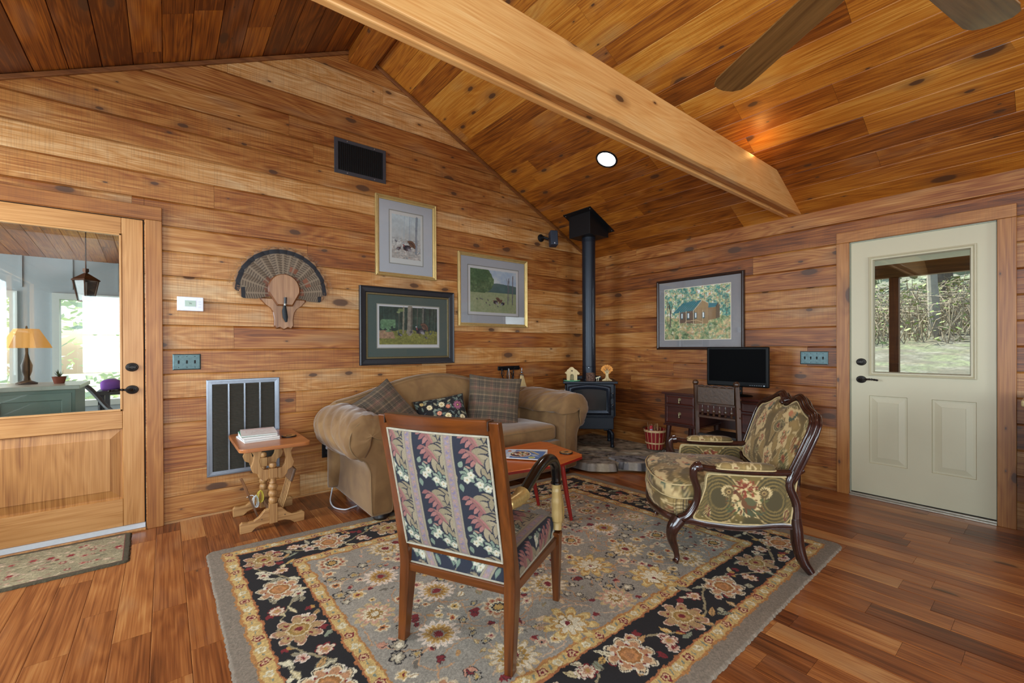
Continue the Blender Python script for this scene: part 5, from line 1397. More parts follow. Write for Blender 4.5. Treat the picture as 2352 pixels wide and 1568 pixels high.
# own frame: +y forward, +x to the viewer's right
zf = lambda z: z - .0125
def post(s):
    pts = [(s * .243, -.015, 0), (s * .241, .0, .15), (s * .240, .012, .30), (s * .241, -.005, .42), (s * .241, -.058, .66), (s * .239, -.128, .945)]
    pts = catmull(pts, 5); n = len(pts)
    mb = MB(); vs = []; fs = []
    for i, (x, y, z) in enumerate(pts):
        t = i / (n - 1); wd = .017 + .006 * min(1, t * 3) ; dp = .016 + .012 * max(0, 1 - abs(t - .35) * 2.2)
        vs += [(x - wd, y - dp, z), (x + wd, y - dp, z), (x + wd, y + dp, z), (x - wd, y + dp, z)]
    for i in range(n - 1):
        for k in range(4): fs.append((i * 4 + k, i * 4 + (k + 1) % 4, (i + 1) * 4 + (k + 1) % 4, (i + 1) * 4 + k))
    fs += [(0, 1, 2, 3), ((n - 1) * 4, (n - 1) * 4 + 1, (n - 1) * 4 + 2, (n - 1) * 4 + 3)]
    mb.add(vs, fs); CH.l(mb, 'rear_leg', M_CHAIRW, bevel=.004, bseg=2)
post(-1); post(1)
def yb(z): return -.005 - (z - .42) * .235 if z > .42 else .004
# crest rail, gently bowed backwards
mb = MB(); vs = []; fs = []; nx = 17
for i in range(nx):
    u = -1 + 2 * i / (nx - 1); x = u * .222; bow = -.020 * (1 - u * u)
    for (z, dy) in ((.908, -.016), (.966, -.024), (.966, .020), (.908, .018)): vs.append((x, yb(z) + bow + dy, zf(z)))
for i in range(nx - 1):
    for k in range(4): fs.append((i * 4 + k, i * 4 + (k + 1) % 4, (i + 1) * 4 + (k + 1) % 4, (i + 1) * 4 + k))
fs += [(0, 1, 2, 3), tuple(range((nx - 1) * 4, nx * 4))]
mb.add(vs, fs); CH.l(mb, 'crest_rail', M_CHAIRWH, bevel=.006, bseg=3)
for s in (-1, 1):
    mb = MB(); mb.obox((s * .2235, yb(.94) , zf(.944)), (.0015, 0, 0), (0, .024, 0), (0, .0, .017)); CH.l(mb, 'joint_band', plain('joint_dark', '38200f', .4), bevel=.001)
# upholstered back (both faces)
cvs = stripe_canvas(.50, .56, off=-.052)
nu, nv = 240, 270; U, V = np.meshgrid(np.linspace(-1, 1, nu), np.linspace(0, 1, nv))
Z = .418 + .488 * V; Xw = U * (.2185 + .002 * V)
bow = -.018 * (1 - U ** 2) * V
def back_face(off, sg, nm):
    puff = .012 * (1 - np.abs(U) ** 5) * (1 - np.abs(2 * V - 1) ** 7)
    Y = -.005 - (Z - .42) * .235 + bow + off + sg * puff
    CH.gl(nm, np.stack([Xw, Y, Z - .0125], -1), M_STRIPE, cvs.sample((U + 1) / 2 * .437 + .002, V * .50))
back_face(-.016, -1, 'back_panel'); back_face(.010, 1, 'backrest')
mb = MB(); e = np.linspace(-1, 1, 30)
loop = [(a, 0.0) for a in e] + [(1, (a + 1) / 2) for a in e[1:]] + [(a, 1.0) for a in e[::-1][1:]] + [(-1, (a + 1) / 2) for a in e[::-1][1:-1]]
mb.tube([(u * (.2175 + .002 * v), -.005 - (.488 * v) * .235 - .018 * (1 - u * u) * v - .0185, .4055 + .488 * v) for u, v in loop], .0042, 8, closed=True)
CH.l(mb, 'piping', plain('tapestry_piping', '9b9482', .8, 0, .4, 60), smooth=True)
mb = MB(); mb.box(-.222, .222, -.012, .016, zf(.392), zf(.416)); CH.l(mb, 'back_rail', M_CHAIRWH, bevel=.004)
# seat frame
SD = .52
mb = MB(); mb.box(-.222, .222, -.008, .016, zf(.292), zf(.326)); CH.l(mb, 'seat_rail', M_CHAIRWH, bevel=.004)
for s in (-1, 1):
    mb = MB(); mb.obox((s * .245, .26, zf(.305)), (.006 * s, .25, -.0), (.012, 0, 0), (0, 0, .019)); CH.l(mb, 'seat_rail', wood('chair_rail_depth', '3c1c08', '6c3812', 1, .28, .7, coat=.25), bevel=.003)
mb = MB(); mb.box(-.245, .245, .492, .516, zf(.286), zf(.322)); CH.l(mb, 'seat_rail', M_CHAIRWH, bevel=.003)
# front legs: square tapering below, scroll above
for s in (-1, 1):
    mb = MB(); n = 8; vs = []; fs = []
    for i in range(n):
        t = i / (n - 1); z = .33 * t; w_ = .014 + .010 * t; yy = .500 - .006 * t
        vs += [(s * .248 - w_, yy - w_, z), (s * .248 + w_, yy - w_, z), (s * .248 + w_, yy + w_, z), (s * .248 - w_, yy + w_, z)]
    for i in range(n - 1):
        for k in range(4): fs.append((i * 4 + k, i * 4 + (k + 1) % 4, (i + 1) * 4 + (k + 1) % 4, (i + 1) * 4 + k))
    fs += [(0, 1, 2, 3), tuple(range((n - 1) * 4, n * 4))]
    mb.add(vs, fs); CH.l(mb, 'front_leg', M_CHAIRW, bevel=.003)
M_BLACKL = plain('black_lacquer', '050608', .2, 0, .2, 20, coat=.15)
M_ANTQ = wood('antique_gold_wood', '7a5f30', 'b59a64', 2, .35, .6)
M_GILT = plain('gilt_collar', 'b79c62', .35, .6, .4, 90)
for s in (-1, 1):
    X = s * .252
    path = catmull([(s * .243, -.035, zf(.640)), (X, .06, zf(.640)), (X, .15, zf(.668)), (X, .25, zf(.700)), (X, .34, zf(.712)), (X, .42, zf(.700)), (X, .475, zf(.66)), (X, .49, zf(.61)), (X, .492, zf(.575))], 7)
    n = len(path)
    mb = MB(); k0 = 9; mb.tube(path[k0:], [.021 + .004 * sin(pi * i / (n - k0)) for i in range(n - k0)], 16); ar = CH.l(mb, 'armrest', M_BLACKL, smooth=True)
    mb = MB(); q = path[:k0 + 1]; mb.tube(q, [.020 + .003 * (i % 2) + .001 * i for i in range(len(q))], 16); CH.l(mb, 'gilt_collar', M_GILT, parent=ar, smooth=True, angle=80)
    mb = MB(); mb.lathe([(.020, 0), (.026, .004), (.026, .012), (.021, .016)], 20, (X, .492, zf(.566))); CH.l(mb, 'collar_ring', M_BLACKL, parent=ar, smooth=True)
    mb = MB(); mb.tube(catmull([(X, .492, zf(.568)), (X, .494, zf(.54)), (X, .497, zf(.49)), (X, .503, zf(.43)), (X, .506, zf(.385)), (X, .500, zf(.35))], 5),
                       [(.020, .020)] * 5 + [(.022, .024)] * 5 + [(.025, .029)] * 5 + [(.026, .033)] * 5 + [(.022, .026)] * 6, 14); CH.l(mb, 'arm_support', M_ANTQ, smooth=True)
    mb = MB(); mb.tube(catmull([(X + s * .01, .518, zf(.52)), (X + s * .012, .535, zf(.47)), (X + s * .01, .548, zf(.42)), (X + s * .008, .54, zf(.385)), (X, .522, zf(.36))], 5), [.005, .007, .008, .009, .009, .010, .010, .011, .012, .013, .013, .013, .012, .012, .012, .011, .011, .010, .009, .008, .006], 8)
    CH.l(mb, 'carved_scroll', M_GILT, smooth=True)
    mb = MB(); mb.tube([(X, .505, zf(.335)), (X, .508, zf(.30)), (X, .505, zf(.26))], [.024, .020, .012], 10); CH.l(mb, 'leg_acanthus', wood('carved_dark', '4a2812', '7c4a22', 2, .35), smooth=True)
# seat cushion: domed, tapestry runs front to back
nu, nv = 230, 230; U, V = np.meshgrid(np.linspace(-1, 1, nu), np.linspace(-1, 1, nv))
cu, cvv = spow(np.sin(U * pi / 2), 1), spow(np.sin(V * pi / 2), 1)
ex = np.clip(np.abs(U), 0, 1); ey = np.clip(np.abs(V), 0, 1)
def ease(t): return np.where(np.abs(t) < .82, t / .82 * .93, np.sign(t) * (.93 + .07 * np.sin((np.abs(t) - .82) / .18 * pi / 2)))
X = ease(U) * .243; Y = .255 + ease(V) * .250
mx = np.maximum(np.abs(U), np.abs(V)); side = np.clip((mx - .82) / .18, 0, 1)
top = .408 + .026 * (1 - (U / .9) ** 2) * (1 - (V / .95) ** 2); Zs = top * (1 - side ** 1.6) + .326 * side ** 1.6
Zs = np.maximum(Zs, .322)
cvt = stripe_canvas(.62, .70, off=-.01)
CH.gl('seat', np.stack([X, Y, Zs - .0125], -1), M_STRIPE, cvt.sample((X + .31) + .06 * side * np.sign(X), Y + .06 + (.408 - Zs) * np.sign(V) * .7))
mb = MB(); loop = roundrect(-.244, .244, .004, .506, .02); mb.tube([(x, y, zf(.327)) for x, y in loop], .004, 6, closed=True); CH.l(mb, 'piping', bpy.data.materials['tapestry_piping'], smooth=True)

# ------------------------------------------------------------------ carved bergere with paisley tapestry
M_MAHOG = wood('dark_mahogany', '1c0d0a', '3c1e16', 2, .22, .8, coat=.4, bump=.02)
M_PAISLEY = painted('paisley_tapestry', .88, sheen=.1, bump=.08, bscale=800)
def paisley_canvas(w, h, seed=1, medal=True, res=.002, dk='66532e', lt='9c7f4a'):
    cv = Cv(w, h, res, '8c7850'); rs = random.Random(seed)
    X, Y = np.meshgrid(cv.xs, cv.ys)
    q = fbm(X * 9, Y * 6, seed, 3); s_ = np.sin((q * 14 + Y * 12)) * .5 + .5
    cv.a = np.array(hx(dk)) * (1 - s_[..., None]) + np.array(hx(lt)) * s_[..., None]
    mk = (np.abs(s_ - .5) < .06); cv.a[mk] = np.array(hx('c8ae7c'))
    def pais(x, y, L, ang, c1, c2):
        for sc, c in ((1.0, 'c9b283'), (.9, c1), (.74, 'b79c68'), (.66, c1), (.46, 'bd9f6a'), (.38, c2), (.18, '5a2c1e')):
            cv.leaf(x + (1 - sc) * L * .45 * cos(ang), y + (1 - sc) * L * .45 * sin(ang), L * sc, L * .26 * sc, ang, c)
    n = int(w * h / .02)
    for i in range(n):
        pais(rs.uniform(0, w), rs.uniform(0, h), rs.uniform(.08, .15), rs.uniform(0, 6.28), rs.choice(['5a5430', '544c2c', '6b5530', '7a4a28']), rs.choice(['8a4a2a', '4a4630', '6e5a34']))
    def rag(x, y, R, sx=1, sy=1):
        f = lambda th: .78 + .14 * np.sin(5 * th + x * 40) + .10 * np.abs(np.sin(13 * th)) ; cv.blob(x, y, R * 1.08, f, '7a5f38', sx=sx, sy=sy); cv.blob(x, y, R, f, 'cdb27e', sx=sx, sy=sy)
    def bouquet(x, y, R):
        rag(x, y, R, .85, 1.2)
        for i in range(34):
            a = rs.uniform(0, 6.28); r = R * rs.uniform(.0, .62); cv.leaf(x + r * cos(a) * .8, y + r * sin(a), R * rs.uniform(.14, .3), R * .055, rs.uniform(0, 6.28), rs.choice(['8a4a2c', '5d5a34', 'a4663a', '4c5a4a', '6e3a24', '8c7a48']))
        for i in range(5):
            a = rs.uniform(0, 6.28); r = R * .35; cv.flower(x + r * cos(a), y + r * sin(a), R * .15, 6, [(1, '9a5236'), (.55, 'c98a5c'), (.25, 'e2cf9c')], a)
    if medal:
        for i in range(medal if isinstance(medal, int) and medal > 1 else 3):
            x = w * (.2 + .6 * rs.random()); y = h * (i + .5) / (medal if medal > 1 else 3); bouquet(x, y, .085)
    cv.pais = pais; cv.bouquet = bouquet; cv.rag = rag
    return cv
B = Thing('carved_armchair', (-1.493, -2.768, .0125), radians(131.08 - 90), 'carved dark armchair in brown paisley tapestry on the right end of the rug', 'armchair')
HW = .355; ZO = .0125
def P3(pts): return [(x, y, z - ZO) for x, y, z in pts]
# cabriole legs
for s in (-1, 1):
    lg = catmull(P3([(s * (HW + .005), .622, .262), (s * (HW + .018), .655, .215), (s * (HW + .014), .662, .16), (s * (HW + .0), .640, .09), (s * (HW + .002), .632, .045), (s * (HW + .012), .645, .022)]), 5)
    n = len(lg); rad = [.040 - .004 * i / 4 if i < 5 else max(.015, .036 - .0016 * (i - 4)) for i in range(n)]; rad[-3] = .016; rad[-2] = .019; rad[-1] = .014
    mb = MB(); mb.tube(lg, rad, 14); B.l(mb, 'front_leg', M_MAHOG, smooth=True)
    lg = catmull(P3([(s * HW, .035, .30), (s * (HW + .004), .030, .24), (s * HW, .022, .16), (s * (HW + .004), .0, .08), (s * (HW + .012), -.035, .024)]), 5)
    n = len(lg); mb = MB(); mb.tube(lg, [.028 + .006 * sin(pi * i / (n - 1)) - .008 * i / n for i in range(n)], 14); B.l(mb, 'rear_leg', M_MAHOG, smooth=True)
# side rails, moulded
for s in (-1, 1):
    pts = catmull(P3([(s * HW, .03, .262), (s * HW, .12, .262), (s * HW, .30, .238), (s * HW, .46, .244), (s * HW, .56, .258), (s * HW, .63, .25)]), 6)
    mb = MB(); mb.tube(pts, [(.016, .022)] * len(pts), 10, ref=(0, 0, 1)); mb.tube([(x + s * .014, y, z - .012) for x, y, z in pts], .006, 6); B.l(mb, 'side_rail', M_MAHOG, smooth=True)
pts = catmull(P3([(-HW, .63, .255), (-.25, .70, .262), (0, .735, .245), (.25, .70, .262), (HW, .63, .255)]), 8)
mb = MB(); mb.tube(pts, [(.018, .022)] * len(pts), 10); B.l(mb, 'front_rail', M_MAHOG, smooth=True)
mb = MB(); mb.box(-HW, HW, .02, .05, .235, .275); B.l(mb, 'rear_rail', M_MAHOG, bevel=.004)
# arms: post scroll at the front, rail back to the stile
for s in (-1, 1):
    pts = catmull(P3([(s * HW, .62, .262), (s * HW, .570, .29), (s * HW, .530, .36), (s * (HW + .004), .525, .43), (s * (HW + .008), .545, .50), (s * (HW + .01), .540, .548), (s * (HW + .008), .505, .560)]), 6)
    n = len(pts); mb = MB(); mb.tube(pts, [.026 - .006 * sin(pi * i / (n - 1)) + (.004 if i > n - 6 else 0) for i in range(n)], 14); mb.tube([(x + s * .018, y, z) for x, y, z in pts[3:-3]], .007, 8); B.l(mb, 'arm_post', M_MAHOG, smooth=True)
    pts = catmull(P3([(s * (HW + .008), .515, .556), (s * (HW + .008), .45, .548), (s * (HW + .006), .30, .540), (s * (HW + .004), .13, .540), (s * HW, .03, .548), (s * HW, .0, .565)]), 6)
    mb = MB(); mb.tube(pts, [(.024, .018)] * len(pts), 12); B.l(mb, 'arm_rail', M_MAHOG, smooth=True)
    cvpad = paisley_canvas(.4, .2, 7, False); cvpad.bouquet(.2, .1, .05)
    uu = np.linspace(-1, 1, 70)[:, None]; aa = np.linspace(0, 2 * pi, 41)[None, :]
    w_ = np.clip(1 - np.abs(uu) ** 5, 0, 1) ** .5
    P = np.stack([s * (HW + .006) + .040 * w_ * np.cos(aa), .285 + uu * .150 + 0 * aa, .567 - ZO + .023 * w_ * np.sin(aa)], -1)
    pd = B.gl('arm_pad', P, M_PAISLEY, cvpad.sample((uu + 1) / 2 * .38 + 0 * aa, np.abs(np.sin(aa / 2)) * .18 + 0 * uu))
    mb = MB(); mb.tube([(s * (HW + .006) + .041 * float(spow(np.cos(t), .5)), .285 + .150 * float(spow(np.sin(t), .8)), .556 - ZO) for t in np.linspace(0, 2 * pi, 60)[:-1]], .004, 6, closed=True); B.l(mb, 'gimp_trim', plain('gimp_braid', 'b59f72', .85, 0, .4, 200), parent=pd, smooth=True)
# side panels
M_GIMP = bpy.data.materials['gimp_braid']
def panel_outline():
    return [(.062, .275), (.045, .40), (.028, .522), (.25, .518), (.470, .520), (.478, .50), (.485, .44), (.505, .38), (.535, .315), (.548, .275), (.53, .268), (.43, .258), (.30, .254), (.16, .262)]
for s in (-1, 1):
    cvq = paisley_canvas(.56, .30, 2, False, .0016, '4c4224', '75602f')
    XX, YY = np.meshgrid(cvq.xs, cvq.ys)
    for m_ in (-1, 1):
        # big comma-shaped scrolls around the medallion, drawn as nested lines
        rr_ = np.hypot((XX - .28 - m_ * .135) / 1.0, (YY - .150) / 1.25); nest = (np.sin(rr_ * 420) > .2) & (rr_ > .045) & (rr_ < .105)
        cvq.a[(rr_ < .108)] = np.array(hx('4a3f22')); cvq.a[nest] = np.array(hx('7d6738')); cvq.a[(rr_ > .105) & (rr_ < .109)] = np.array(hx('bda06a'))
        rr_ = np.hypot((XX - .28 - m_ * .235) / .5, (YY - .17) / 1.3); nest = (np.sin(rr_ * 520) > .3) & (rr_ < .085)
        cvq.a[(rr_ < .088)] = np.array(hx('584a28')); cvq.a[nest] = np.array(hx('7a6434'))
        for (dx, y, L, a) in ((.20, .11, .075, -100), (.25, .11, .075, -80)):
            cvq.leaf(.28 + m_ * dx, y, L, .013, radians(a) if m_ > 0 else pi - radians(a), 'c0a470'); cvq.leaf(.28 + m_ * dx, y - .003, L * .9, .010, radians(a) if m_ > 0 else pi - radians(a), '5e1f1a'); cvq.leaf(.28 + m_ * dx, y - .008, L * .7, .005, radians(a) if m_ > 0 else pi - radians(a), '8f7a48')
        for a in (60, 90, 120): cvq.leaf(.28 + m_ * .225, .165, .045, .009, radians(a), 'd8c49a')
        for a in (60, 90, 120): cvq.leaf(.28 + m_ * .225, .167, .040, .006, radians(a), '6a4a26')
    cvq.blob(.28, .145, .090, lambda th: .80 + .10 * np.abs(np.sin(15 * th)) + .16 * np.maximum(0, np.sin(th)) ** 3, 'cbb07c', sx=.95, sy=1.15)
    for m_ in (-1, 1):
        cvq.blob(.28 + m_ * .095, .190, .034, lambda th: .74 + .26 * np.abs(np.sin(8 * th)), 'cbb07c'); cvq.blob(.28 + m_ * .088, .186, .027, lambda th: .70 + .30 * np.abs(np.sin(7 * th)), '5d4a28'); cvq.ell(.28 + m_ * .088, .186, .012, .012, 'a88a54'); cvq.ell(.28 + m_ * .088, .186, .006, .006, '4a2e1c')
        for k in range(26): cvq.leaf(.28 + m_ * rr.uniform(.035, .10), rr.uniform(.06, .15), .017, .0042, rr.uniform(0, 6), rr.choice(['5c5a30', '6e4a28', '4c5038']))
    for k in range(90):
        a = rr.uniform(0, 6.28); r_ = .052 * rr.uniform(.05, 1); cvq.leaf(.285 + r_ * cos(a), .205 + r_ * .75 * sin(a), .022, .0045, a + rr.uniform(-.5, .5), rr.choice(['8a3f28', '9a5230', '6e3420', '7a6a38', '7a3420']))
    cvq.ell(.268, .125, .040, .030, '6b4426', .35); cvq.ell(.262, .138, .03, .02, '5a5636', .5); cvq.seg(.285, .128, .330, .185, .016, '6b4426'); cvq.leaf(.30, .10, .085, .016, radians(-150), '4c4a2c'); cvq.ell(.334, .190, .009, .008, '5a3320')
    for k in range(14): cvq.leaf(.24 + .009 * k, .085 + .01 * (k % 3), .035, .005, radians(200 + k * 12), rr.choice(['54582f', '6b3f22', '4a5038']))
    out = resample(panel_outline() + [panel_outline()[0]], 140)[:-1]; cen = np.array([.28, .39]); nr = 46
    R_ = np.linspace(0, 1, nr)[:, None, None]; Q = cen + (out[None] - cen) * R_
    puff = .014 * np.sqrt(np.clip(1 - R_[..., 0] ** 4, 0, 1))
    for side, nm in ((1, 'side_panel'), (-1, 'inner_side_panel')):
        P = np.stack([s * (HW + side * (.006 + puff) - (0 if side > 0 else .004)) + 0 * Q[..., 0], Q[..., 0], Q[..., 1] - ZO], -1)
        B.gl(nm, P, M_PAISLEY, cvq.sample(Q[..., 0], np.clip(Q[..., 1] - .245, 0, .3)), wrap_u=True)
        mb = MB(); mb.tube([(s * (HW + side * .010), a, b - ZO) for a, b in out], .0045, 6, closed=True); B.l(mb, 'gimp_trim', M_GIMP, smooth=True)
# back: leaning carved frame
def BK(x, z, off=0.0):      # point of the back plane
    y = .08 - (z - .45) * .38; nrm = Vector((0, 1, .38)).normalized(); return Vector((x, y, z - ZO)) + nrm * off
half = [(0.0, .868), (.03, .872), (.07, .900), (.115, .915), (.17, .900), (.22, .872), (.28, .852), (.335, .842), (.375, .805), (.385, .74), (.378, .64), (.366, .54), (.345, .475), (.29, .452), (.15, .445), (.0, .443)]
full = half[:-1] + [(-x, z) for x, z in half[::-1]][0:-1]
ring = smoothc(resample(full + [full[0]], 161)[:-1], 1)
def shrink(P, d):
    c = np.array([0, .66]); T_ = np.roll(P, -1, 0) - np.roll(P, 1, 0); N_ = np.stack([-T_[:, 1], T_[:, 0]], 1); N_ /= np.linalg.norm(N_, axis=1)[:, None]
    sg = np.sign(((c - P) * N_).sum(1))[:, None]; sg = np.where(np.median(sg) > 0, 1, -1); return P + N_ * sg * d
for off, d, r, nm in ((0, 0, (.021, .026), 'back_frame'),):
    mb = MB(); mb.tube([tuple(BK(a, b, off)) for a, b in ring], [(.016, .022)] * len(ring), 12, closed=True, ref=(0, 1, .4))
    mb.tube([tuple(BK(a, b, .022)) for a, b in shrink(ring, .006)], .008, 8, closed=True); mb.tube([tuple(BK(a, b, .006)) for a, b in shrink(ring, -.018)], .008, 8, closed=True)
    mb.tube([tuple(BK(a, b, -.018)) for a, b in shrink(ring, -.010)], .009, 8, closed=True)
    B.l(mb, nm, M_MAHOG, smooth=True, angle=80)
for s in (-1, 1):
    pts = catmull([tuple(BK(s * .36, .56)), tuple(BK(s * .362, .48)), (s * HW, .035, .38 - ZO), (s * HW, .032, .28 - ZO)], 6)
    mb = MB(); mb.tube(pts, .024, 12); B.l(mb, 'stile', M_MAHOG, smooth=True)
mb = MB()
for k in range(-3, 4):
    a = k * .5; mb.tube([tuple(BK(0, .862, .028)), tuple(BK(.028 * sin(a), .862 + .028 * cos(a), .034)), tuple(BK(.05 * sin(a), .868 + .040 * cos(a), .022))], [.009, .010, .003], 8)
mb.ball(tuple(BK(0, .862, .034)), .014, 12); B.l(mb, 'carved_crest', M_MAHOG, smooth=True)
cvb = paisley_canvas(.80, .52, 11, False, .002)
cvb.bouquet(.30, .12, .075); cvb.bouquet(.20, .26, .07); cvb.bouquet(.55, .30, .09); cvb.bouquet(.62, .10, .07); cvb.bouquet(.45, .20, .05)
for x, y in ((.24, .38), (.56, .40)): cvb.rag(x, y, .06, 1.3, .8); cvb.ell(x - .03, y - .005, .03, .03, '46533f'); cvb.ell(x - .022, y + .004, .018, .02, 'b08a5a'); cvb.ell(x + .008, y + .008, .022, .016, 'b8744e', .5)
out = shrink(ring, .024); cen = np.array([0, .66]); nr = 90; R_ = np.linspace(0, 1, nr)[:, None, None]; Q = cen + (out[None] - cen) * R_
puff = .045 * np.clip(1 - R_[..., 0] ** 3.2, 0, 1) ** .6 + .0 * Q[..., 0]
for sgn, nm in ((1, 'backrest'), (-1, 'outside_back')):
    n_ = np.array((0, 1, .38)) / sqrt(1 + .38 ** 2)
    P = np.stack([Q[..., 0], .08 - (Q[..., 1] - .45) * .38, Q[..., 1] - ZO], -1) + ((sgn * (.004 + puff * (1 if sgn > 0 else .4)))[..., None]) * n_
    B.gl(nm, P, M_PAISLEY, cvb.sample(Q[..., 0] + .40, Q[..., 1] - .43), wrap_u=True)
mb = MB(); mb.tube([tuple(BK(a, b, .014)) for a, b in out], .0045, 6, closed=True); B.l(mb, 'gimp_trim', M_GIMP, smooth=True)
# seat cushion: T-shaped, bulging over the front
cvc = paisley_canvas(.9, .9, 21, False, .0022)
for (x, y, r) in ((.2, .72, .08), (.55, .70, .08), (.38, .5, .09), (.7, .45, .07), (.15, .42, .07), (.45, .25, .08)):
    cvc.rag(x, y, r, 1.5, .7); cvc.ell(x - .04, y, .022, .016, '56604a'); cvc.ell(x, y + .005, .03, .014, 'b07048', .3); cvc.ell(x + .01, y + .004, .015, .007, 'd8b47c')
def seat_ring():
    q = [(0, .748), (.16, .738), (.28, .705), (.345, .655), (.352, .59), (.335, .555), (.322, .50), (.322, .30), (.320, .13), (.26, .10), (0, .095)]
    f = q[:-1] + [(-x, y) for x, y in q[::-1]][:-1]; return smoothc(resample(f + [f[0]], 181)[:-1], 1)
sr = seat_ring(); cen = np.array([0, .42])
prof = [(0, .505), (.3, .503), (.55, .497), (.75, .486), (.88, .472), (.96, .455), (1.0, .435), (1.0, .405), (.985, .375), (.955, .355), (.80, .345)]
pk = resample(prof, 60); Q = cen + (sr[None] - cen) * pk[:, 0][:, None, None]
wob = .006 * (fbm(Q[..., 0] * 8 + 5, Q[..., 1] * 8, 3) - .5)
P = np.stack([Q[..., 0], Q[..., 1], pk[:, 1][:, None] + wob - ZO], -1)
sc_ = B.gl('seat_cushion', P, M_PAISLEY, cvc.sample(Q[..., 0] * (1 + .0) + .45, Q[..., 1] + (.47 - pk[:, 1][:, None]) * .8 * (Q[..., 1] > .4)), wrap_u=True)
for zz, k in ((.447, 1.003), (.372, .99)):
    mb = MB(); mb.tube([(cen[0] + (a - cen[0]) * k, cen[1] + (b - cen[1]) * k, zz - ZO) for a, b in sr], .004, 6, closed=True); B.l(mb, 'gimp_trim', M_GIMP, parent=sc_, smooth=True)
# upholstered front below the cushion
fr = [(a, b) for a, b in sr if b > .55]; fr = sorted(fr, key=lambda p: p[0]); F2 = resample(fr, 90)
zz = np.linspace(.268, .365, 24)[:, None]; t = (zz - .268) / (.365 - .268)
bul = 1.0 + .045 * np.sin(pi * np.clip(t, 0, 1)) ** .7 - .035 * (1 - t)
P = np.stack([F2[None, :, 0] * bul * .985, (F2[None, :, 1] - .45) * bul * .985 + .45, zz + .02 * (np.abs(F2[None, :, 0]) / .35) ** 2 * (1 - t) * 0 - ZO + 0 * F2[None, :, 0]], -1)
B.gl('seat_front', P, M_PAISLEY, cvc.sample(F2[None, :, 0] + .45 + 0 * zz, .2 + zz + 0 * F2[None, :, 0]))
mb = MB(); mb.tube([tuple(p) for p in P[0]], .005, 6); B.l(mb, 'gimp_trim', M_GIMP, smooth=True)
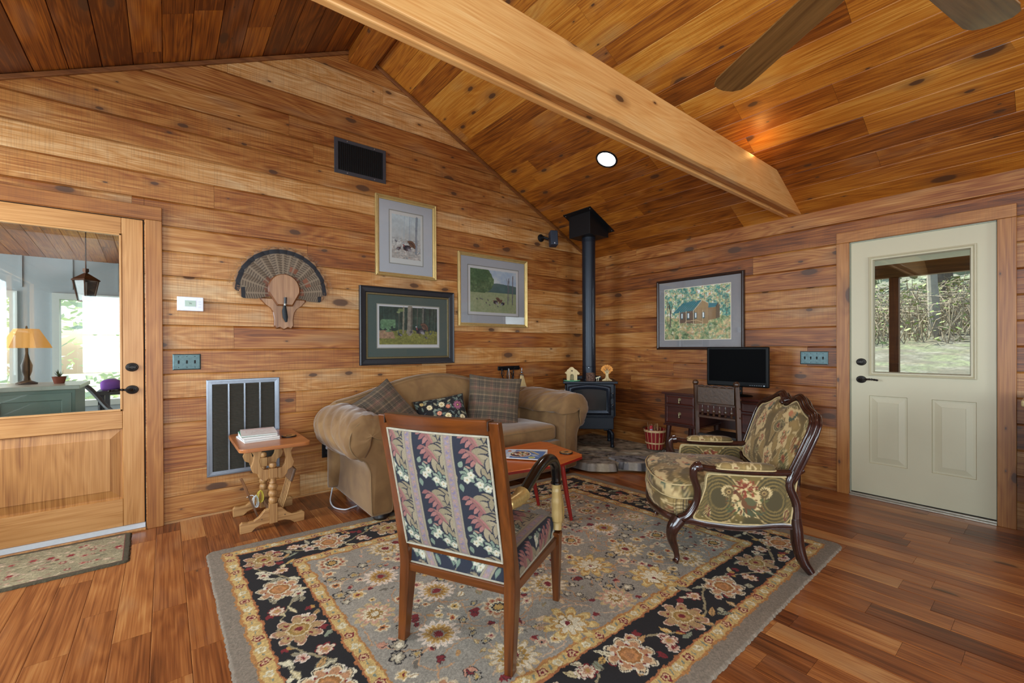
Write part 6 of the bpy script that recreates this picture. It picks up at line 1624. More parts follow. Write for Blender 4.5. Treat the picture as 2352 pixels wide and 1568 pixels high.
# ------------------------------------------------------------------ rugs
M_RUG = painted('wool_rug', .95, sheen=.0, bump=.35, bscale=260)
RW, RH = 2.96, 2.24
def rug_canvas():
    cv = Cv(RW, RH, .0036, '8f877c'); rs = random.Random(12)
    X, Y = np.meshgrid(cv.xs, cv.ys)
    E = np.minimum(np.minimum(X, RW - X), np.minimum(Y, RH - Y)); wv = .0035 * np.sin(X * 45) + .0035 * np.sin(Y * 45 + 1)
    D = E + wv
    def band(a, b, col): cv.a[(D >= a) & (D < b)] = np.array(hx(col))
    band(-1, .072, '857868'); band(.072, .083, 'b07a42'); band(.083, .137, 'c9a868'); band(.137, .147, 'a8683c')
    band(.147, .372, '151215'); band(.372, .382, 'a8683c'); band(.382, .436, 'c9a868'); band(.436, .447, 'b07a42'); fieldm = D > .447; cv.a[fieldm] = np.array(hx('989082'))
    fieldm = D > .447
    n = fbm(X * 5, Y * 5, 3); cv.a[fieldm] = cv.a[fieldm] * (.93 + .14 * n[fieldm][:, None])
    CR, PK, GD, RD, TN, SG, OR, BK = 'd3c4a4', 'c09a80', 'b08a48', '7a1f24', '9a8058', '7f8674', 'b5804a', '241f22'
    def rosette(x, y, r, k):
        if k % 2: cv.flower(x, y, r, 5, [(1, 'd9cfae'), (.5, 'c2ab7a')], rs.random() * 6, .35)
        else: cv.flower(x, y, r, 5, [(1.1, RD), (.78, 'd2b082'), (.4, RD)], rs.random() * 6, .3)
    def run(e, step, fn):
        k = 0
        nX = int((RW - 2 * e) / step); nY = int((RH - 2 * e) / step)
        for i in range(nX + 1):
            x = e + (RW - 2 * e) * i / nX; fn(x, e, 0, i); fn(x, RH - e, pi, i)
        for i in range(1, nY):
            y = e + (RH - 2 * e) * i / nY; fn(e, y, -pi / 2, i); fn(RW - e, y, pi / 2, i)
    for e in (.110, .409):
        run(e, .078, lambda x, y, a, i: (rosette(x, y, .020, i), cv.seg(x + .036 * cos(a), y + .036 * sin(a) - .008, x + .042 * cos(a), y + .042 * sin(a) + .010, .007, SG)))
    # ---- main border
    def palm(x, y, R, kind, ang):
        if kind == 0:
            cv.flower(x, y, R, 8, [(1.12, 'd8cdb0'), (1.04, BK), (1.0, 'd2b890'), (.88, 'b98760')], ang, .42); cv.flower(x, y, R * .55, 12, [(1, 'd9ceae'), (.86, 'a06c38'), (.6, 'c08550'), (.3, 'a8754a')], ang, .1)
            for q in range(8):
                a = ang + pi / 8 + q * pi / 4; cv.ell(x + R * .72 * cos(a), y + R * .72 * sin(a), R * .10, R * .13, 'd8cdb8', a); cv.ell(x + R * .64 * cos(a), y + R * .64 * sin(a), R * .055, R * .06, RD, a)
        else:
            cv.flower(x, y, R * 1.05, 8, [(1.1, 'd9c0a4'), (1.03, 'a8785c'), (.9, 'b09060')], ang, .55); cv.flower(x, y, R * .52, 10, [(1, 'd6c49c'), (.85, '9a7a3c'), (.55, 'b8905a'), (.32, RD)], ang, .15)
            for q in range(4): a = ang + q * pi / 2; cv.ell(x + R * .66 * cos(a), y + R * .66 * sin(a), R * .09, R * .07, RD, a)
    ce = .2595; per = 2 * (RW - 2 * ce + RH - 2 * ce)
    def along(s):
        s = s % per; a = RW - 2 * ce; b = RH - 2 * ce
        if s < a: return ce + s, ce, 0.0
        if s < a + b: return RW - ce, ce + s - a, pi / 2
        if s < 2 * a + b: return RW - ce - (s - a - b), RH - ce, pi
        return ce, RH - ce - (s - 2 * a - b), -pi / 2
    N = 22; st = per / N
    pts = []
    for i in range(N * 24 + 1):
        s = i * st / 24; x, y, a = along(s); o = .075 * sin(2 * pi * s / (2 * st)); pts.append((x - sin(a) * o, y + cos(a) * o))
    inr = lambda p: min(p[0], RW - p[0], p[1], RH - p[1])
    for (p, q) in zip(pts[:-1], pts[1:]):
        if hypot(p[0] - q[0], p[1] - q[1]) < .05: cv.seg(*p, *q, .011, '978a68')
    for i in range(N * 17):
        s = i * st / 17 + rs.uniform(-.01, .01); x, y, a = along(s); o = rs.choice([-1, 1]) * rs.uniform(.02, .085); x += -sin(a) * o; y += cos(a) * o
        t = rs.random(); an = rs.uniform(0, 6.28)
        if t < .6:
            c = rs.choice(['c9b98c', '9a9278', 'c8a058', '8a9078', 'b8905a', 'd8cfae', 'a8a488']); cv.leaf(x, y, rs.uniform(.045, .085), rs.uniform(.010, .016), an, c, serr=rs.choice([0, 3, 4]), edge=rs.choice([None, '6f6a58', BK]), vein=rs.choice([None, '6e5a3a', 'e0d4b0']))
        elif t < .8: cv.flower(x, y, rs.uniform(.020, .032), rs.choice([5, 6, 7]), [(1.1, 'd8c8b8'), (.85, rs.choice(['c9a48c', 'd2c4a0', 'c09468'])), (.35, RD)], an, .4)
        else:
            cv.leaf(x, y, .035, .012, an, RD); cv.leaf(x, y, .035, .010, an + .7, rs.choice([RD, 'b88a48'])); cv.leaf(x, y, .034, .010, an - .7, RD)
    for i in range(N):
        x, y, a = along((i + .5) * st - 0); palm(x, y, .094, i % 2, a + .2 * i)
    for i in range(N):
        x, y, a = along(i * st); o = .05 * (-1) ** i; cv.flower(x - sin(a) * o, y + cos(a) * o, .034, 7, [(1.15, RD), (1, 'd8c4a8'), (.6, 'c08a6a'), (.3, GD)], a, .4)
    # ---- field
    F0 = .46; inside = lambda x, y, m=.0: F0 + m < x < RW - F0 - m and F0 + m < y < RH - F0 - m
    placed = []
    def free(x, y, r): return all(hypot(x - a, y - b) > r + c for a, b, c in placed)
    for i in range(110):
        x, y = rs.uniform(F0, RW - F0), rs.uniform(F0, RH - F0); R = rs.uniform(.08, .22); a0 = rs.uniform(0, 6.28); sg = rs.choice([-1, 1])
        cv.curve([(x + R * cos(a0 + sg * t), y + R * .8 * sin(a0 + sg * t)) for t in np.linspace(0, 3.4, 22) if inside(x + R * cos(a0 + sg * t), y + R * .8 * sin(a0 + sg * t))] or [(x, y), (x, y)], .006, rs.choice(['b98f68', 'c4a484', 'b88a62']))
    cx_, cy_ = RW / 2, RH / 2; big = []
    for gx in range(-3, 4):
        for gy in range(-2, 3):
            x = cx_ + gx * .31 + (.155 if gy % 2 else 0); y = cy_ + gy * .29
            if inside(x, y, .04): big.append((x, y, gx, gy))
    for (x, y, gx, gy) in big:
        k = (abs(gx) * 3 + abs(gy) * 2) % 5; an = rs.random() * 6
        if k == 0:
            cv.flower(x, y, .105, 14, [(1, 'c9ab78'), (.86, 'dcccae'), (.62, 'b89048'), (.45, '8c8270'), (.36, 'd8c49c'), (.22, RD)], an, .45)
        elif k == 1:
            cv.flower(x, y, .092, 16, [(1, 'ddc9b4'), (.7, 'c09a5c'), (.5, 'a4742e'), (.34, '8f8878'), (.24, '7a1f24')], an, .4)
        elif k == 2:
            cv.flower(x, y, .125, 9, [(1, 'c4a05c'), (.88, 'd8bd80'), (.7, 'b98c48'), (.55, 'ddd0b0')], an, .6); cv.leaf(x - .03, y, .06, .022, an, 'e6dcc0', edge='8f7030'); cv.leaf(x - .015, y, .03, .010, an, RD)
        elif k == 3:
            cv.flower(x, y, .084, 10, [(1, 'cdb898'), (.8, 'b07c58'), (.58, 'd6c8a4'), (.42, BK), (.28, 'b8904e')], an, .35)
            for q in range(10): a = an + q * .628; cv.ell(x + .05 * cos(a), y + .05 * sin(a), .006, .006, '8a3428')
        else:
            cv.flower(x, y, .095, 11, [(1, 'c2a878'), (.82, 'c89a80'), (.6, 'd9c9a6'), (.4, '9a7438'), (.2, 'd8ccb0')], an, .5)
        placed.append((x, y, .085))
    for i in range(1600):
        x, y = rs.uniform(F0, RW - F0), rs.uniform(F0, RH - F0); r = rs.choice([.022, .028, .018, .034])
        if not inside(x, y, .01) or not free(x, y, r * .8): continue
        placed.append((x, y, r * .9)); an = rs.uniform(0, 6.28); t = rs.random()
        if t < .22:
            cv.flower(x, y, r, 5, [(1.15, BK), (.88, 'a89c84'), (.5, rs.choice(['d8ccb0', 'b89858']))], an, .55)
        elif t < .42:
            for da in (-.6, 0, .6): cv.leaf(x, y, r * 1.3, r * .36, an + da, rs.choice([RD, RD, 'c08a70']), edge=rs.choice([None, BK]))
        elif t < .66: cv.flower(x, y, r, rs.choice([6, 8]), [(1.1, 'd9c6a2'), (.7, rs.choice(['b9743e', 'c9a058', 'c4947c'])), (.3, rs.choice([RD, BK]))], an, .4)
        elif t < .85: cv.leaf(x, y, r * 1.8, r * .5, an, rs.choice(['c9a468', 'd6bd8c', 'bf9a80', '8e8a70', 'dfd2b6']), serr=3, edge=rs.choice([None, '8a6a3a']), vein='a87f48')
        else: cv.ell(x, y, r * .8, r * .35, rs.choice(['cf9f84', 'b98c58', 'd2b48c', '6e665a']), an)
    # wobble the whole drawing a little, like hand-knotted pile
    J = np.arange(cv.ny)[:, None] + 1.6 * (vnoise(X * 60, Y * 60, 5) - .5) * 2; I = np.arange(cv.nx)[None, :] + 1.6 * (vnoise(X * 60 + 7, Y * 60, 6) - .5) * 2
    cv.a = cv.a[np.clip(np.round(J).astype(int), 0, cv.ny - 1), np.clip(np.round(I).astype(int), 0, cv.nx - 1)]
    cv.speck(.16, 250, 9); return cv
def rug(name, label, cv, corners, z, rc, cat, mat):
    """corners: near-left, near-right, far-right, far-left"""
    u = np.linspace(0, 1, cv.nx); v = np.linspace(0, 1, cv.ny); U, V = np.meshgrid(u, v)
    w, h = cv.w, cv.h; X = U * w; Y = V * h
    for sx in (0, 1):
        for sy in (0, 1):
            cx = rc if sx == 0 else w - rc; cy = rc if sy == 0 else h - rc
            dx, dy = X - cx, Y - cy; mk = ((dx < 0) if sx == 0 else (dx > 0)) & ((dy < 0) if sy == 0 else (dy > 0))
            mx_ = np.maximum(np.abs(dx), np.abs(dy)); r = np.hypot(dx, dy) + 1e-9; k = np.where(mk, mx_ / r, 1); X = np.where(mk, cx + dx * k, X); Y = np.where(mk, cy + dy * k, Y)
    U2, V2 = X / w, Y / h
    A, B_, C_, D_ = [np.array((*q, 0.0)) for q in corners]
    P = (A * (1 - U2[..., None]) + B_ * U2[..., None]) * (1 - V2[..., None]) + (D_ * (1 - U2[..., None]) + C_ * U2[..., None]) * V2[..., None]
    wob = .004 * (fbm(X * 3, Y * 3, 2) - .5)
    E = np.minimum(np.minimum(U, 1 - U) * w, np.minimum(V, 1 - V) * h); fray = .006 * (vnoise(X * 90, Y * 90, 8) - .5) * (E < .012)
    P[..., 0] += wob + fray; P[..., 1] += wob + fray
    P[..., 2] = .0008 + (z - .0008) * np.clip(E / .008, 0, 1) ** .5
    c = (A + B_ + C_ + D_) / 4
    o = gridmesh(name, cv.nx, cv.ny, P - c, mat, None, cv.a); o.location = tuple(c)
    return tag(o, label, cat)
rug('area_rug', 'large floral wool rug with a black patterned border and grey edge', rug_canvas(), [(-4.20, -3.09), (-1.18, -3.035), (-1.33, -.935), (-4.215, -.712)], .012, .05, 'rug', M_RUG)
cv = Cv(.90, .52, .0035, '9b9070'); rs = random.Random(4)
X, Y = np.meshgrid(cv.xs, cv.ys); cv.a *= (.85 + .3 * fbm(X * 6, Y * 9, 4))[..., None]
for i in range(300):
    x, y = rs.uniform(.03, .87), rs.uniform(.03, .49); a = rs.uniform(-.6, .6) + (pi if rs.random() < .5 else 0)
    cv.leaf(x, y, rs.uniform(.02, .05), rs.uniform(.004, .009), a, rs.choice(['b9a888', 'c2b090', 'a07a68', '7a7458', '8a7c5c', 'c4a890', '6e6a50', 'a89878']))
for i in range(46):
    x, y = rs.uniform(.05, .85), rs.uniform(.05, .47); cv.flower(x, y, rs.uniform(.010, .022), 6, [(1, rs.choice(['b4836e', '8a2c30', 'c0a488', '9a4a44'])), (.5, rs.choice(['8a2024', 'cbb898']))], 0, .5)
E_ = np.minimum(np.minimum(X, .9 - X), np.minimum(Y, .52 - Y)); cv.a[E_ < .030] = np.array(hx('4d4532')); cv.a[(E_ >= .030) & (E_ < .034) & (X > .45)] = np.array(hx('7a3a34'))
cv.speck(.2, 250, 2)
rug('door_mat', 'small olive floral mat with a dark edge in front of the wooden door', cv, [(-5.46, -.565), (-4.558, -.548), (-4.572, -.035), (-5.46, -.02)], .010, .03, 'mat', M_RUG)

# ------------------------------------------------------------------ stone hearth
M_STONE = painted('field_stone', .85, bump=.4, bscale=60)
HT = Thing('stone_hearth', (-.55, -.55, 0), 0, 'low rough flagstone hearth under the wood stove in the corner', 'hearth')
mb = MB(); mb.prism([(-.004, -.004), (-1.12, -.004), (-1.13, -.60), (-1.12, -.98), (-.95, -1.12), (-.72, -1.33), (-.40, -1.36), (-.004, -1.36)], lambda u, v, t: (u, v, t), 0, .078)
HT.w(mb, 'mortar_bed', plain('mortar', '8f8470', .95, 0, .3, 30))
STN = [([(-1.185, -.03), (-1.20, -.40), (-1.19, -.62), (-.98, -.60), (-.93, -.30), (-.96, -.02)], .088, '6d675f', 'a2988a'),
       ([(-1.20, -.63), (-1.235, -.85), (-1.215, -1.03), (-1.10, -1.155), (-1.00, -1.215), (-.945, -1.16), (-.885, -.93), (-.93, -.80), (-1.02, -.66)], .098, '5c5a5a', 'b3a690'),
       ([(-.93, -1.185), (-.86, -1.32), (-.76, -1.425), (-.62, -1.44), (-.52, -1.37), (-.50, -1.22), (-.58, -1.07), (-.72, -.99), (-.865, -.95)], .100, '5a5a60', 'a09c98'),
       ([(-.97, -.60), (-.88, -.78), (-.87, -.915), (-.73, -.97), (-.60, -.90), (-.66, -.74), (-.82, -.60)], .092, '62605e', '9a938a'),
       ([(-.92, -.02), (-.91, -.30), (-.93, -.55), (-.80, -.57), (-.64, -.70), (-.57, -.88), (-.56, -1.04), (-.45, -1.15), (-.25, -1.16), (-.02, -1.12), (-.02, -.02)], .100, '83786a', 'b7a88c'),
       ([(-.44, -1.18), (-.48, -1.30), (-.40, -1.37), (-.22, -1.38), (-.20, -1.20)], .092, '6b6358', '94897a'),
       ([(-.18, -1.15), (-.18, -1.37), (-.02, -1.38), (-.02, -1.14)], .104, '6e665c', 'a2968a')]
for k, (pl, zt, c1_, c2_) in enumerate(STN):
    zt -= .009; out = smoothc(resample(pl + [pl[0]], 121)[:-1], 3); cen = out.mean(0); nr = 44; R_ = np.linspace(0, 1, nr)[:, None]
    ew = 1 + .02 * (vnoise(out[:, 0] * 30, out[:, 1] * 30, k) - .5)[None, :] * R_
    Q = cen + (out[None] - cen) * (R_ * ew)[..., None]
    nz = fbm(Q[..., 0] * 7, Q[..., 1] * 7, 30 + k, 5)
    e = np.clip((R_ - .88) / .12, 0, 1); Z = zt + (nz - .5) * .022 * (1 - e) - .07 * (1 - np.sqrt(np.clip(1 - e ** 2.2, 0, 1)))
    cc = np.array(hx(c1_)) * (1 - nz[..., None]) + np.array(hx(c2_)) * nz[..., None]; n2 = fbm(Q[..., 0] * 22, Q[..., 1] * 22, 50 + k, 4)
    cc = cc + ((n2 - .5) * .5)[..., None]; cc = np.where((n2 < .33)[..., None], cc * .55, cc); cc = np.where((nz > .62)[..., None], cc * .6 + np.array(hx('c6b898')) * .4, cc)
    HT.gw('stone', np.stack([Q[..., 0], Q[..., 1], Z + 0 * Q[..., 0]], -1), M_STONE, np.clip(cc, 0, 1), wrap_u=True)

# ------------------------------------------------------------------ wood stove
M_STOVE = plain('stove_black_blue', '161c26', .42, .35, .15, 40)
M_STOVE2 = plain('stove_trim', '222833', .32, .5, .12, 40)
M_CHROME = plain('chrome', 'c2c6cc', .18, 1.0, .05)
ST = Thing('wood_stove', (-.705, -.605, .098), radians(-45), 'black wood stove with an arched glass door standing on the corner hearth', 'wood stove')
Z0 = .098
def z(v): return v - Z0
mb = MB(); mb.box(-.262, .262, .012, .44, z(.43), z(.806)); ST.l(mb, 'firebox', M_STOVE, bevel=.008)
mb = MB(); mb.box(-.300, .300, -.012, .47, z(.806), z(.832)); ST.l(mb, 'top_plate', M_STOVE, bevel=.006)
for s in (-1, 1):
    mb = MB(); mb.box(s * .272 - .006, s * .272 + .006, .03, .43, z(.44), z(.79)); ST.l(mb, 'side_shield', M_STOVE, bevel=.003)
mb = MB(); mb.box(-.262, .262, -.006, .40, z(.432), z(.447)); ST.l(mb, 'ash_lip', M_STOVE2, bevel=.004)
mb = MB(); mb.box(-.255, .255, .01, .40, z(.30), z(.432)); ST.l(mb, 'ash_box', M_STOVE, bevel=.006)
for sx in (-1, 1):
    for yy in (.045, .37):
        mb = MB(); mb.tube(catmull([(sx * .15, yy, z(.293)), (sx * .205, yy, z(.288)), (sx * .238, yy, z(.25)), (sx * .240, yy, z(.19)), (sx * .240, yy, z(.13)), (sx * .243, yy, z(.106))], 5), [.012] * 5 + [.020] * 5 + [.024] * 5 + [.019] * 5 + [.017] * 5 + [.019], 12)
        mb.lathe([(0, 0), (.022, 0), (.024, .006), (.02, .02), (.018, .03)], 14, (sx * .243, yy, .0)); ST.l(mb, 'leg', M_STOVE, smooth=True)
def arch(x0, x1, zb, zs, rise, n=16):
    return [(x0, zb), (x1, zb), (x1, zs)] + [(x1 + (x0 - x1) * i / n, zs + rise * (1 - ((2 * i / n - 1) ** 2)) ** .8) for i in range(1, n)] + [(x0, zs)]
def loops(mb, L, fn):
    n = len(L[0][0]); vs = []
    for pts, t in L: vs += [fn(u, v, t) for u, v in pts]
    fs = []
    for k in range(len(L) - 1):
        for i in range(n): fs.append((k * n + i, k * n + (i + 1) % n, (k + 1) * n + (i + 1) % n, (k + 1) * n + i))
    mb.add(vs, fs)
fn = lambda u, v, t: (u, t, z(v))
mb = MB(); loops(mb, [(arch(-.240, .222, .462, .772, .026), .012), (arch(-.240, .222, .462, .772, .026), -.016), (arch(-.230, .212, .472, .764, .026), -.028), (arch(-.212, .194, .492, .748, .025), -.030),
                      (arch(-.200, .184, .506, .736, .024), -.020), (arch(-.194, .178, .512, .730, .022), -.018), (arch(-.190, .174, .516, .726, .022), -.006)], fn)
dr = ST.l(mb, 'stove_door', M_STOVE2, smooth=True, angle=50)
mb = MB(); q = arch(-.190, .174, .516, .726, .022); mb.add([fn(u, v, -.008) for u, v in q], [tuple(range(len(q)))]); ST.l(mb, 'door_glass', plain('sooty_glass', '2e3031', .12, 0, .25, 9), parent=dr)
mb = MB(); mb.tube([(-.232, -.02, z(.700)), (-.27, -.04, z(.735))], .007, 8); hd = ST.l(mb, 'door_handle', M_STOVE, smooth=True)
mb = MB(); a, b = Vector((-.205, -.045, z(.678))), Vector((-.288, -.060, z(.745))); d_ = (b - a).normalized(); s1 = d_.orthogonal().normalized(); s2 = d_.cross(s1)
mb.tube([tuple(a.lerp(b, i / 110) + s1 * .0085 * cos(i * .62) + s2 * .0085 * sin(i * .62)) for i in range(111)], .0024, 6); ST.l(mb, 'spring_grip', M_CHROME, parent=hd, smooth=True)
for zz in (.70, .575):
    mb = MB(); mb.box(.222, .246, -.022, .014, z(zz - .03), z(zz)); mb.lathe([(0, 0), (.009, 0), (.009, .055), (0, .055)], 12, (.240, -.022, z(zz - .055))); hg = ST.l(mb, 'hinge', M_STOVE, smooth=True)
    mb = MB(); mb.lathe([(0, 0), (.012, 0), (.012, .006), (.006, .010), (0, .010)], 14, (.240, -.022, z(zz))); ST.l(mb, 'hinge_pin', M_CHROME, parent=hg, smooth=True)
mb = MB(); mb.lathe([(.095, 0), (.095, .012), (.079, .016), (.079, .03)], 32, (.0, .205, z(.832)), cap=False); ST.l(mb, 'flue_collar', M_STOVE, smooth=True)
mb = MB(); mb.box(-.15, .15, .34, .44, z(.832), z(.87)); ST.l(mb, 'rear_vent', M_STOVE, bevel=.005)
# stove pipe and ceiling support box
PX, PY = -.560, -.460
M_PIPE = plain('pipe_black_blue', '1c232e', .38, .4, .1, 20)
o = tag(empty('stove_pipe', (PX, PY, .833)), 'tall black stove pipe rising from the wood stove to the ceiling', 'stove pipe')
mb = MB(); mb.lathe([(.077, 0), (.077, .155), (.0785, .156), (.0785, .16), (.0755, .162), (.0755, 1.60), (.077, 1.602), (.077, 1.645)], 48, cap=False); mb.build('pipe', M_PIPE, o, smooth=True)
mb = MB()
for zz in (.150, 1.585, 1.60, 1.615): mb.lathe([(.0765, 0), (.079, .002), (.079, .004), (.0765, .006)], 48, (0, 0, zz), cap=False)
mb.build('seam_ring', M_PIPE, o, smooth=True)
mb = MB(); mb.lathe([(0, 0), (.004, 0), (.003, .003), (0, .003)], 8, (-.06, -.049, .147), (-.77, -.63, 0)); mb.build('pipe_screw', M_CHROME, o)
o = tag(empty('chimney_support_box', (-.565, -.465, 2.44)), 'square black chimney support box where the stove pipe meets the ceiling', 'chimney box')
M_BOXB = plain('box_black', '0e1014', .5, .3, .15, 30)
h = .158; bz = 2.468
def cz(x, d=0.0): return EZ + SL * -x - d
c = o.location
vs = [(x, y, bz) for x, y in ((c.x - h, c.y - h), (c.x + h, c.y - h), (c.x + h, c.y + h), (c.x - h, c.y + h))] + [(x, y, cz(x) - .002) for x, y in ((c.x - h, c.y - h), (c.x + h, c.y - h), (c.x + h, c.y + h), (c.x - h, c.y + h))]
mb = MB(); mb.add([tuple(Vector(v) - c) for v in vs], [(0, 1, 2, 3), (4, 5, 6, 7), (0, 1, 5, 4), (1, 2, 6, 5), (2, 3, 7, 6), (3, 0, 4, 7)]); mb.build('box', M_BOXB, o, bevel=.003)
H2_ = .207; q = [(c.x - H2_, c.y - H2_), (c.x + H2_, c.y - H2_), (c.x + H2_, c.y + H2_), (c.x - H2_, c.y + H2_)]
mb = MB(); mb.add([tuple(Vector((x, y, cz(x, .008))) - c) for x, y in q] + [tuple(Vector((x, y, cz(x, .001))) - c) for x, y in q], [(0, 1, 2, 3), (4, 5, 6, 7), (0, 1, 5, 4), (1, 2, 6, 5), (2, 3, 7, 6), (3, 0, 4, 7)]); mb.build('flange', M_BOXB, o)
mb = MB()
for sx in (-1, 1):
    for sy in (-1, 1): x, y = c.x + sx * .185, c.y + sy * .185; mb.lathe([(0, 0), (.005, 0), (.004, .004), (0, .004)], 8, tuple(Vector((x, y, cz(x, .008))) - c), (0, 0, -1))
mb.build('screw', plain('screw_dull', '5a6068', .4, .8), o)

# ---- ornaments on the stove
def onstove(x, y): a = Vector((-.705, -.605, 0)) + Vector((.7071, -.7071, 0)) * x + Vector((.7071, .7071, 0)) * y; return (a.x, a.y, .8325)
M_PLY = wood('light_plywood', 'b39a6a', 'd8c394', 2, .6)
T = Thing('toy_house', onstove(-.200, .075), radians(-45), 'little cut-wood toy house on a green disc on top of the stove', 'toy')
mb = MB(); mb.lathe([(0, 0), (.092, 0), (.094, .004), (.092, .008), (0, .008)], 32); T.l(mb, 'green_base', plain('green_base', '5fae86', .5), smooth=True)
fr = [(-.055, .008), (-.022, .008)] + [(-.022 + .022 * (1 - cos(t)) * 1.0, .055 + .022 * sin(t)) for t in np.linspace(0, pi, 9)] + [(.022, .008), (.058, .008), (.058, .075), (.078, .07), (.086, .085), (.074, .10), (.05, .125), (.028, .135), (.012, .155), (-.008, .158), (-.024, .150), (-.03, .135), (-.052, .128), (-.058, .11), (-.076, .10), (-.07, .08), (-.055, .075)]
mb = MB(); mb.prism(fr, lambda u, v, t: (u, t, v), -.045, -.037); T.l(mb, 'front_wall', M_PLY, bevel=.001)
rf = [(-.055, .008), (.05, .008), (.05, .08), (.06, .10), (.03, .135), (.0, .155), (-.03, .14), (-.06, .10), (-.055, .08)]
mb = MB(); mb.prism(rf, lambda u, v, t: (u, t, v), .03, .038); T.l(mb, 'rear_wall', M_PLY, bevel=.001)
for s in (-1, 1):
    mb = MB(); mb.obox((s * .056, -.004, .045), (.003, 0, 0), (0, .034, 0), (0, 0, .036)); T.l(mb, 'side_wall', M_PLY)
    mb = MB(); mb.obox((s * .042, -.004, .118), (.036, 0, -.030 * s * s if s > 0 else .030), (0, .038, 0), (.0022, 0, .0026)); T.l(mb, 'roof', M_PLY)
mb = MB(); mb.lathe([(0, 0), (.010, 0), (.010, .002), (.005, .002), (.005, .001), (0, .001)], 16, (0, -.0455, .115), (0, -1, 0)); T.l(mb, 'round_mark', plain('burnt_brown', '5c4626', .6))
T = Thing('bark_candle_holder', onstove(.005, .052), 0, 'short brown bark-textured cylinder in the middle of the stove top', 'candle holder')
nu, nv = 96, 30; A, V = np.meshgrid(np.linspace(0, 2 * pi, nu + 1)[:-1], np.linspace(0, 1, nv)); r = .046 + .004 * fbm(A * 7, V * 9, 3) + .002 * (np.abs(np.sin(A * 13 + V * 3)))
cl = np.array(hx('4a3024')) + (fbm(A * 9, V * 14, 5)[..., None] - .4) * .5
T.gl('bark', np.stack([r * np.cos(A), r * np.sin(A), V * .088 + .001], -1), painted('bark_paint', .9), np.clip(cl, 0.05, 1), wrap_u=True)
mb = MB(); mb.lathe([(.049, .082), (.046, .0895), (.036, .0895), (.034, .075), (0, .075)], 32, cap=False); T.l(mb, 'rim', plain('bark_rim', '8a6446', .8), smooth=True)
T = Thing('toy_figure', onstove(.085, .045), radians(-20), 'tiny pale wooden animal figure between the bark cylinder and the toy tree', 'toy')
M_CREAM = plain('cream_wood', 'd6d2b4', .6)
mb = MB(); mb.obox((0, 0, .040), (.024, 0, .006), (0, .006, 0), (0, 0, .007)); T.l(mb, 'body', M_CREAM, bevel=.002)
mb = MB(); mb.tube([(-.014, 0, .038), (-.010, 0, .0015)], .0035, 6); T.l(mb, 'leg', M_CREAM); mb = MB(); mb.obox((.026, 0, .048), (.007, 0, 0), (0, .005, 0), (0, 0, .006)); T.l(mb, 'head', M_CREAM, bevel=.002)
mb = MB(); mb.tube([(.012, 0, .038), (.008, 0, .0015)], .0035, 6); T.l(mb, 'leg', M_CREAM)
T = Thing('toy_tree', onstove(.190, .075), radians(-45), 'cut-wood toy tree with orange leaves on the right of the stove top', 'toy')
tr = [(-.052, .002), (.052, .002), (.056, .010), (.040, .016), (.022, .03), (.014, .055), (.016, .085), (.03, .12), (.014, .105), (.010, .14), (.0, .12), (-.010, .14), (-.012, .105), (-.03, .12), (-.016, .085), (-.014, .055), (-.02, .03), (-.042, .016), (-.056, .010)]
mb = MB(); mb.prism(tr, lambda u, v, t: (u, t, v), -.005, .005); mb.prism([(x * .9, zz) for x, zz in tr[:7] + tr[-4:]], lambda u, v, t: (t, u, v), -.005, .005); T.l(mb, 'trunk', M_PLY, bevel=.001)
lf = []
for k in range(30):
    a = 2 * pi * k / 30; r = .062 * (1 + .13 * abs(sin(k * 1.05 * 1.5))); lf.append((r * cos(a) * (1 if sin(a) > -.3 else .75), .125 + r * .82 * sin(a)))
mb = MB(); mb.prism(lf, lambda u, v, t: (u, t, v), .006, .011); T.l(mb, 'leaves', plain('orange_leaves', 'd68a2a', .55, 0, .15, 60), bevel=.001)
mb = MB()
for (x0_, z0_, x1_, z1_) in ((0, .08, .0, .165), (0, .09, .04, .14), (0, .09, -.04, .14), (0, .11, .022, .165), (0, .11, -.022, .165)): mb.tube([(x0_, -.0055, z0_), (x1_, -.0055, z1_)], .0018, 5)
T.l(mb, 'branch_lines', plain('branch_brown', '6a4a2c', .7))
# ------------------------------------------------------------------ basket by the desk
T = Thing('bushel_basket', (-.200, -1.085, .1005), 0, 'small red bushel basket with pale bands on the hearth beside the desk', 'basket')
nu = 96; A = np.linspace(0, 2 * pi, nu + 1)[:-1][None, :]; V = np.linspace(0, 1, 30)[:, None]
r = .082 + .032 * V ** .8 + 0 * A; col = np.zeros((30, nu, 3)); col[:] = hx('8a1418'); sl = (np.mod(A / (2 * pi) * 15, 1) < .20 - .07 * V); col[np.broadcast_to(sl, (30, nu))] = hx('c89a6c')
T.gl('staves', np.stack([r * np.cos(A), r * np.sin(A), V * .215 + .001 + 0 * A], -1), painted('stave_paint', .5), col, wrap_u=True)
mb = MB(); mb.lathe([(0, .002), (.080, .002)], 40, cap=False); T.l(mb, 'bottom', plain('basket_bottom', '5a1a14', .8))
M_BAND = wood('pale_ash', 'c09a6a', 'e2c394', 0, .5)
for zz, rr_, hh in ((.200, .1155, .022), (.070, .1005, .014)):
    mb = MB(); mb.lathe([(rr_ - .003, -hh / 2), (rr_ + .002, -hh / 2), (rr_ + .003, hh / 2), (rr_ - .003, hh / 2)], 48, (0, 0, zz), cap=False); T.l(mb, 'hoop', M_BAND, smooth=True)
mb = MB(); mb.tube(catmull([(-.116, .0, .20), (-.122, .0, .245), (-.112, .015, .285), (-.085, .03, .29), (-.07, .035, .26)], 8), .0032, 8); T.l(mb, 'handle', plain('wire_handle', '8a6a4c', .5, .2), smooth=True)
T = Thing('spray_bottle', (-.252, -1.075, .105), 0, 'white bottle with a red cap standing in the red basket', 'bottle')
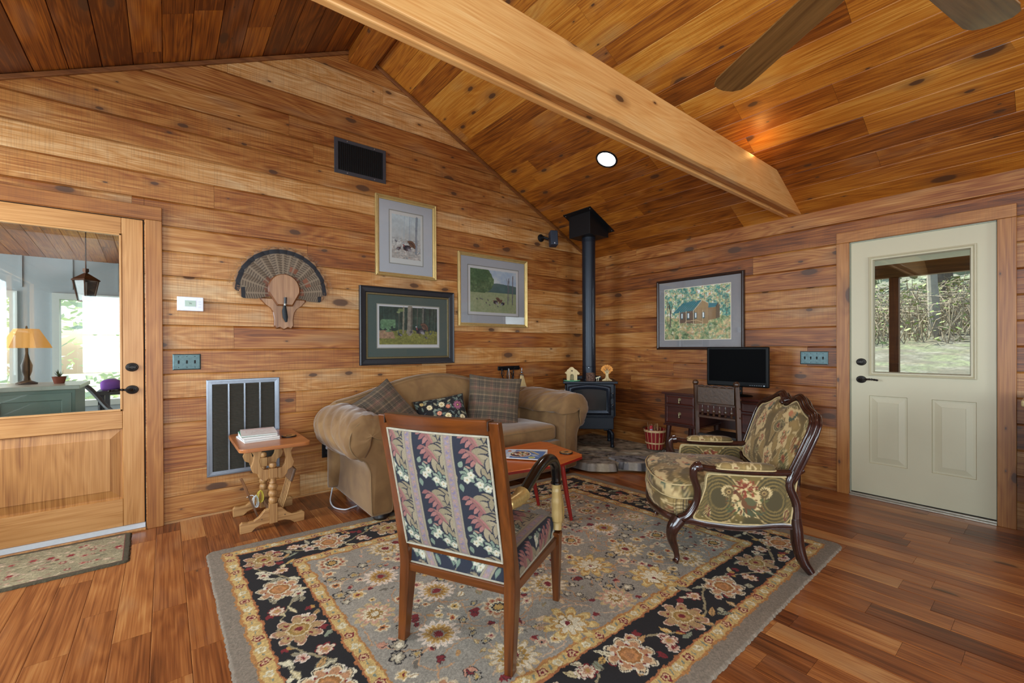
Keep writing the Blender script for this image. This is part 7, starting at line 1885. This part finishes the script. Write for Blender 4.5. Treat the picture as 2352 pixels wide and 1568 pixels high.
mb = MB(); mb.lathe([(0, 0), (.030, 0), (.033, .01), (.033, .15), (.030, .185), (.016, .205), (.014, .215), (0, .215)], 24); T.l(mb, 'bottle_body', plain('white_bottle', 'ccd0dc', .35), smooth=True)
mb = MB(); mb.lathe([(.0, .213), (.017, .213), (.018, .235), (.012, .243), (.012, .25), (0, .25)], 20); mb.obox((.012, 0, .238), (.016, 0, .0), (0, .006, 0), (0, 0, .005)); T.l(mb, 'red_cap', plain('red_cap', 'd2464e', .35), smooth=True)
rs = random.Random(8)
for k in range(12):
    x, y = -.195 + .055 * rs.uniform(-1, 1) + .02, -1.085 + .055 * rs.uniform(-1, 1); a = rs.uniform(0, 6.28); ln = rs.uniform(.22, .27); lean = rs.uniform(.02, .05)
    o = tag(empty('kindling_stick', (x, y, .106)), 'thin kindling stick in the bunch standing in the red basket', 'kindling', 'kindling sticks in the basket')
    mb = MB(); mb.obox((lean * cos(a) / 2 * 0, 0, ln / 2), (0, 0, ln / 2), (.006, 0, 0), (0, .004, 0)); mb.build('stick', wood('kindling', '7a5230', 'b58a58', 2, .7) if k == 0 else bpy.data.materials['kindling'], o)
    o.rotation_euler = (0.06 * cos(a), .06 * sin(a), a)
# ------------------------------------------------------------------ desk, monitor, desk chair
M_DESK = wood('dark_red_desk', '220a08', '4a1c12', 1, .32, .7, coat=.2)
M_DESKV = wood('dark_red_desk_upright', '1c0a08', '3e1810', 2, .35, .7, coat=.2)
D = Thing('writing_desk', (-.275, -1.925, 0), 0, 'dark reddish kneehole desk with drawers against the right wall', 'desk')
mb = MB(); mb.box(-.54, -.012, -2.475, -1.385, .748, .770); D.w(mb, 'desk_top', M_DESK, bevel=.004)
for (a, b) in ((-1.735, -1.405), (-2.455, -2.125)):
    mb = MB(); mb.box(-.515, -.03, a, b, .455, .748); D.w(mb, 'pedestal', M_DESKV, bevel=.003)
    mb = MB(); mb.box(-.528, -.028, a - .008, b + .008, .440, .456); D.w(mb, 'base_moulding', M_DESK, bevel=.004)
    for (z0_, z1_) in ((.652, .735), (.470, .640)):
        mb = MB(); ringbox(mb, lambda u, w, t: (-.515 - t, u, w), a + .02, b - .02, z0_, z1_, [(0, 0), (.0, .008), (.010, .012), (.014, .007)])
        mb.add([(-.515 - .007, a + .034, z0_ + .014), (-.515 - .007, b - .034, z0_ + .014), (-.515 - .007, b - .034, z1_ - .014), (-.515 - .007, a + .034, z1_ - .014)], [(0, 1, 2, 3)])
        dw = D.w(mb, 'drawer', M_DESK)
        zc = (z0_ + z1_) / 2; yc = (a + b) / 2
        mb = MB(); mb.lathe([(0, 0), (.016, .0), (.014, .004), (0, .004)], 12, (-.523, yc, zc + .012), (-1, 0, 0)); mb.tube([(-.529, yc, zc + .014), (-.535, yc, zc), (-.534, yc, zc - .012)], .003, 6); mb.ball((-.534, yc, zc - .020), .010, 12)
        D.w(mb, 'pull', plain('old_brass', '8f8464', .35, .8), parent=dw, smooth=True)
mb = MB(); mb.box(-.500, -.48, -2.125, -1.735, .60, .748); D.w(mb, 'kneehole_drawer', M_DESK, bevel=.003)
mb = MB(); mb.box(-.06, -.04, -2.125, -1.735, .40, .748); D.w(mb, 'back_panel', M_DESKV)
for x in (-.485, -.065):
    for y in (-1.435, -1.705, -2.155, -2.425):
        zb = .101 if (y > -1.5 and x > -.3) else .001
        mb = MB(); mb.tube([(x, y, .44), (x + (-.012 if x < -.2 else 0), y + (.012 if y > -1.6 else 0), .25), (x, y, zb)], [(.034, .026), (.024, .02), (.015, .015)], 8); D.w(mb, 'leg', M_DESKV, smooth=True)
# monitor
M_GLOSSB = plain('gloss_black', '040506', .45, 0, .1, 20, spec=.15)
o = Thing('monitor', (-.36, -2.035, .7705), radians(-90 + 5), 'black flat computer monitor standing on the dark desk', 'monitor')
mb = MB(); mb.box(-.262, .262, -.018, .022, .082, .438); o.l(mb, 'housing', M_GLOSSB, bevel=.010, bseg=3)
mb = MB(); mb.box(-.240, .240, -.0192, -.0178, .125, .418); o.l(mb, 'screen', plain('screen_black', '010102', .5, 0, .05, spec=.04))
mb = MB(); mb.box(-.04, .04, .0, .03, .012, .11); o.l(mb, 'neck', M_GLOSSB, bevel=.006)
mb = MB(); mb.lathe([(0, 0), (.105, 0), (.11, .004), (.10, .010), (.04, .016), (0, .016)], 36); sb = o.l(mb, 'stand_base', M_GLOSSB, smooth=True); sb.scale = (1.2, .8, 1)
for k in range(6):
    mb = MB(); mb.box(.11 + k * .018, .12 + k * .018, -.0195, -.0185, .098, .101); o.l(mb, 'button', plain('button_grey', '8a929c', .4))
mb = MB(); mb.box(.222, .232, -.0198, -.0188, .095, .104); o.l(mb, 'power_button', plain('power_blue', 'b8c4d0', .3))
# carved desk chair
K = Thing('desk_chair', (-.745, -2.13, 0), radians(-90), 'dark carved wooden chair with a spindled back pushed in at the desk', 'chair')
# own frame: +y towards the desk (room +x), +x towards the camera side (room -y)
M_CARV = wood('dark_carved_wood', '1e110b', '4a2e1c', 2, .3, 1.0, coat=.25)
for s in (-1, 1):
    pts = [(s * .170, -.165, .001), (s * .170, -.170, .45), (s * .168, -.182, .70), (s * .166, -.200, .90)]
    mb = MB(); mb.tube(pts, [.019, .021, .021, .020], 4, flat=1); mb.ball((s * .166, -.202, .918), .024, 14); K.l(mb, 'rear_leg', M_CARV, smooth=True, angle=40)
    mb = MB(); mb.tube([(s * .175, .19, .44), (s * .175, .19, .30), (s * .175, .19, .001)], [.020, .016, .014], 10); K.l(mb, 'front_leg', M_CARV, smooth=True)
    mb = MB(); mb.tube([(s * .172, -.16, .16), (s * .174, .185, .16)], .010, 8); K.l(mb, 'stretcher', M_CARV, smooth=True)
mb = MB(); vs = [] 
mb.box(-.148, .148, -.205, -.182, .755, .885); K.l(mb, 'carved_panel', plain('carved_panel', '3e2a1a', .4, 0, .8, 55, bump=.6), bevel=.004)
mb = MB(); mb.tube([(-.148 + .296 * i / 40, -.196, .888 + .007 * abs(sin(i / 40 * pi * 5))) for i in range(41)], .008, 6); K.l(mb, 'beaded_top', M_CARV, smooth=True)
mb = MB(); mb.box(-.150, .150, -.198, -.172, .735, .755); mb.box(-.150, .150, -.190, -.165, .630, .648); K.l(mb, 'back_rail', M_CARV, bevel=.003)
for k in range(6):
    x = -.118 + .236 * k / 5; mb = MB(); mb.lathe([(.006, 0), (.011, .010), (.006, .02), (.014, .036), (.012, .05), (.005, .062), (.004, .090)], 12, (x, -.180, .647)); K.l(mb, 'spindle', M_CARV, smooth=True)
mb = MB(); mb.box(-.155, .155, -.185, -.155, .455, .50); K.l(mb, 'lower_rail', plain('leather_black', '17120f', .4), bevel=.006)
mb = MB(); mb.box(-.195, .195, -.15, .215, .425, .47); K.l(mb, 'seat', plain('leather_seat', '1c1512', .35, 0, .2, 30), bevel=.015, bseg=3)
for k in range(7):
    mb = MB(); mb.ball((-.13 + .26 * k / 6, -.187, .478), .0065, 8); K.l(mb, 'brass_nail', plain('nail_brass', '8f8878', .3, .9), smooth=True)
for k in range(4):
    mb = MB(); mb.ball((.168 + .018, -.195 + .01, .66 + .07 * k), .008, 8); K.l(mb, 'carved_bead', M_CARV, smooth=True)
# ------------------------------------------------------------------ ceiling fan
M_BLADE = wood('fan_blade_wood', '5e3f20', '8f6838', 0, .25, 1.0, coat=.3, bump=.02)
M_FANM = plain('fan_bronze', '35291f', .35, .7)
Fn = Thing('ceiling_fan', (-3.03, -3.604, 2.195), 0, 'five-bladed wooden ceiling fan above the near end of the room', 'ceiling fan')
mb = MB(); mb.lathe([(0, -.06), (.05, -.06), (.09, -.03), (.10, .0), (.10, .09), (.06, .13), (.02, .15), (0, .15)], 32); Fn.l(mb, 'motor_housing', M_FANM, smooth=True)
mb = MB(); mb.tube([(0, 0, .14), (0, 0, 1.48)], .012, 12); Fn.l(mb, 'downrod', M_FANM, smooth=True)
mb = MB(); mb.lathe([(.0, 1.40), (.03, 1.40), (.065, 1.46), (.07, 1.492), (0, 1.492)], 24); Fn.l(mb, 'canopy', M_FANM, smooth=True)
for k in range(5):
    a = radians(60.5 + 72 * k); R_ = Matrix.Rotation(a, 4, 'Z') @ Matrix.Rotation(radians(8), 4, 'X') @ Matrix.Scale(.985, 4)
    out = [(.12, -.048), (.20, -.056), (.58, -.064), (.620, -.056), (.642, -.034), (.650, .0), (.646, .028), (.632, .052), (.60, .064), (.20, .056), (.12, .048)]
    mb = MB(); mb.prism(out, lambda u, v, t: tuple(R_ @ Vector((u, v, t))), -.003, .003); bl = Fn.l(mb, 'blade', M_BLADE, bevel=.001)
    # grain should follow the blade
    bl.data.transform(Matrix.Rotation(-a, 4, 'Z')); bl.rotation_euler = (0, 0, a)
    mb = MB(); mb.prism([(.08, -.012), (.25, -.030), (.26, 0), (.25, .030), (.08, .012)], lambda u, v, t: tuple(R_ @ Vector((u, v, t))), .003, .009); Fn.l(mb, 'blade_iron', M_FANM)
# ------------------------------------------------------------------ counter end at the right
KC = Thing('kitchen_counter', (-.32, -5.2, 0), 0, 'dark base cabinet with a pale stone top at the extreme right edge', 'counter')
mb = MB(); mb.box(-.60, -.012, -6.6, -3.735, .10, .865); KC.w(mb, 'cabinet', plain('espresso_cabinet', '1c1410', .4), bevel=.003)
mb = MB(); mb.box(-.56, -.012, -6.6, -3.76, .0, .10); KC.w(mb, 'toe_kick', M_BLACK)
mb = MB(); mb.box(-.63, -.004, -6.6, -3.712, .867, .905); KC.w(mb, 'stone_top', plain('granite_top', 'a89468', .2, 0, .6, 60), bevel=.010, bseg=3)
# ------------------------------------------------------------------ outside the right door: porch, yard, woods
M_DECK = wood('porch_boards', '6a5c4e', '8f8070', 1, .7)
mb = MB(); mb.box(.13, 2.7, -7.5, 1.5, -.16, -.04); struct(mb.build('porch_floor', M_DECK))
M_POST = wood('porch_post_wood', '5a2c10', '8a4a1e', 2, .5)
o = tag(empty('porch_post', (2.5, -2.605, -.04)), 'square brown porch post outside the painted door', 'post')
mb = MB(); mb.box(-.045, .045, -.045, .045, 0, 2.07); mb.build('post', M_POST, o, bevel=.006)
mb = MB(); mb.box(-.06, .06, -.06, .06, 0, .09); mb.build('post_base', M_POST, o, bevel=.004)
o = tag(empty('porch_beam', (2.5, -2.6, 2.032)), 'long brown beam under the porch roof, seen through the painted door', 'beam')
mb = MB(); mb.box(-.05, .05, -4.5, 4.5, 0, .16); mb.build('beam', wood('porch_beam_wood', '5e3a18', '94622e', 1, .5), o, bevel=.005)
mb = MB(); mb.add([(.12, -7.5, 2.62), (3.1, -7.5, 2.24), (3.1, 1.5, 2.24), (.12, 1.5, 2.62), (.12, -7.5, 2.66), (3.1, -7.5, 2.28), (3.1, 1.5, 2.28), (.12, 1.5, 2.66)], [(0, 1, 2, 3), (4, 5, 6, 7), (0, 1, 5, 4), (1, 2, 6, 5), (2, 3, 7, 6), (3, 0, 4, 7)])
struct(mb.build('porch_roof', plain('pale_soffit', 'e6ecf6', .7)))
nx, ny = 200, 200; X, Y = np.meshgrid(np.linspace(2.9, 40, nx), np.linspace(-30, 24, ny))
H = np.clip(X - 3.2, 0, 3) * .12 + np.clip(X - 6.2, 0, 9) * .175 + np.clip(X - 15.2, 0, 30) * .22 - .05 + .25 * (fbm(X * .35, Y * .35, 3) - .5) + .08 * fbm(X * 2, Y * 2, 5)
n1 = fbm(X * 2.2, Y * 2.2, 7, 5); n2 = vnoise(X * 4.7, Y * 4.7, 9)
col = np.array(hx('c4c0b0')) + (n1[..., None] - .5) * .5; col = np.where((n1 > .5)[..., None], np.array(hx('a2b27c')) * (.8 + .5 * n2[..., None]), col); col = np.where((n2 > .75)[..., None], np.array(hx('b8a888')), col); col = np.where(((n1 < .4) & (X > 8))[..., None], np.array(hx('84786a')), col)
g = G('leafy_ground'); at = g.n('ShaderNodeAttribute', attribute_name='paint'); geo = g.n('ShaderNodeNewGeometry')
nz = g.noise(g.vmul(geo.outputs['Position'], (9, 9, 9)), 1.0, 4, .7); colr = g.mix(g.math('MULTIPLY', g.math('SUBTRACT', nz, .35), 1.2, clamp=True), (.10, .10, .07, 1), at.outputs['Color'])
M_GRND = g.finish(colr, .95)
go = gridmesh('yard_ground', nx, ny, np.stack([X, Y, H], -1), M_GRND, None, np.clip(col, 0, 1)); struct(go)
def gz(x, y):
    return float(np.clip(x - 3.2, 0, 3) * .12 + np.clip(x - 6.2, 0, 9) * .175 + np.clip(x - 15.2, 0, 30) * .22 - .05)
rs = random.Random(21)
M_BARK = plain('tree_bark', '6f665a', .9, 0, .4, 8)
M_BARKP = plain('pale_bark', 'a39c8e', .9, 0, .3, 8)
tl = [('thick grey tree trunk beyond the brush behind the porch post', 17.0, -1.10, .26, 0, M_BARK), ('pale slender tree leaning in the middle of the brushy bank', 13.0, -1.62, .13, .12, M_BARKP),
      ('dark tree trunk high on the bank, behind the pale slender tree', 19.0, -1.05, .30, 0, M_BARK), ('thin crooked tree at the right side of the brushy bank', 15.0, -2.75, .11, -.3, M_BARK),
      ('grey tree trunk at the far left of the bank, beside the porch post', 16.0, 1.25, .22, .1, M_BARK), ('tall forked tree at the far right of the bank', 18.0, -3.6, .25, .2, M_BARK)]
for lab, x, y, r, ln, mt in tl:
    zb = gz(x, y) - .1; o = tag(empty('tree', (x, y, zb)), lab, 'tree', None)
    mb = MB(); mb.tube([(0, 0, 0), (ln * .3, ln * .6, 1.5), (ln, ln * 1.6, 4), (ln * 1.5, ln * 2.5, 8)], [r * 1.2, r * .9, r * .8, r * .6], 10); mb.build('trunk', mt, o, smooth=True)
    mb = MB()
    for k in range(9):
        zz = rs.uniform(1.6, 6); a = rs.uniform(0, 6.28); L_ = rs.uniform(.8, 2.2); p = Vector((ln * zz / 4, ln * zz / 2.5, zz)); q = p + Vector((cos(a), sin(a), rs.uniform(.2, .9))) * L_
        mb.tube([tuple(p), tuple(p.lerp(q, .5) + Vector((0, 0, .12))), tuple(q)], [r * .3, r * .2, r * .06], 5)
    mb.build('branches', mt, o, smooth=True)
def foliage(name, n, boxf, size, col, label=None, kindstuff=True):
    mb = MB(); vs = []; fs = []
    for k in range(n):
        p = boxf(); s = rs.uniform(*size); a = rs.uniform(0, 6.28); d1_ = Vector((cos(a), sin(a), rs.uniform(-.5, .5))) * s; d2_ = Vector((rs.uniform(-1, 1), rs.uniform(-1, 1), rs.uniform(-.3, 1))) * s * .6; b = len(vs)
        vs += [p - d1_, p + d2_, p + d1_, p - d2_]; fs.append((b, b + 1, b + 2, b + 3))
    mb.add(vs, fs); o = mb.build(name, col)
    return o
M_LEAFG = plain('leaf_green', '8fa060', .7, 0, .5, 3); M_LEAFL = plain('leaf_light', 'dce8cc', .7, 0, .3, 2)
# brush: bare tangled stems on the bank
mb = MB()
for k in range(1500):
    x = rs.uniform(11.5, 17.5); y = rs.uniform(-5.5, 3.2); zb = gz(x, y) - .05; L_ = rs.uniform(.5, 2.0); a = rs.uniform(0, 6.28); ln = rs.uniform(.1, 1.0)
    q = [(x, y, zb), (x + cos(a) * ln * L_ * .5, y + sin(a) * ln * L_ * .5, zb + L_ * .6), (x + cos(a) * ln * L_ * 1.1, y + sin(a) * ln * L_ * 1.1, zb + L_ * (.9 - .4 * ln))]
    mb.tube(q, [.016, .011, .006], 3, caps=False)
o = mb.build('brush_thicket', plain('brush_stems', 'a0937c', .85, 0, .5, 1.5)); o['kind'] = 'stuff'; tag(o, 'tangle of bare brush stems on the bank beyond the yard', 'brush')
def bx1():
    x = rs.uniform(11, 18); y = rs.uniform(-5.5, 3.2); return Vector((x, y, gz(x, y) + rs.uniform(0, 1.4)))
o = foliage('undergrowth_leaves', 2600, bx1, (.03, .09), M_LEAFG); o['kind'] = 'stuff'; tag(o, 'scattered green leaves among the brush on the bank', 'undergrowth')
def bx2():
    x = rs.uniform(20, 26); y = rs.uniform(-12, 9); return Vector((x, y, gz(x, y) + rs.uniform(0, 7) ** 1.0))
o = foliage('far_woods', 2600, bx2, (.12, .4), plain('far_leaf', '9aa488', .8, 0, .4, 1)); o['kind'] = 'stuff'; tag(o, 'hazy light foliage of the woods behind the bank', 'woods')

# ------------------------------------------------------------------ the sunroom behind the left door
M_GREYW = plain('grey_panel_wall', 'a3adb2', .6, 0, .06, 3)
M_WHITEF = plain('white_trim', 'c9d0cc', .5, 0, .03)
YS = 3.45
mb = MB()
WIN = [(-7.3, -6.9), (-6.8, -6.35), (-6.25, -5.75), (-5.36, -4.22), (-4.1, -3.0)]; zw0, zw1 = .60, 1.80
def solid(a, b, c, d): mb.box(a, b, YS, YS + .1, c, d)
xprev = -8.2
for a, b in WIN:
    solid(xprev, a, -.1, 3.1); solid(a, b, -.1, zw0); solid(a, b, zw1, 3.1); xprev = b
solid(xprev, -2.0, -.1, 3.1)
for k in range(15):
    x = -8.1 + k * .405; mb.box(x, x + .018, YS - .012, YS, zw1 + .12, 3.1)
wr = mb.build('wall_sunroom', M_GREYW); struct(wr)
mb = MB()
for a, b in WIN:
    for (p, q, r_, s_) in ((a - .06, b + .06, zw1, zw1 + .07), (a - .06, b + .06, zw0 - .07, zw0), (a - .06, a, zw0, zw1), (b, b + .06, zw0, zw1)): mb.box(p, q, YS - .025, YS, r_, s_)
    mb.box((a + b) / 2 - .015, (a + b) / 2 + .015, YS + .02, YS + .06, zw0, zw1)
mb.build('window_frames', M_WHITEF, wr)
for x0_, x1_ in ((-8.3, -8.2), (-2.0, -1.9)):
    mb = MB(); mb.box(x0_, x1_, .13, YS + .1, -.1, 3.1); struct(mb.build('wall_sunroom_end', M_GREYW))
plank_field('ceiling_sunroom', lambda u, w, d: (w, u, 2.62 - .10 * (u) + d), .13, YS, -8.2, -2.0, .13, M_CEIL, lens=(4, 5), bev=.008, bd=.006, seed=61, tones=(.4, .1))
mb = MB(); mb.box(-8.2, -2.0, .13, YS, 2.64, 2.68); mb.build('sunroom_roof_deck', M_SHEATH, bpy.data.objects['ceiling_sunroom'])
mb = MB(); mb.box(-8.2, -2.0, .125, YS, -.10, -.02); struct(mb.build('floor_sunroom', plain('sunroom_floor', '8f8a80', .6, 0, .1, 4)))
mb = MB(); mb.box(-8.2, -2.0, .121, .13, -.02, 3.0) if False else mb.box(-8.2, -5.47, .122, .13, 0, 2.7); mb.box(-4.45, -2.0, .122, .13, 0, 2.7); mb.box(-5.47, -4.45, .122, .13, 2.14, 2.7)
struct(mb.build('wall_sunroom_inner', M_GREYW))
# sage cabinet standing in for a kitchen island reflected in the pane, with lamp
T = Thing('reflected_island', (-5.62, 1.15, -.02), 0, 'sage green cabinet with a pale top seen through the glass of the wooden door', 'cabinet')
M_SAGE = plain('sage_paint', '8fa398', .5, 0, .05, 4)
mb = MB(); mb.box(-6.30, -4.94, .90, 1.42, .06, .905); T.w(mb, 'body', M_SAGE, bevel=.004)
for a in (-6.28, -5.83, -5.38):
    mb = MB(); ringbox(mb, lambda u, w, t: (u, .90 + t, w), a, a + .42, .09, .88, [(0, 0), (0, -.014), (.05, -.014), (.056, -.006)])
    dd = T.w(mb, 'cabinet_door', M_SAGE)
    mb = MB(); mb.ball((a + .38, .875, .60), .012, 10); T.w(mb, 'knob', M_BRONZE, parent=dd, smooth=True)
mb = MB(); mb.box(-6.33, -4.91, .86, 1.45, .907, .940); T.w(mb, 'counter_top', plain('pale_top', 'd2d6c8', .3), bevel=.005)
T = Thing('table_lamp', (-5.245, 1.2, .9405), 0, 'table lamp with a glowing orange shade behind the glass of the wooden door', 'lamp')
g = G('lamp_shade_orange'); e = g.n('ShaderNodeEmission'); e.inputs[0].default_value = L4('e8a050'); e.inputs[1].default_value = .55
df = g.n('ShaderNodeBsdfDiffuse'); df.inputs[0].default_value = L4('e0a868'); ad = g.n('ShaderNodeAddShader'); g.t.links.new(e.outputs[0], ad.inputs[0]); g.t.links.new(df.outputs[0], ad.inputs[1]); g.t.links.new(ad.outputs[0], g.out.inputs[0])
mb = MB(); mb.lathe([(.142, .285), (.140, .292), (.128, .32), (.075, .425), (.070, .435)], 6, cap=False); T.l(mb, 'lamp_shade', g.m)
mb = MB(); mb.lathe([(0, 0), (.06, 0), (.062, .012), (.025, .03), (.018, .06), (.03, .10), (.034, .15), (.018, .20), (.010, .24), (.008, .36), (0, .36)], 20); T.l(mb, 'lamp_base', M_BRONZE, smooth=True)
mb = MB(); mb.lathe([(.0, .43), (.008, .435), (.006, .455), (0, .46)], 12); T.l(mb, 'finial', M_BRONZE, smooth=True)
# lantern
T = Thing('wall_lantern', (-4.95, 1.62, 1.84), 0, 'brown tapered porch lantern hanging behind the glass of the wooden door', 'lantern')
M_COP = plain('copper_brown', '5a3a28', .45, .5, .2, 40)
mb = MB(); mb.lathe([(0, .10), (.02, .10), (.022, .075), (.012, .06), (.02, .055), (.095, .0), (.098, -.008), (.09, -.012)], 4, cap=False); T.l(mb, 'roof_cap', M_COP)
mb = MB()
for k in range(4):
    a = pi / 2 * k; mb.tube([(.085 * cos(a), .085 * sin(a), -.01), (.052 * cos(a), .052 * sin(a), -.19)], .006, 5)
mb.lathe([(0, -.20), (.05, -.20), (.056, -.188), (0, -.188)], 4); T.l(mb, 'cage', M_COP)
mb = MB(); mb.lathe([(.078, -.012), (.048, -.188)], 4, cap=False); T.l(mb, 'lantern_glass', M_GLASS)
mb = MB(); mb.tube([(0, 0, .10), (0, 0, .66)], .005, 6); T.l(mb, 'chain', M_COP)
# dark desk, chair and purple cloth at the right of the pane
T = Thing('garden_table', (-4.45, 2.0, -.02), 0, 'dark table with a purple cloth seen through the right side of the door glass', 'table')
M_DKW = plain('dark_table', '3a4248', .5)
mb = MB(); mb.box(-4.95, -3.9, 2.25, 2.9, .74, .78); T.w(mb, 'table_top', M_DKW, bevel=.004)
for x in (-4.91, -3.95):
    for y in (2.3, 2.85): mb = MB(); mb.box(x - .025, x + .025, y - .025, y + .025, -.02, .74); T.w(mb, 'leg', M_DKW)
T = Thing('purple_cloth', (-4.84, 2.42, .762), 0, 'folded purple cloth on the dark table behind the door glass', 'cloth')
P = softbox((0, 0, .05), (.085, .11, .05), .4, .4, 40, .01, .03, 4); P[..., 2] += .022; T.gl('cloth', P, plain('purple', '8a55b8', .8))
T = Thing('dark_armchair', (-5.02, 1.84, -.02), radians(20), 'dark chair with a curved back behind the glass of the wooden door', 'chair')
mb = MB(); mb.tube(catmull([(-.20, -.2, .62), (-.22, .1, .66), (-.1, .28, .88), (.1, .28, .88), (.22, .1, .66), (.20, -.2, .62)], 6), .022, 8); T.l(mb, 'backrest', M_DKW, smooth=True)
mb = MB(); mb.box(-.22, .22, -.22, .22, .42, .46); T.l(mb, 'seat', M_DKW, bevel=.01)
for x in (-.2, .2):
    for y in (-.2, .2): mb = MB(); mb.tube([(x, y, .0), (x, y, .62 if y < 0 else .68)], .016, 8); T.l(mb, 'leg', M_DKW, smooth=True)
T = Thing('small_potted_plant', (-5.06, 1.15, .9405), 0, 'small plant in a red-brown pot on the sage cabinet behind the door glass', 'plant')
mb = MB(); mb.lathe([(0, 0), (.03, 0), (.042, .05), (.044, .055), (.034, .055), (0, .045)], 20); T.l(mb, 'pot', plain('terracotta', '8f4a38', .6), smooth=True)
mb = MB()
for k in range(26): a = rs.uniform(0, 6.28); d_ = Vector((cos(a) * .03, sin(a) * .03, rs.uniform(.03, .07))); p = Vector((0, 0, .05)); s_ = Vector((-sin(a), cos(a), 0)) * .006; mb.add([p - s_, p + s_, p + d_], [(0, 1, 2)])
T.l(mb, 'leaves', plain('plant_green', '4a5c3c', .6))
# bright garden beyond the sunroom windows
mb = MB(); mb.box(-16, 8, 3.6, 30, -.5, -.15); go2 = struct(mb.build('garden_ground', plain('garden_grass', 'a8b48a', .9, 0, .3, 2)))
def bx3(): return Vector((rs.uniform(-11, 2), rs.uniform(7, 10), rs.uniform(-.3, 5)))
o = foliage('garden_foliage', 9000, bx3, (.05, .16), M_LEAFL); o['kind'] = 'stuff'; tag(o, 'pale sunlit foliage beyond the sunroom windows', 'foliage')
